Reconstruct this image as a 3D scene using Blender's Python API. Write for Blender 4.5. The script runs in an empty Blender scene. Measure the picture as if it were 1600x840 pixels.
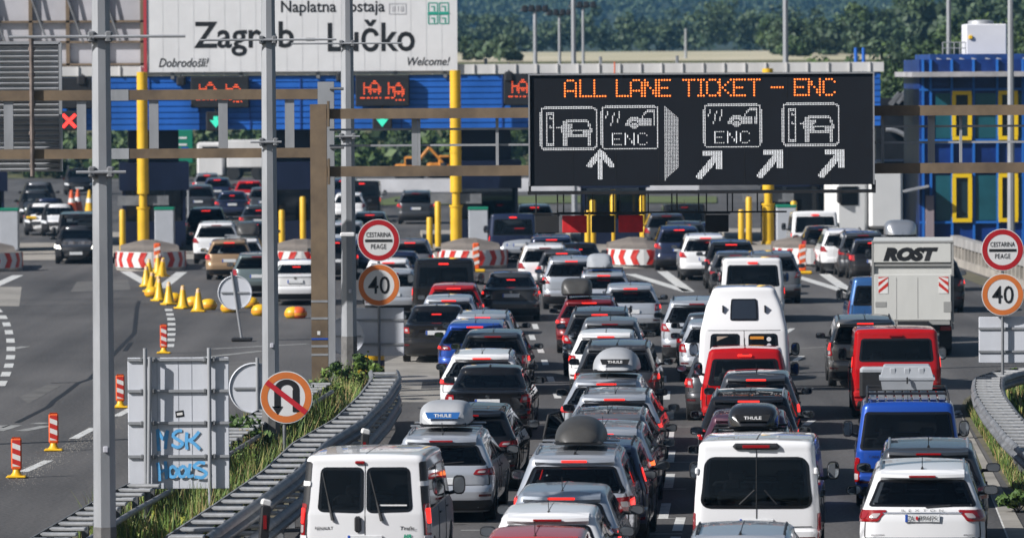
import bpy, math, random
from mathutils import Vector, Matrix, noise
PI = math.pi
R = math.radians
random.seed(7)
sc = bpy.context.scene
COL = sc.collection

# ---------------------------------------------------------------- camera
FPX, CAMH, YH, ROLL = 9000.0, 7.6, 115.0, R(0.33)
_p = math.atan((420 - YH) / FPX)
F_ = Vector((0, math.cos(_p), -math.sin(_p)))
_r, _u = Vector((1, 0, 0)), Vector((0, math.sin(_p), math.cos(_p)))
R_ = _r * math.cos(ROLL) - _u * math.sin(ROLL)
U_ = _u * math.cos(ROLL) + _r * math.sin(ROLL)
EYE = Vector((0, 0, CAMH))
cam = bpy.data.cameras.new('camera')
cam_o = bpy.data.objects.new('camera', cam)
COL.objects.link(cam_o)
mw = Matrix((R_, U_, -F_)).transposed().to_4x4()
mw.translation = EYE
cam_o.matrix_world = mw
cam.sensor_width = 36.0
cam.lens = FPX / 1600 * 36
cam.clip_start = 1.0
cam.clip_end = 9000
cam.dof.use_dof = True
cam.dof.focus_distance = 105
cam.dof.aperture_fstop = 3.3
sc.camera = cam_o

# ---------------------------------------------------------------- world, sun, exposure
SUN = Vector((-0.80, -0.40, 0.60)).normalized()
w = bpy.data.worlds.new('World'); sc.world = w; w.use_nodes = True
nt = w.node_tree; nt.nodes.clear()
sky = nt.nodes.new('ShaderNodeTexSky'); sky.sky_type = 'NISHITA'; sky.sun_disc = False
sky.sun_elevation = math.asin(SUN.z); sky.sun_rotation = math.atan2(SUN.x, SUN.y) % (2 * PI)
sky.dust_density = 1.5
bg = nt.nodes.new('ShaderNodeBackground'); bg.inputs[1].default_value = 0.05
out = nt.nodes.new('ShaderNodeOutputWorld')
nt.links.new(sky.outputs[0], bg.inputs[0]); nt.links.new(bg.outputs[0], out.inputs[0])
sl = bpy.data.lights.new('sun', 'SUN'); sl.energy = 5.0; sl.angle = R(0.5); sl.color = (1.0, 0.975, 0.95)
so = bpy.data.objects.new('sun', sl); COL.objects.link(so)
so.rotation_euler = SUN.to_track_quat('Z', 'Y').to_euler()
sc.view_settings.view_transform = 'Standard'
sc.view_settings.look = 'None'
sc.view_settings.exposure = 0.3
sc.view_settings.gamma = 1
sc.render.engine = 'CYCLES'
sc.cycles.use_denoising = True
sc.cycles.max_bounces = 6
sc.cycles.diffuse_bounces = 1
sc.cycles.glossy_bounces = 3
sc.cycles.transparent_max_bounces = 12
sc.cycles.volume_bounces = 0
sc.cycles.caustics_reflective = False
sc.cycles.caustics_refractive = False

# ---------------------------------------------------------------- pixel (1600x840) -> world
def ray(px, py):
    return F_ + R_ * ((px - 800) / FPX) + U_ * ((420 - py) / FPX)
def gp(px, py, z=0.0):
    d = ray(px, py); return EYE + d * ((z - CAMH) / d.z)
def at(px, py, Y):
    d = ray(px, py); return EYE + d * (Y / d.y)
def zs(s): return FPX / s            # depth from pixels per metre

# ---------------------------------------------------------------- materials
MATS = {}
def mat(key, col, rough=0.6, metal=0.0, var=0.0, scale=3.0, coat=0.0, emit=None, estr=0.0, bump=0.0, spec=0.5, stretch=None, alt=None):
    if key in MATS: return MATS[key]
    m = bpy.data.materials.new(key); m.use_nodes = True
    t = m.node_tree; b = t.nodes['Principled BSDF']
    b.inputs['Base Color'].default_value = (*col, 1); b.inputs['Roughness'].default_value = rough
    b.inputs['Metallic'].default_value = metal; b.inputs['Coat Weight'].default_value = coat
    b.inputs['Coat Roughness'].default_value = 0.06
    b.inputs['Specular IOR Level'].default_value = spec
    if emit:
        b.inputs['Emission Color'].default_value = (*emit, 1); b.inputs['Emission Strength'].default_value = estr
    if var > 0 or bump > 0:
        tc = t.nodes.new('ShaderNodeTexCoord'); mp = t.nodes.new('ShaderNodeMapping')
        t.links.new(tc.outputs['Object'], mp.inputs[0])
        if stretch: mp.inputs['Scale'].default_value = stretch
        n = t.nodes.new('ShaderNodeTexNoise'); n.inputs['Scale'].default_value = scale
        n.inputs['Detail'].default_value = 8; n.inputs['Roughness'].default_value = 0.65
        t.links.new(mp.outputs[0], n.inputs['Vector'])
        if var > 0:
            r = t.nodes.new('ShaderNodeValToRGB')
            r.color_ramp.elements[0].position = 0.3; r.color_ramp.elements[1].position = 0.7
            a = alt or tuple(c * (1 - var) for c in col)
            r.color_ramp.elements[0].color = (*a, 1)
            r.color_ramp.elements[1].color = (*tuple(min(1, c * (1 + var * .6)) for c in col), 1)
            t.links.new(n.outputs['Fac'], r.inputs[0]); t.links.new(r.outputs[0], b.inputs['Base Color'])
            mr = t.nodes.new('ShaderNodeMapRange'); mr.inputs[3].default_value = max(0, rough - .08); mr.inputs[4].default_value = min(1, rough + .1)
            t.links.new(n.outputs['Fac'], mr.inputs[0]); t.links.new(mr.outputs[0], b.inputs['Roughness'])
        if bump > 0:
            bp = t.nodes.new('ShaderNodeBump'); bp.inputs['Strength'].default_value = bump; bp.inputs['Distance'].default_value = 0.02
            t.links.new(n.outputs['Fac'], bp.inputs['Height']); t.links.new(bp.outputs[0], b.inputs['Normal'])
    MATS[key] = m
    return m

def paint(key, col, metal=0.0, rough=0.32):
    k = 'paint_' + key
    if k in MATS: return MATS[k]
    m = bpy.data.materials.new(k); m.use_nodes = True
    t = m.node_tree; b = t.nodes['Principled BSDF']
    b.inputs['Roughness'].default_value = rough; b.inputs['Metallic'].default_value = metal
    b.inputs['Coat Weight'].default_value = 1.0; b.inputs['Coat Roughness'].default_value = 0.03
    if metal < .1: b.inputs['Specular IOR Level'].default_value = 0.0
    tc = t.nodes.new('ShaderNodeTexCoord'); n = t.nodes.new('ShaderNodeTexNoise')
    n.inputs['Scale'].default_value = 2.2; n.inputs['Detail'].default_value = 7
    t.links.new(tc.outputs['Object'], n.inputs['Vector'])
    sep = t.nodes.new('ShaderNodeSeparateXYZ'); t.links.new(tc.outputs['Object'], sep.inputs[0])
    # road dust that gathers on the lower panels, broken up by noise
    mr = t.nodes.new('ShaderNodeMapRange'); mr.inputs[1].default_value = 0.85; mr.inputs[2].default_value = 0.25
    mr.inputs[3].default_value = 0.01; mr.inputs[4].default_value = 0.24
    t.links.new(sep.outputs[2], mr.inputs[0])
    mu = t.nodes.new('ShaderNodeMath'); mu.operation = 'MULTIPLY'
    t.links.new(mr.outputs[0], mu.inputs[0]); t.links.new(n.outputs['Fac'], mu.inputs[1])
    mx = t.nodes.new('ShaderNodeMix'); mx.data_type = 'RGBA'
    mx.inputs[6].default_value = (*col, 1); mx.inputs[7].default_value = (.22, .2, .175, 1)
    t.links.new(mu.outputs[0], mx.inputs[0]); t.links.new(mx.outputs[2], b.inputs['Base Color'])
    # the inner side of the shell is dark trim
    g = t.nodes.new('ShaderNodeNewGeometry'); d = t.nodes.new('ShaderNodeBsdfDiffuse'); d.inputs[0].default_value = (.035, .035, .038, 1)
    ms = t.nodes.new('ShaderNodeMixShader')
    t.links.new(g.outputs['Backfacing'], ms.inputs[0]); t.links.new(b.outputs[0], ms.inputs[1]); t.links.new(d.outputs[0], ms.inputs[2])
    t.links.new(ms.outputs[0], t.nodes['Material Output'].inputs[0])
    MATS[k] = m
    return m

def glass(key, tint, ior=1.5):
    m = bpy.data.materials.new(key); m.use_nodes = True; t = m.node_tree; t.nodes.clear()
    o = t.nodes.new('ShaderNodeOutputMaterial'); tr = t.nodes.new('ShaderNodeBsdfTransparent'); gl = t.nodes.new('ShaderNodeBsdfGlossy')
    fr = t.nodes.new('ShaderNodeFresnel'); ms = t.nodes.new('ShaderNodeMixShader')
    tr.inputs[0].default_value = (*tint, 1); gl.inputs['Roughness'].default_value = 0.03; fr.inputs[0].default_value = ior
    t.links.new(fr.outputs[0], ms.inputs[0]); t.links.new(tr.outputs[0], ms.inputs[1]); t.links.new(gl.outputs[0], ms.inputs[2])
    t.links.new(ms.outputs[0], o.inputs[0])
    MATS[key] = m
    return m

GLASS_DARK = glass('tinted_glass', (.24, .26, .28))
GLASS_CLEAR = glass('clear_glass', (.62, .66, .66))
FRIT = mat('window_border', (.008, .008, .009), .15)
BLACK = mat('black_plastic', (.018, .018, .02), .5, var=.3, scale=6)
TRIM = mat('dark_trim', (.025, .025, .027), .45)
RUBBER = mat('tyre_rubber', (.02, .02, .02), .85, var=.4, scale=12)
RIM = mat('alloy_rim', (.45, .46, .48), .3, .9)
SEAT = mat('seat_cloth', (.03, .03, .034), .9)
RED_LENS = mat('red_lens', (.28, .006, .008), .12, coat=1)
RED_DARK = mat('dark_red_lens', (.09, .004, .006), .1, coat=1)
LIT = mat('lit_brake_lamp', (.6, .02, .02), .3, emit=(1.0, .03, .02), estr=1.25)
LIT_AMBER = mat('lit_amber_lamp', (.6, .2, .05), .3, emit=(1.0, .16, .04), estr=1.6)
CLEAR_LENS = mat('clear_lens', (.42, .36, .36), .12, coat=1)
PLATE = mat('plate_white', (.72, .73, .74), .4, var=.12, scale=20)
PLATE_BLUE = mat('plate_blue', (.02, .08, .4), .4)
CHROME = mat('chrome', (.75, .76, .78), .12, 1)
SILVER_RAIL = mat('silver_rail', (.6, .61, .63), .3, .8)
MIRROR = mat('mirror_glass', (.55, .60, .65), .04, 1)
HEAD = mat('headlight_lens', (.7, .72, .75), .1, coat=1)
HEAD_LIT = mat('headlight_lit', (.9, .9, .85), .2, emit=(1, .95, .8), estr=4)
SEAM = mat('panel_seam', (.012, .012, .013), .7)
def galv(key, c=.42, var=.22, scale=1.2, st=(1, 1, .25)):
    return mat(key, (c * .97, c, c * 1.05), .5, .25, var=var, scale=scale, stretch=st)
GALV = galv('galvanised_steel', .38, .3)
GALV_D = galv('weathered_galvanised', .22, .35, 2.0, (1, 1, 1))
RAILM = galv('guardrail_steel', .23, .6, 2.6, (1, 1, 1))
RUST = mat('rusty_brown_steel', (.19, .137, .085), .7, .05, var=.4, scale=1.8, stretch=(.6, 1, .5), alt=(.10, .072, .048))
WHITE = mat('white_sheet', (.75, .75, .76), .45, var=.08, scale=.8)
ALU = mat('sign_back_aluminium', (.66, .68, .73), .45, 0, var=.10, scale=1.5, stretch=(1, 1, .4))

# ---------------------------------------------------------------- mesh builder
class MB:
    def __init__(s): s.v, s.f, s.m = [], [], []
    def add(s, vs, fs, mi=0):
        o = len(s.v); s.v += [tuple(v) for v in vs]
        for f in fs: s.f.append(tuple(i + o for i in f)); s.m.append(mi)
        return s
    def box(s, c, d, mi=0, rot=None):
        vs = []
        for z in (-.5, .5):
            for x, y in ((-.5, -.5), (.5, -.5), (.5, .5), (-.5, .5)):
                p = Vector((x * d[0], y * d[1], z * d[2]))
                if rot: p = rot @ p
                vs.append(p + Vector(c))
        return s.add(vs, [(3, 2, 1, 0), (4, 5, 6, 7), (0, 1, 5, 4), (1, 2, 6, 5), (2, 3, 7, 6), (3, 0, 4, 7)], mi)
    def rbox(s, c, d, b, mi=0, rot=None):
        # box with chamfered edges
        x, y, z = d[0] / 2, d[1] / 2, d[2] / 2
        def ring(ix, iz):
            X, Y = x - ix, y - ix
            k = min(b, X * .9, Y * .9)
            return [(-X + k, -Y, iz), (X - k, -Y, iz), (X, -Y + k, iz), (X, Y - k, iz), (X - k, Y, iz), (-X + k, Y, iz), (-X, Y - k, iz), (-X, -Y + k, iz)]
        vs = []
        for r in (ring(b, -z), ring(0, -z + b), ring(0, z - b), ring(b, z)):
            for p in r:
                p = Vector(p)
                if rot: p = rot @ p
                vs.append(p + Vector(c))
        fs = [tuple(range(7, -1, -1)), tuple(range(24, 32))]
        for k in range(3):
            for i in range(8):
                j = (i + 1) % 8
                fs.append((k * 8 + i, k * 8 + j, k * 8 + 8 + j, k * 8 + 8 + i))
        return s.add(vs, fs, mi)
    def tube(s, p0, p1, r, n=8, mi=0, r1=None, cap=True, ph=0.0):
        p0, p1 = Vector(p0), Vector(p1); r1 = r if r1 is None else r1
        d = (p1 - p0).normalized()
        a = d.orthogonal().normalized()
        if abs(d.z) > .9: a = Vector((1, 0, 0)); a = (a - d * a.dot(d)).normalized()
        b = d.cross(a)
        vs = []
        for p, q in ((p0, r), (p1, r1)):
            for i in range(n):
                t = 2 * PI * i / n + ph
                vs.append(p + (a * math.cos(t) + b * math.sin(t)) * q)
        fs = [(i, (i + 1) % n, n + (i + 1) % n, n + i) for i in range(n)]
        if cap: fs += [tuple(range(n - 1, -1, -1)), tuple(range(n, 2 * n))]
        return s.add(vs, fs, mi)
    def path(s, pts, r, n=6, mi=0):
        for a, b in zip(pts[:-1], pts[1:]): s.tube(a, b, r, n, mi)
        return s
    def lathe(s, prof, c=(0, 0, 0), n=24, axis='Z', mi=0):
        vs = []
        for rr, h in prof:
            for i in range(n):
                t = 2 * PI * i / n
                a, b = rr * math.cos(t), rr * math.sin(t)
                p = {'Z': (a, b, h), 'Y': (a, h, b), 'X': (h, a, b)}[axis]
                vs.append((p[0] + c[0], p[1] + c[1], p[2] + c[2]))
        fs = []
        for k in range(len(prof) - 1):
            for i in range(n):
                j = (i + 1) % n
                fs.append((k * n + i, k * n + j, (k + 1) * n + j, (k + 1) * n + i))
        return s.add(vs, fs, mi)
    def prism(s, poly, y0, y1, mi=0):
        # polygon in XZ (ccw seen from the camera, i.e. from -Y), from y0 (front) to y1
        n = len(poly)
        vs = [(x, y0, z) for x, z in poly] + [(x, y1, z) for x, z in poly]
        fs = [tuple(range(n)), tuple(range(2 * n - 1, n - 1, -1))] + [(i + n, (i + 1) % n + n, (i + 1) % n, i) for i in range(n)]
        return s.add(vs, fs, mi)
    def mesh(s, name, mats, smooth=None):
        me = bpy.data.meshes.new(name)
        me.from_pydata(s.v, [], s.f)
        for m in (mats if isinstance(mats, (list, tuple)) else [mats]): me.materials.append(m)
        me.polygons.foreach_set('material_index', s.m)
        if smooth is not None:
            me.polygons.foreach_set('use_smooth', [True] * len(s.f))
            me.set_sharp_from_angle(angle=R(smooth))
        me.update()
        return me
    def build(s, name, mats, parent=None, smooth=None, loc=None):
        return link(name, s.mesh(name, mats, smooth), parent, loc)

def link(name, me, parent=None, loc=None, rot=None):
    o = bpy.data.objects.new(name, me); COL.objects.link(o)
    if parent is not None: o.parent = parent
    if loc is not None: o.location = loc
    if rot is not None: o.rotation_euler = rot
    return o
def tag(o, label=None, cat=None, group=None, kind=None):
    if label: o['label'] = label
    if cat: o['category'] = cat
    if group: o['group'] = group
    if kind: o['kind'] = kind
    return o
def thing(name, label, cat, loc=(0, 0, 0), rz=0.0, group=None):
    o = bpy.data.objects.new(name, None); COL.objects.link(o)
    o.location = loc; o.rotation_euler = (0, 0, rz)
    return tag(o, label, cat, group)
def dup(root, loc, label=None, rz=None, skip=()):
    def cp(o, par):
        c = o.copy(); COL.objects.link(c)
        if par is not None: c.parent = par
        for ch in list(o.children): cp(ch, c)
        return c
    c = cp(root, None); c.location = loc
    if rz is not None: c.rotation_euler = (0, 0, rz)
    if label: c['label'] = label
    return c

def text_mesh(body, w=None, h=None, bold=0.0, shear=0.0, depth=0.004, m=None, spacing=1.0):
    cu = bpy.data.curves.new('lettering', 'FONT'); cu.body = body; cu.offset = bold; cu.shear = shear
    cu.resolution_u = 3; cu.space_character = spacing
    ob = bpy.data.objects.new('lettering', cu)
    me = bpy.data.meshes.new_from_object(ob)
    bpy.data.objects.remove(ob)
    xs = [v.co.x for v in me.vertices]; ys = [v.co.y for v in me.vertices]
    x0, x1, y0, y1 = min(xs), max(xs), min(ys), max(ys)
    sx = w / (x1 - x0) if w else None; sy = h / (y1 - y0) if h else None
    sx = sx or sy; sy = sy or sx
    for v in me.vertices:
        v.co = ((v.co.x - (x0 + x1) / 2) * sx, 0, (v.co.y - (y0 + y1) / 2) * sy)
    me.materials.clear()
    me.materials.append(m)
    for p in me.polygons: p.material_index = 0
    return me
def text(body, loc, w, h, m, parent=None, name='lettering', bold=0.0, shear=0.0, rot=None, spacing=1.0):
    o = link(name, text_mesh(body, w, h, bold, shear, m=m, spacing=spacing), parent, loc, rot)
    return o

def interp(prof, z):
    if z <= prof[0][0]: return prof[0][1]
    for (a, p), (b, q) in zip(prof[:-1], prof[1:]):
        if z <= b: return p + (q - p) * (z - a) / max(1e-9, b - a)
    return prof[-1][1]
# ---------------------------------------------------------------- vehicles: one surface model, many bodies
class Shape:
    def __init__(s, L, W, H, B, rear, front, hwp, rrl=.30, rrc=.17, rf=.42, bow=.07, drop=.13, zt=None, rnd=.12, wr=.32, ywr=.82, yfw=None, crown=.02, pk=.46):
        s.pk = pk
        s.L, s.W, s.H, s.B, s.rear, s.front, s.hwp = L, W, H, B, rear, front, hwp
        s.rrl, s.rrc, s.rfl, s.bow, s.drop = rrl, rrc, rf, bow, drop
        s.rnd = rnd; s.zt = zt or H - rnd; s.wr = wr; s.ywr = ywr; s.yfw = yfw or L - .88; s.crown = crown
    def ring(s, z):
        k = min(1, max(0, (z - s.B + .1) / .25))
        return dict(z=z, yr=interp(s.rear, z), yf=interp(s.front, z), hw=interp(s.hwp, z) * s.W / 2,
                    rr=s.rrl + (s.rrc - s.rrl) * k, rf=s.rfl + (.22 - s.rfl) * k, bow=s.bow)
    def pt(s, g, kind, t, sign=1):
        hw, rr, rf = g['hw'], min(g['rr'], g['hw'] * .8), min(g['rf'], g['hw'] * .8)
        y0 = g['yr'] + g['bow'] * ((hw - rr) / max(hw, .01)) ** 2
        if kind == 'r': x = t * (hw - rr); y = g['yr'] + g['bow'] * (x / max(hw, .01)) ** 2
        elif kind == 'c': x = hw - rr + rr * math.sin(t * PI / 2); y = y0 + rr * (1 - math.cos(t * PI / 2))
        elif kind == 's': x = hw; a, b = y0 + rr, g['yf'] - rf; y = a + (b - a) * t
        elif kind == 'd': x = hw - rf + rf * math.cos(t * PI / 2); y = g['yf'] - rf + rf * math.sin(t * PI / 2)
        else: x = (1 - t) * (hw - rf); y = g['yf'] + .08 * (1 - (x / max(hw - rf, .01)) ** 2)
        return s.bend((sign * x, y, g['z']))
    def bend(s, p):
        k = min(1, max(0, (p[2] - s.B) / (s.H - s.B)))
        q = (p[1] - s.L * s.pk) / (s.L / 2)
        return Vector((p[0], p[1], p[2] - s.drop * k * q * q))
    def us(s, g):
        rr = min(g['rr'], g['hw'] * .8); return g['hw'] - rr, rr * PI / 2
    def rear_pt(s, f, z):          # f: share of the way from the rear centre to the end of the rear corner (>1 runs on along the side)
        g = s.ring(z); a, b = s.us(g); u = abs(f) * (a + b); sg = 1 if f >= 0 else -1
        if u <= a: return s.pt(g, 'r', u / a, sg)
        if u <= a + b: return s.pt(g, 'c', (u - a) / b, sg)
        p0 = s.pt(g, 's', 0, sg); L = s.pt(g, 's', 1, sg).y - p0.y
        return s.pt(g, 's', (u - a - b) / L, sg)
    def front_pt(s, f, z):
        g = s.ring(z); rf = min(g['rf'], g['hw'] * .8); a, b = g['hw'] - rf, rf * PI / 2; u = abs(f) * (a + b); sg = 1 if f >= 0 else -1
        if u <= a: return s.pt(g, 'f', 1 - u / a, sg)
        if u <= a + b: return s.pt(g, 'd', 1 - (u - a) / b, sg)
        p1 = s.pt(g, 's', 1, sg); L = p1.y - s.pt(g, 's', 0, sg).y
        return s.pt(g, 's', 1 - (u - a - b) / L, sg)
    def side_pt(s, y, z, sg=1):
        g = s.ring(z); a, b = s.pt(g, 's', 0).y, s.pt(g, 's', 1).y
        t = (y - a) / (b - a)
        return s.pt(g, 's', t, sg)
    def roof_pt(s, x, y, up=0.0):
        p = s.bend((x, y, s.H + s.crown * (1 - (2 * x / s.W) ** 2) - .01)); p.z += up; return p

    def body(s, holes, clad=0.0):
        zs_ = {.19, .25, .31, .38, .45, .52, .58, .63, .67, .73, .8, .88, s.B - .06, s.B - .02, s.B, s.B + .03}
        zs_ |= {z for z, _ in s.rear if z <= s.zt} | {z for z, _ in s.front if z <= s.zt}
        n = 10
        zs_ |= {s.B + .03 + (s.zt - s.B - .03) * i / n for i in range(n + 1)}
        zl = sorted(z for z in zs_ if z <= s.zt + 1e-6)
        zl = [z for i, z in enumerate(zl) if i == 0 or z - zl[i - 1] > .008]
        rings = [s.ring(z) for z in zl]
        top = s.ring(s.zt)
        for k in range(1, 5):
            th = k / 4 * PI / 2; c = 1 - math.cos(th); g = dict(top)
            g['z'] = s.zt + (s.H - s.zt) * math.sin(th)
            g['hw'] = top['hw'] - s.rnd * 1.1 * c; g['yr'] = top['yr'] + s.rnd * .7 * c; g['yf'] = top['yf'] - s.rnd * .7 * c
            g['rr'] = max(.06, top['rr'] - .05 * c); g['rf'] = max(.08, top['rf'] - .05 * c)
            rings.append(g)
        last = rings[-1]
        for t in (.75, .5, .25, .01):
            g = dict(last); g['hw'] = last['hw'] * t; g['yr'] = last['yr'] + .05 * (1 - t); g['yf'] = last['yf'] - .05 * (1 - t)
            g['rr'] = last['rr'] * t; g['rf'] = last['rf'] * t; g['z'] = s.H + s.crown * (1 - t * t); g['bow'] = last['bow'] * t
            rings.append(g)
        ref = s.ring(.5); a, b = s.pt(ref, 's', 0).y, s.pt(ref, 's', 1).y
        Ra = s.wr + .055
        ys = [a]
        for yw in (s.ywr, s.yfw):
            ys += [yw + Ra * q for q in (-1, -.93, -.75, -.5, -.2, .2, .5, .75, .93, 1)]
        ys += [s.ywr + Ra + (s.yfw - s.ywr - 2 * Ra) * q for q in (.15, .3, .45, .6, .75, .9)] + [b]
        ts = sorted({min(1, max(0, (y - a) / (b - a))) for y in ys})
        half = [('r', i / 10) for i in range(11)] + [('c', i / 5) for i in range(1, 6)] + [('s', t) for t in ts[1:]] + \
               [('d', 1 - i / 4) for i in range(1, 5)] + [('f', i / 6) for i in range(1, 7)]
        half = [(k, (1 - t) if False else t) for k, t in half]
        N = len(half); V, info = [], []
        for g in rings:
            low = g['z'] < s.B
            row = []
            for sg in (1, -1):
                for k, t in (half if sg == 1 else half[1:-1][::-1]):
                    p = s.pt(g, k, t, sg)
                    if k in 'scd' and g['z'] < s.wr + Ra + .02:
                        for yw in (s.ywr, s.yfw):
                            dy = p.y - yw
                            if abs(dy) < Ra: p.z = max(p.z, s.wr + math.sqrt(Ra * Ra - dy * dy))
                    row.append((p, k, sg, g))
            V.append(row)
        M = len(V[0]); mb = MB()
        mb.v = [tuple(q[0]) for row in V for q in row]
        for i in range(len(V) - 1):
            for j in range(M):
                j2 = (j + 1) % M
                q = [V[i][j], V[i][j2], V[i + 1][j2], V[i + 1][j]]
                kinds = {x[1] for x in q}; c = sum((x[0] for x in q), Vector()) / 4
                cz = sum(x[3]['z'] for x in q) / 4
                if any(h(kinds, c, cz) for h in holes): continue
                mb.f.append((i * M + j, i * M + j2, (i + 1) * M + j2, (i + 1) * M + j))
                mb.m.append(1 if clad and max(x[0].z for x in q) < clad else 0)
        mb.box((0, s.L / 2, .34), (s.W - .55, s.L - .5, .26), 1)
        return mb

def quad_map(Q, a, b):
    (a0, z0), (a1, z1), (a2, z2), (a3, z3) = Q
    return ((a0 * (1 - a) + a1 * a) * (1 - b) + (a3 * (1 - a) + a2 * a) * b, (z0 * (1 - a) + z1 * a) * (1 - b) + (z3 * (1 - a) + z2 * a) * b)

def patch(s, fn, Q, mats, off=.006, r=.05, border=0.0, n=10, m=6, size=None, mb=None, mi=0):
    """a sheet that follows the body surface: fn maps (a, z) to a point, Q gives its four corners"""
    P = lambda a, b: fn(*quad_map(Q, a, b))
    wid = (P(1, .5) - P(0, .5)).length + 1e-6; hei = (P(.5, 1) - P(.5, 0)).length + 1e-6
    rx, rz = min(.45, r / wid), min(.45, r / hei)
    bl, al = [], []
    if border: al = [0, border / wid] + [border / wid + (1 - 2 * border / wid) * i / n for i in range(1, n)] + [1 - border / wid, 1]
    else: al = [i / n for i in range(n + 1)]
    bs = {0, 1} | {i / m for i in range(m + 1)}
    if border: bs |= {border / hei, 1 - border / hei}
    if r: bs |= {rz * q for q in (.1, .3, .6, 1)} | {1 - rz * q for q in (.1, .3, .6, 1)}
    bs = sorted(bs); bl = [b for i, b in enumerate(bs) if i == 0 or b - bs[i - 1] > 1e-4]
    rows = []
    e = 1e-3; cen = Vector((0, s.L / 2, s.H * .45))
    flip = None
    for b in bl:
        ins = 0
        if r and b < rz: q = (rz - b) / rz; ins = rx * (1 - math.sqrt(max(0, 1 - q * q)))
        if r and b > 1 - rz: q = (b - 1 + rz) / rz; ins = rx * (1 - math.sqrt(max(0, 1 - q * q)))
        row = []
        for a in al:
            A = ins + (1 - 2 * ins) * a
            p = P(A, b)
            A1, A0, b1, b0 = min(1, A + .02), max(0, A - .02), min(1, b + .02), max(0, b - .02)
            nn = (P(A1, b) - P(A0, b)).cross(P(A, b1) - P(A, b0)).normalized()
            if nn.dot(Vector((p.x - cen.x, (p.y - cen.y) * .5, (p.z - cen.z) * .3))) < 0: nn = -nn; fl = True
            else: fl = False
            if flip is None: flip = fl
            row.append((p + nn * off, p - nn * .012))
        rows.append(row)
    nb, na = len(bl), len(al)
    mb = mb or MB(); o = len(mb.v)
    mb.v += [tuple(q[0]) for row in rows for q in row]
    def face(ix, mm):
        mb.f.append(tuple(o + i for i in (ix[::-1] if flip else ix))); mb.m.append(mm)
    for i in range(nb - 1):
        for j in range(na - 1):
            edge = border and (bl[i + 1] <= border / hei + 1e-5 or bl[i] >= 1 - border / hei - 1e-5 or j == 0 or j == na - 2)
            face((i * na + j, i * na + j + 1, (i + 1) * na + j + 1, (i + 1) * na + j), mi + (1 if edge else 0))
    rim = [(0, j) for j in range(na)] + [(i, na - 1) for i in range(1, nb)] + [(nb - 1, j) for j in range(na - 2, -1, -1)] + [(i, 0) for i in range(nb - 2, 0, -1)]
    base = len(mb.v) - o
    mb.v += [tuple(rows[i][j][1]) for i, j in rim]
    for k in range(len(rim)):
        k2 = (k + 1) % len(rim); (i, j), (i2, j2) = rim[k], rim[k2]
        face((i * na + j, base + k, base + k2, i2 * na + j2), mi + (1 if border else 0))
    return mb

def hole_for(s, kind, Q, sg, mg=.03):
    z0, z1 = Q[0][1], Q[2][1]
    def test(kinds, c, cz):
        if not (z0 + mg < cz < z1 - mg): return False
        b = (cz - z0) / (z1 - z0)
        lo = Q[0][0] * (1 - b) + Q[3][0] * b; hi = Q[1][0] * (1 - b) + Q[2][0] * b
        if lo > hi: lo, hi = hi, lo
        if kind == 'side':
            return 's' in kinds and kinds <= {'s', 'c', 'd'} and c.x * sg > 0 and lo + mg + .02 < c.y < hi - mg - .02
        if kind == 'rear':
            if not kinds <= {'r', 'c'}: return False
            g = s.ring(cz); a, bb = s.us(g); x = c.x / (a + bb * .8)
            m2 = .05 / (a + bb)
            return lo + m2 < x < hi - m2
        if not kinds <= {'f', 'd'}: return False
        g = s.ring(cz); rf = g['rf']; x = c.x / (g['hw'] - rf + rf * PI / 2 * .8)
        return lo + .06 < x < hi - .06
    return test

def hwprof(B, H, roof=.76, sill=.88):
    return [(.18, sill), (.3, .96), (.5, .99), (.72, 1.0), (B - .12, .985), (B, .95), (B + .03, .935), (H - .12, roof)]

FRONT_LOW = lambda L, B, H, ws=1.95: [(.18, L - .2), (.35, L - .03), (.55, L), (.66, L - .03), (.74, L - .14), (B - .04, L - .95), (B + .02, L - 1.1), (H - .12, L - ws)]
FRONT_HIGH = lambda L, B, H, ws=1.9: [(.18, L - .18), (.35, L - .02), (.6, L), (.78, L - .04), (.88, L - .16), (B - .02, L - .95), (B + .03, L - 1.08), (H - .12, L - ws)]

def base_rear(B, H, yb, yt, yroof):
    return [(.18, .24), (.27, .09), (.40, .015), (.54, 0), (.61, .02), (.66, .065), (B - .12, yb - .04), (B, yb), (H - .12, yt)]

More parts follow.
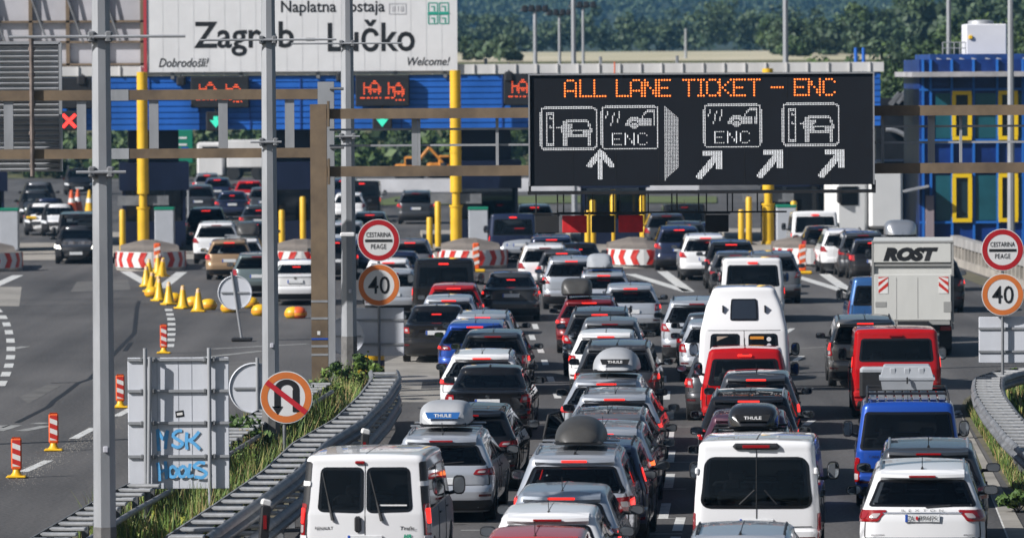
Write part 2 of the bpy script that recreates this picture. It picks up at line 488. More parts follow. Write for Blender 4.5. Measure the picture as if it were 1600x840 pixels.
def spec(kind):
    d = dict(kind=kind, rw=None, sides=None, tl=None, plate_z=.72, rails=None, spoiler=True, clad=0.0, hb='top', seats=True, glassrear=GLASS_DARK)
    if kind == 'hatch':
        L, W, H, B = 4.05, 1.76, 1.49, .96
        s = Shape(L, W, H, B, base_rear(B, H, .13, .50, .6), FRONT_LOW(L, B, H), hwprof(B, H, .76))
        rw = [(-.80, B + .01), (.80, B + .01), (.75, H - .15), (-.75, H - .15)]
        sd = [[(.95, B + .05), (L - 2.62, B + .03), (L - 2.58, H - .17), (.98, H - .17)], [(L - 2.55, B + .03), (L - 1.38, B + .03), (L - 2.0, H - .17), (L - 2.51, H - .17)]]
        tl = [(.66, B - .22), (1.10, B - .19), (1.14, B + .0), (.72, B - .02)]
    elif kind == 'hatch_tall':
        L, W, H, B = 4.0, 1.75, 1.55, 1.0
        s = Shape(L, W, H, B, base_rear(B, H, .10, .42, .6), FRONT_LOW(L, B, H), hwprof(B, H, .77))
        rw = [(-.80, B + .01), (.80, B + .01), (.75, H - .15), (-.75, H - .15)]
        sd = [[(.90, B + .05), (L - 2.62, B + .03), (L - 2.58, H - .17), (.92, H - .17)], [(L - 2.55, B + .03), (L - 1.38, B + .03), (L - 2.0, H - .17), (L - 2.51, H - .17)]]
        tl = [(.80, B - .34), (1.06, B - .34), (1.02, B + .0), (.82, B - .02)]
    elif kind == 'wagon':
        L, W, H, B = 4.72, 1.83, 1.49, .97
        s = Shape(L, W, H, B, base_rear(B, H, .11, .55, .6), FRONT_LOW(L, B, H, 2.05), hwprof(B, H, .75), ywr=.98)
        rw = [(-.82, B + .01), (.82, B + .01), (.77, H - .15), (-.77, H - .15)]
        sd = [[(.72, B + .06), (1.62, B + .04), (1.6, H - .17), (.92, H - .17)], [(1.69, B + .03), (L - 2.62, B + .03), (L - 2.58, H - .17), (1.67, H - .17)],
              [(L - 2.55, B + .03), (L - 1.4, B + .03), (L - 2.1, H - .17), (L - 2.51, H - .17)]]
        tl = [(.52, B - .14), (1.14, B - .17), (1.20, B - .01), (.60, B - .055)]
        d['rails'] = True
    elif kind == 'suv':
        L, W, H, B = 4.5, 1.88, 1.68, 1.07
        s = Shape(L, W, H, B, base_rear(B, H, .12, .44, .6), FRONT_HIGH(L, B, H), hwprof(B, H, .77), wr=.35, ywr=.9)
        rw = [(-.83, B), (.83, B), (.77, H - .16), (-.77, H - .16)]
        sd = [[(.62, B + .07), (1.42, B + .04), (1.4, H - .2), (.80, H - .2)], [(1.49, B + .03), (L - 2.5, B + .03), (L - 2.46, H - .2), (1.47, H - .2)],
              [(L - 2.43, B + .03), (L - 1.32, B + .03), (L - 1.95, H - .2), (L - 2.39, H - .2)]]
        tl = [(.62, B - .22), (1.14, B - .2), (1.17, B + .01), (.76, B - .03)]
        d['rails'] = True; d['clad'] = .46; d['plate_z'] = .8
    elif kind == 'mpv':
        L, W, H, B = 4.4, 1.8, 1.68, 1.05
        s = Shape(L, W, H, B, base_rear(B, H, .09, .30, .6), FRONT_HIGH(L, B, H, 2.1), hwprof(B, H, .80), ywr=.86)
        rw = [(-.82, B), (.82, B), (.78, H - .16), (-.78, H - .16)]
        sd = [[(.58, B + .06), (1.4, B + .04), (1.38, H - .2), (.66, H - .2)], [(1.47, B + .03), (L - 2.5, B + .03), (L - 2.46, H - .2), (1.45, H - .2)],
              [(L - 2.43, B + .03), (L - 1.35, B + .03), (L - 2.1, H - .2), (L - 2.39, H - .2)]]
        tl = [(.90, B - .2), (1.10, B - .2), (1.08, H - .3), (.92, H - .3)]
        d['rails'] = True; d['plate_z'] = .8
    elif kind == 'sedan':
        L, W, H, B = 4.72, 1.82, 1.46, 1.01
        rear = [(.18, .24), (.27, .09), (.40, .015), (.54, 0), (.61, .02), (.66, .07), (B - .10, .06), (B - .03, .03), (B, .07), (B + .012, .16), (B + .03, .62), (H - .12, 1.22)]
        s = Shape(L, W, H, B, rear, FRONT_LOW(L, B, H, 2.2), [(.18, .88), (.3, .96), (.5, .99), (.72, 1.0), (B - .14, .975), (B - .05, .93), (B, .885), (B + .03, .87), (H - .12, .72)], ywr=1.0, rrl=.42, rrc=.24)
        rw = [(-.86, B + .035), (.86, B + .035), (.74, H - .13), (-.74, H - .13)]
        sd = [[(1.2, B + .06), (L - 2.78, B + .04), (L - 2.74, H - .17), (1.62, H - .17)], [(L - 2.71, B + .04), (L - 1.45, B + .04), (L - 2.15, H - .17), (L - 2.67, H - .17)]]
        tl = [(.60, B - .23), (1.08, B - .20), (1.12, B - .05), (.66, B - .07)]
        d['spoiler'] = False; d['hb'] = 'inside'; d['glassrear'] = GLASS_CLEAR; d['plate_z'] = .80
    elif kind == 'van':
        L, W, H, B = 4.9, 1.93, 1.95, 1.08
        rear = [(.18, .12), (.3, .02), (.45, 0), (.58, 0), (.62, .04), (B, .05), (H - .12, .16)]
        fr = [(.18, L - .15), (.4, L), (.7, L), (.85, L - .06), (.98, L - .2), (B + .04, L - .75), (H - .12, L - 1.55)]
        s = Shape(L, W, H, B, rear, fr, [(.18, .92), (.3, .97), (.5, 1), (.8, 1), (B, .985), (H - .12, .92)], rrl=.16, rrc=.12, rf=.35, bow=.05, drop=.05, wr=.33, ywr=.9, rnd=.10, pk=.14)
        rw = [(-.80, B + .02), (.80, B + .02), (.78, H - .2), (-.78, H - .2)]
        sd = [[(.45, B + .03), (1.75, B + .03), (1.75, H - .22), (.5, H - .22)], [(1.85, B + .03), (3.0, B + .03), (3.0, H - .22), (1.85, H - .22)], [(3.1, B + .03), (L - .95, B + .03), (L - 1.55, H - .22), (3.1, H - .22)]]
        tl = [(.92, .72), (1.07, .72), (1.07, 1.12), (.92, 1.12)]
        d['spoiler'] = False; d['plate_z'] = .72
    elif kind in ('lowvan', 'camper'):
        camper = kind == 'camper'
        L, W, H, B = (5.5, 2.02, 2.9, 1.2) if camper else (4.9, 1.90, 1.84, 1.0)
        rear = [(.18, .12), (.3, .02), (.45, 0), (.58, 0), (.62, .04), (B, .05), (1.95, .14), (2.0, .15), (2.78, .48)] if camper else [(.18, .12), (.3, .02), (.45, 0), (.58, 0), (.62, .04), (B, .05), (H - .12, .20)]
        fr = [(.18, L - .15), (.4, L), (.7, L), (.85, L - .06), (.98, L - .2), (B + .04, L - .75), (1.85, L - 1.55), (H - .12, L - 1.9)]
        hp = [(.18, .92), (.3, .97), (.5, 1), (.8, 1), (B, .985), (1.9, .95), (1.98, .94), (2.5, .82), (2.78, .70)] if camper else [(.18, .92), (.3, .97), (.5, 1), (.8, 1), (B, .98), (H - .12, .87)]
        s = Shape(L, W, H, B, rear, fr, hp, rrl=.16, rrc=.13, rf=.35, bow=.05, drop=.05, wr=.33, ywr=.9, rnd=.12, pk=.14)
        rw = [(-.80, B + .03), (.80, B + .03), (.78, H - .2), (-.78, H - .2)]
        zt_ = 1.75 if camper else H - .2
        sd = [[(.45, B + .05), (1.75, B + .05), (1.75, zt_), (.5, zt_)], [(1.85, B + .05), (3.0, B + .05), (3.0, zt_), (1.85, zt_)], [(3.1, B + .05), (L - .95, B + .05), (L - 1.5, zt_), (3.1, zt_)]]
        tl = [(.92, .62), (1.07, .62), (1.07, 1.0), (.92, 1.0)]
        d['spoiler'] = False; d['hb'] = 'top' if not camper else None
    elif kind == 'lcv':
        L, W, H, B = 4.35, 1.83, 1.82, 1.08
        rear = [(.18, .12), (.3, .02), (.45, 0), (.58, 0), (.62, .04), (B, .05), (H - .12, .17)]
        fr = [(.18, L - .15), (.4, L), (.7, L), (.85, L - .06), (.95, L - .25), (B + .02, L - .95), (H - .12, L - 1.75)]
        s = Shape(L, W, H, B, rear, fr, [(.18, .92), (.3, .97), (.5, 1), (.8, 1), (B, .97), (H - .12, .84)], rrl=.18, rrc=.14, rf=.38, bow=.05, drop=.05, ywr=.85, pk=.16)
        rw = [(-.80, B - .02), (.80, B - .02), (.78, H - .2), (-.78, H - .2)]
        sd = [[(.45, B + .03), (1.55, B + .03), (1.55, H - .22), (.5, H - .22)], [(1.65, B + .03), (L - 1.1, B + .03), (L - 1.75, H - .22), (1.65, H - .22)]]
        tl = [(.90, .62), (1.06, .62), (1.06, 1.2), (.90, 1.2)]
        d['spoiler'] = False
    if kind == 'camper':
        pass
    d.update(s=s, rw=rw, sides=sd, tl=tl)
    return d

def tyre_mesh(R_w, wd=.2):
    mb = MB(); h = wd / 2
    mb.lathe([(R_w * .62, -h), (R_w * .93, -h), (R_w * .99, -h * .8), (R_w, -h * .3), (R_w, h * .3), (R_w * .99, h * .8), (R_w * .93, h), (R_w * .62, h)], n=28, axis='X')
    return mb.mesh('tyre', RUBBER, 40)
def rim_mesh(R_w, wd=.2):
    mb = MB(); h = wd / 2; q = R_w * .64
    mb.lathe([(q, h * .9), (q * .93, h * .8), (q * .88, -h * .2), (.06, -h * .2)], n=24, axis='X', mi=1)
    mb.lathe([(q, h * .92), (q * .9, h * .86)], n=24, axis='X')
    for k in range(5):
        t = 2 * PI * k / 5
        for dt in (-.16, .16):
            c = Vector((h * .6, math.cos(t + dt * .6) * q * .52, math.sin(t + dt * .6) * q * .52))
            mb.box(c, (.03, q * .92, .035), 0, Matrix.Rotation(t + dt * .6, 3, 'X'))
    mb.lathe([(.001, h * .75), (.06, h * .72), (.06, -.02)], n=12, axis='X')
    return mb.mesh('rim', [RIM, BLACK], 40)
_WH = {}
def wheel_parts(Rw):
    if Rw not in _WH: _WH[Rw] = (tyre_mesh(Rw), rim_mesh(Rw))
    return _WH[Rw]

PROTO = {}
def proto(kind, **ov):
    key = kind + str(sorted((k, str(v)) for k, v in ov.items()))
    if key in PROTO: return PROTO[key]
    d = spec(kind); far = ov.pop('far', False)
    for k in list(ov):
        if k in ('H', 'W'): pass
        d[k] = ov[k]
    s = d['s']; L, W, H, B = s.L, s.W, s.H, s.B
    parts = []                                        # (name, mesh, role, [(subname, mesh, role)])
    rwins = ov.get('rear_windows') or [d['rw']]
    holes = [hole_for(s, 'rear', q, 1) for q in rwins] if d['seats'] else []
    if d['seats']:
        for q in d['sides']:
            for sg in (1, -1): holes.append(hole_for(s, 'side', q, sg))
    fw = [(-.80, B + .04), (.80, B + .04), (.80, H - .15), (-.80, H - .15)]
    holes.append(hole_for(s, 'front', fw, 1))
    parts.append(('body', s.body(holes, d['clad']).mesh('body', [WHITE, TRIM], 38), 'paint', []))
    for q in rwins:
        subs = []
        if not far and d['spoiler']:
            x0 = s.rear_pt(.05, B + .05); x1 = s.rear_pt(.42, B + .07)
            mb = MB().tube(x0 + Vector((0, -.025, 0)), x1 + Vector((0, -.022, .01)), .012, 5)
            subs.append(('wiper', mb.mesh('wiper', BLACK), None))
        parts.append(('rear_window', patch(s, s.rear_pt, q, None, .005, d.get('win_r', .07), .045, 12, 6).mesh('rear_window', [d['glassrear'], FRIT], 30), None, subs))
    for i, q in enumerate(d['sides']):
        for sg in (1, -1):
            dark = i < len(d['sides']) - 1
            mb = patch(s, lambda y, z, sg=sg: s.side_pt(y, z, sg), q, None, .004, .05, .03, 6, 5)
            parts.append(('side_window', mb.mesh('side_window', [GLASS_DARK if dark else GLASS_CLEAR, FRIT], 30), None, []))
    parts.append(('windscreen', patch(s, s.front_pt, fw, None, .004, .06, .04, 10, 5).mesh('windscreen', [GLASS_CLEAR, FRIT], 30), None, []))
    # tail lights, with the lamp that lights up when braking inside
    for sg in (1, -1):
        Q = [(a * sg, z) for a, z in d['tl']]
        if sg < 0: Q = [Q[1], Q[0], Q[3], Q[2]]
        lens = patch(s, s.rear_pt, Q, None, .012, .03, 0, 8, 5).mesh('taillight', [RED_LENS if d.get('lens', 1) else RED_DARK], 30)
        ax = [a for a, _ in Q]
        cx, cz = .5, .5
        def sub(a0, a1, b0, b1): return [quad_map(Q, a0, b0), quad_map(Q, a1, b0), quad_map(Q, a1, b1), quad_map(Q, a0, b1)]
        tall = (Q[2][1] - Q[0][1]) > .25
        out0, out1 = ((.38, .88) if sg > 0 else (.12, .62))
        b1 = sub(.12, .88, .38, .86) if tall else sub(out0, out1, .28, .82)
        b2 = sub(.12, .88, .10, .34) if tall else (sub(.08, .28, .3, .7) if sg > 0 else sub(.72, .92, .3, .7))
        subs = [('brake_lamp', patch(s, s.rear_pt, b1, None, .018, .03, 0, 5, 3).mesh('brake_lamp', [RED_LENS], 30), 'brake')]
        if not far: subs.append(('reversing_lamp', patch(s, s.rear_pt, b2, None, .0175, .02, 0, 5, 3).mesh('reversing_lamp', [CLEAR_LENS], 30), 'clear'))
        parts.append(('taillight', lens, None, subs))
    if d['hb'] == 'top':
        hq = [(-.19, H - .125), (.19, H - .125), (.19, H - .095), (-.19, H - .095)]
        if d['spoiler']:
            # roof spoiler lip above the rear window, the high brake light sits in its edge
            mb = MB(); g = s.ring(H - .13); n = 10; prof = []
            for i in range(n + 1):
                x = (-1 + 2 * i / n) * (g['hw'] - .1); k = (x / (g['hw'] - .1)) ** 2
                y = g['yr'] - .07 + .10 * k
                a = s.bend((x, y, H - .035)); b_ = s.bend((x, y - .01, H - .085)); c = s.bend((x, g['yr'] + .22, H + s.crown * .5)); e = s.bend((x, g['yr'] + .02, H - .13))
                prof += [a, b_, e, c]
            for i in range(n):
                for k in range(3): mb.f.append((i * 4 + k, i * 4 + k + 1, i * 4 + 5 + k, i * 4 + 4 + k)); mb.m.append(0)
                mb.f.append((i * 4 + 3, i * 4, i * 4 + 4, i * 4 + 7)); mb.m.append(0)
            mb.v = [tuple(p) for p in prof]
            mb.f += [(3, 2, 1, 0), (n * 4, n * 4 + 1, n * 4 + 2, n * 4 + 3)]; mb.m += [0, 0]
            me = mb.mesh('roof_spoiler', [WHITE], 35)
            lb = MB(); c = s.bend((0, g['yr'] - .082, H - .06)); lb.rbox(c, (.40, .02, .034), .006)
            parts.append(('roof_spoiler', me, 'paint', [('high_brake_light', lb.mesh('high_brake_light', [RED_LENS]), 'brake')]))
        else:
            c = s.rear_pt(0, H - .13); lb = MB().rbox(c + Vector((0, -.02, 0)), (.30, .05, .05), .012)
            parts.append(('high_brake_light', lb.mesh('high_brake_light', [RED_LENS]), 'brake', []))
    elif d['hb'] == 'inside':
        c = s.rear_pt(0, H - .20); lb = MB().rbox(c + Vector((0, -.004, 0)), (.26, .03, .03), .006)
        parts.append(('high_brake_light', lb.mesh('high_brake_light', [RED_LENS]), 'brake', []))
    # number plate
    pz = d['plate_z']; py = min(s.rear_pt(0, pz - .05).y, s.rear_pt(0, pz + .05).y)
    mb = MB().rbox((0, py - .012, pz), (.52, .02, .115), .006); mb.rbox((-.238, py - .016, pz), (.04, .02, .112), .004, 1)
    parts.append(('number_plate', mb.mesh('number_plate', [PLATE, PLATE_BLUE]), None, []))
    # lower bumper trim with reflectors
    mb = patch(s, s.rear_pt, [(-.98, .22), (.98, .22), (.9, .40), (-.9, .40)], None, .008, .06, 0, 14, 4)
    subs = []
    for sg in (1, -1):
        q = [(sg * .62, .46), (sg * .86, .46), (sg * .86, .50), (sg * .62, .50)]
        if sg < 0: q = [q[1], q[0], q[3], q[2]]
        subs.append(('reflector', patch(s, s.rear_pt, q, None, .008, .012, 0, 4, 2).mesh('reflector', [RED_DARK], 30), None))
    parts.append(('bumper_trim', mb.mesh('bumper_trim', [TRIM], 30), None, subs if not far else []))
    if not far:
        # boot lid seam and door handles
        mb = MB()
        if kind not in ('van', 'lowvan', 'camper'):
            zz = [.66 + (B - .66) * i / 8 for i in range(9)]
            for sg in (1, -1):
                pts = [s.rear_pt(sg * .80, z) + Vector((0, -.002, 0)) for z in zz]
                for a, b in zip(pts[:-1], pts[1:]): mb.tube(a, b, .009, 4)
        xs = [s.rear_pt(-.8 + 1.6 * i / 12, .655) + Vector((0, -.002, 0)) for i in range(13)]
        for a, b in zip(xs[:-1], xs[1:]): mb.tube(a, b, .009, 4)
        parts.append(('boot_seam', mb.mesh('boot_seam', [SEAM]), None, []))
        c = s.rear_pt(0, B - .1); e = MB().lathe([(.001, -.012), (.045, -.01), (.05, 0), (.05, .02)], (c.x, c.y - .002, c.z), 16, 'Y')
        if d.get('badge', True): parts.append(('badge', e.mesh('badge', [CHROME], 40), None, []))
        for sg in (1, -1):
            for q in d['sides'][-2:]:
                y = q[0][0] + .12
                p = s.side_pt(y, B - .1, sg)
                parts.append(('door_handle', MB().rbox((p.x + sg * .012, y + .08, B - .1), (.03, .2, .03), .008).mesh('door_handle', [BLACK]), None, []))
        mb = MB()
        for sg in (1, -1):
            for q in d['sides'][-2:]:
                y = q[0][0] - .035
                for i in range(8):
                    z0, z1 = .42 + (B - .42) * i / 8, .42 + (B - .42) * (i + 1) / 8
                    if abs(y - s.ywr) < s.wr + .1 and z0 < s.wr * 2.2: continue
                    a, b = s.side_pt(y, z0, sg), s.side_pt(y, z1, sg)
                    mb.tube(a, b, .008, 4)
        parts.append(('door_seam', mb.mesh('door_seam', [SEAM]), None, []))
    # mirrors
    for sg in (1, -1):
        ym = d['sides'][-1][1][0] - .02; p = s.side_pt(ym - .05, B + .02, sg)
        big = kind in ('van', 'lcv', 'lowvan', 'camper')
        hz, wx = (.30, .20) if big else (.15, .24)
        cx = p.x + sg * (wx / 2 + .05); cz = B + (.17 if big else .08)
        mb = MB(); prof = []
        n = 14
        for (k, yy) in ((.35, .14), (.78, .11), (.97, .06), (1.0, 0), (.94, -.02)):
            for i in range(n):
                t = 2 * PI * i / n; ct, st = math.cos(t), math.sin(t); e = .65
                prof.append((cx + wx / 2 * k * math.copysign(abs(ct) ** e, ct), ym + yy, cz + hz / 2 * k * math.copysign(abs(st) ** e, st)))
        fs = [(r * n + i, r * n + (i + 1) % n, (r + 1) * n + (i + 1) % n, (r + 1) * n + i) for r in range(4) for i in range(n)]
        fs += [tuple(range(n - 1, -1, -1)), tuple(range(4 * n, 5 * n))]
        mb.add(prof, fs); mb.tube((p.x - sg * .03, ym + .05, B + .03), (cx, ym + .05, cz - hz * .3), .03, 6)
        gl = MB(); gp_ = []
        for i in range(n):
            t = 2 * PI * i / n; ct, st = math.cos(t), math.sin(t); e = .65
            gp_.append((cx + wx / 2 * .84 * math.copysign(abs(ct) ** e, ct), ym - .024 + .004 * ct * sg, cz + hz / 2 * .82 * math.copysign(abs(st) ** e, st)))
        gl.add(gp_, [tuple(range(n))])
        parts.append(('wing_mirror', mb.mesh('wing_mirror', [BLACK], 50), 'mirror', [('mirror_glass', gl.mesh('mirror_glass', [MIRROR]), None)]))
    # wheels
    ty, rm = wheel_parts(s.wr)
    for sg in (1, -1):
        for yw in (s.ywr, s.yfw):
            parts.append(('wheel', None, ('wheel', sg * (W / 2 - .12), yw, s.wr, sg), [('tyre', ty, None), ('rim', rm, None)]))
    # headlights and grille for the cars that come towards us
    if d.get('face'):
        for sg in (1, -1):
            q = [(sg * .55, .62), (sg * 1.1, .68), (sg * 1.12, .80), (sg * .6, .74)]
            if sg < 0: q = [q[1], q[0], q[3], q[2]]
            parts.append(('headlight', patch(s, s.front_pt, q, None, .01, .03, 0, 6, 4).mesh('headlight', [HEAD], 30), 'head', []))
        parts.append(('grille', patch(s, s.front_pt, [(-.5, .5), (.5, .5), (.55, .68), (-.55, .68)], None, .008, .03, 0, 6, 4).mesh('grille', [TRIM], 30), None, []))
        parts.append(('front_number_plate', MB().rbox((0, L + .095, .44), (.52, .02, .115), .006).mesh('front_number_plate', [PLATE]), None, []))
    # roof rails and aerial
    if d['rails']:
        for sg in (1, -1):
            xr = interp(s.hwp, H - .12) * W / 2 - .10
            y0, y1 = s.rear_pt(0, H - .12).y + .22, interp(s.front, H - .12) - .45
            mb = MB(); pts = [s.roof_pt(sg * xr, y0 + (y1 - y0) * i / 8, .028 if 0 < i < 8 else -.02) for i in range(9)]
            mb.path(pts, .017, 6)
            for i in (1, 4, 7): mb.tube(s.roof_pt(sg * xr, y0 + (y1 - y0) * i / 8, -.04), pts[i], .018, 6)
            parts.append(('roof_rail', mb.mesh('roof_rail', [SILVER_RAIL if d['rails'] == 'silver' else BLACK], 40), None, []))
    if d.get('aerial', True):
        y = s.rear_pt(0, H - .12).y + .22; p = s.roof_pt(0, y)
        mb = MB()
        if kind in ('sedan', 'suv') or d.get('fin'):
            mb.add([(-.03, y - .06, p.z - .01), (.03, y - .06, p.z - .01), (.03, y + .12, p.z - .01), (-.03, y + .12, p.z - .01), (0, y - .07, p.z + .065), (0, y - .03, p.z + .065)],
                   [(0, 1, 4), (1, 2, 5, 4), (2, 3, 5), (3, 0, 4, 5)])
        else:
            mb.lathe([(.028, 0), (.022, .03), (.001, .035)], (0, y, p.z - .012), 10); mb.tube((0, y, p.z), (0, y - .10, p.z + .22), .006, 5)
        parts.append(('aerial', mb.mesh('aerial', [BLACK], 40), None, []))
    # seats
    if d['seats'] and not far:
        mb = MB(); yf = L * .50; yb = yf - .95
        sz = B - .32
        for x in (-.37, .37):
            mb.rbox((x, yf, sz + .1), (.48, .13, .62), .05, 0, Matrix.Rotation(R(14), 3, 'X')); mb.rbox((x, yf - .12, B + .19), (.27, .1, .19), .04)
        mb.rbox((0, yb, sz + .08), (1.3, .13, .55), .05, 0, Matrix.Rotation(R(14), 3, 'X'))
        for x in (-.42, .42): mb.rbox((x, yb - .1, B + .12), (.26, .09, .16), .035)
        mb.rbox((0, L - 1.45, B - .08), (W - .3, .5, .2), .05)
        parts.append(('seats', mb.mesh('seats', [SEAT]), None, []))
    PROTO[key] = (d, parts)
    return PROTO[key]

def vehicle(kind, name, label, cat, loc, rz, pm, group, lit=True, mirror=None, head_lit=False, **ov):
    d, parts = proto(kind, **ov)
    root = thing(name, label, cat, loc, rz, group)
    def put(pn, me, role, par):
        o = link(pn, me, par)
        if role == 'paint' or (role == 'mirror' and mirror):
            o.material_slots[0].link = 'OBJECT'; o.material_slots[0].material = pm
        elif role == 'brake' and lit:
            if lit == 'side' and pn == 'high_brake_light': return o
            o.material_slots[0].link = 'OBJECT'; o.material_slots[0].material = LIT_AMBER if d.get('amber') and pn == 'brake_lamp' else LIT
        elif role == 'head' and head_lit:
            o.material_slots[0].link = 'OBJECT'; o.material_slots[0].material = HEAD_LIT
        return o
    for pn, me, role, subs in parts:
        if isinstance(role, tuple):
            _, x, y, z, sg = role
            o = bpy.data.objects.new('wheel', None); COL.objects.link(o); o.parent = root
            o.location = (x, y, z); o.rotation_euler = (0, 0, 0 if sg > 0 else PI)
            for sn, sm, sr in subs: link(sn, sm, o)
            continue
        o = put(pn, me, role, root)
        for sn, sm, sr in subs: put(sn, sm, sr, o)
    return root, d['s'], d

PEAK = dict(hatch=1.7, hatch_tall=1.6, wagon=1.9, suv=1.7, mpv=1.7, sedan=2.3, van=.9, lcv=.9, lowvan=.9, camper=1.3)
def place(kind, xc, yr, vp=None, zoff=0.0):
    """rear-centre ground point and heading for a car whose roof line shows at pixel row yr"""
    s = spec(kind)['s']
    p = gp(xc, yr, s.H + s.crown)
    zr = p.y - PEAK[kind] + zoff
    ss = FPX / zr
    if vp is None: vp = interp([(36, 820), (46, 880), (55, 1000), (70, 1250), (80, 1380)], ss)
    q = at(xc, 400, zr)
    return Vector((q.x, zr, 0)), -math.atan((vp - 800) / FPX), ss

def superloft(L, W, H, n=20, m=16, e=.55, nose=.5, tail=.25, flat=.25):
    """roof-box lid: rounded cross-sections, tapered to the nose"""
    mb = MB(); 
    for i in range(n + 1):
        t = i / n; y = -L / 2 + L * t
        k = 1.0
        if t < tail: q = 1 - t / tail; k = math.sqrt(max(0.0, 1 - q ** 2.6))
        if t > 1 - nose: q = (t - 1 + nose) / nose; k = math.sqrt(max(0.0, 1 - q ** 2.2))
        kw = .55 + .45 * k if 0 < i < n else .5
        kh = max(.02, k)
        for j in range(m + 1):
            a = PI * j / m; c, s_ = math.cos(a), math.sin(a)
            mb.v.append((W / 2 * kw * math.copysign(abs(c) ** e, c), y, H * kh * abs(s_) ** e))
    for i in range(n):
        for j in range(m): mb.f.append((i * (m + 1) + j, i * (m + 1) + j + 1, (i + 1) * (m + 1) + j + 1, (i + 1) * (m + 1) + j)); mb.m.append(0)
    mb.f.append(tuple(range(m + 1))); mb.m.append(0)
    mb.f.append(tuple(range((n + 1) * (m + 1) - 1, n * (m + 1) - 1, -1))); mb.m.append(0)
    return mb

def roof_box(root, s, m, x=0.0, y=None, L=1.9, W=.84, H=.36, brand=None, bm=None, e=.5, tail=.25, nose=.5, base=None, bars='silver'):
    y = s.L * .46 if y is None else y
    z = s.H + .10
    b = superloft(L, W, H, e=e, tail=tail, nose=nose).build('roof_box', m, root, 35, (x, y, z + .03))
    MB().rbox((0, 0, -.015), (W * .94, L * .93, .07), .03).build('box_base', base or BLACK, b)
    for dy in (-.45, .45):
        MB().rbox((-x, dy, -.06), (1.24, .07, .035), .012).build('crossbar', SILVER_RAIL if bars == 'silver' else BLACK, b)
    if brand:
        if brand == 'plain': brand = None
        bx = MB().prism([(-.26, -.055), (.26, -.055), (.30, .055), (-.30, .055)], 0, .012).build('brand_label', bm, b, loc=(0, -L / 2 - .012, H * .42))
        text(brand, (0, -.004, 0), .30, .055, MATS['letter_white'], bx, bold=.03)
    return b
# ---------------------------------------------------------------- setting materials
def asphalt_mat():
    m = bpy.data.materials.new('asphalt'); m.use_nodes = True; t = m.node_tree; b = t.nodes['Principled BSDF']
    tc = t.nodes.new('ShaderNodeTexCoord')
    def nz(scale, stretch, det=6):
        mp = t.nodes.new('ShaderNodeMapping'); mp.inputs['Scale'].default_value = stretch
        n = t.nodes.new('ShaderNodeTexNoise'); n.inputs['Scale'].default_value = scale; n.inputs['Detail'].default_value = det
        t.links.new(tc.outputs['Object'], mp.inputs[0]); t.links.new(mp.outputs[0], n.inputs['Vector']); return n
    big, streak, fine = nz(.22, (1, .35, 1)), nz(.9, (1, .03, 1)), nz(14, (1, 1, 1), 10)
    def mixv(a, bb, f):
        x = t.nodes.new('ShaderNodeMix'); x.inputs[0].default_value = f; t.links.new(a, x.inputs[2]); t.links.new(bb, x.inputs[3]); return x.outputs[0]
    v = mixv(mixv(big.outputs['Fac'], streak.outputs['Fac'], .45), fine.outputs['Fac'], .4)
    r = t.nodes.new('ShaderNodeValToRGB'); e = r.color_ramp.elements
    e[0].position, e[1].position = .38, .64
    e[0].color, e[1].color = (.043, .042, .043, 1), (.150, .143, .139, 1)
    t.links.new(v, r.inputs[0]); t.links.new(r.outputs[0], b.inputs['Base Color'])
    b.inputs['Roughness'].default_value = .82; b.inputs['Specular IOR Level'].default_value = .3
    bp = t.nodes.new('ShaderNodeBump'); bp.inputs['Strength'].default_value = .3; bp.inputs['Distance'].default_value = .01
    t.links.new(fine.outputs['Fac'], bp.inputs['Height']); t.links.new(bp.outputs[0], b.inputs['Normal'])
    return m
ASPH = asphalt_mat()
GRASSG = mat('grass_ground', (.085, .10, .035), .95, var=.5, scale=.5, alt=(.10, .085, .045))
SOIL = mat('verge_soil', (.13, .11, .075), .95, var=.5, scale=1.5, bump=.4, alt=(.06, .065, .03))
FIELD = mat('straw_field', (.50, .44, .33), .95, var=.35, scale=.06, stretch=(1, .3, 1), alt=(.34, .32, .18))
CONC = mat('concrete', (.36, .33, .29), .85, var=.4, scale=.8, bump=.2)
CONC_L = mat('pale_dusty_concrete', (.30, .28, .25), .9, var=.4, scale=.6)
PAINTW = mat('road_paint', (.62, .62, .60), .7, var=.35, scale=3)
PAINTF = mat('worn_road_paint', (.30, .30, .29), .8, var=.5, scale=2.5)
TAR = mat('tar_crack', (.012, .012, .013), .6)
BLUE = mat('blue_cladding', (.018, .13, .52), .42, var=.3, scale=.5, stretch=(1, 1, .3))
BLUE_D = mat('navy_panel', (.005, .011, .038), .4, var=.3, scale=.8)
WHITEP = mat('white_cladding', (.66, .65, .64), .5, var=.18, scale=.6, stretch=(1, 1, .2))
YEL = mat('yellow_paint', (.78, .47, .02), .45, var=.18, scale=1.2)
YEL_C = mat('yellow_plastic', (.80, .46, .015), .4, var=.15, scale=6)
REDP = mat('red_reflective', (.55, .03, .02), .45)
WHITER = mat('white_reflective', (.75, .74, .72), .45, var=.1, scale=5)
ORP = mat('orange_plastic', (.75, .12, .03), .45)
LEDBLK = mat('display_black', (.012, .013, .016), .55, var=.2, scale=3)
VMSBLK = mat('vms_face', (.009, .011, .016), .7, var=.15, scale=.9, spec=.25)
AMB = mat('amber_led', (.6, .2, .05), .4, emit=(1, .19, .025), estr=1.6)
REDLED = mat('red_orange_led', (.6, .1, .04), .4, emit=(1, .10, .02), estr=1.1)
WLED = mat('white_led', (.6, .6, .6), .4, emit=(.92, .95, 1), estr=.68)
RLED = mat('red_led', (.6, .05, .05), .4, emit=(1, .03, .02), estr=2.2)
GLED = mat('green_led', (.05, .6, .4), .4, emit=(.05, .75, .5), estr=.45)
TEAL = mat('teal_glazing', (.015, .10, .13), .12, coat=.5, var=.4, scale=.4)
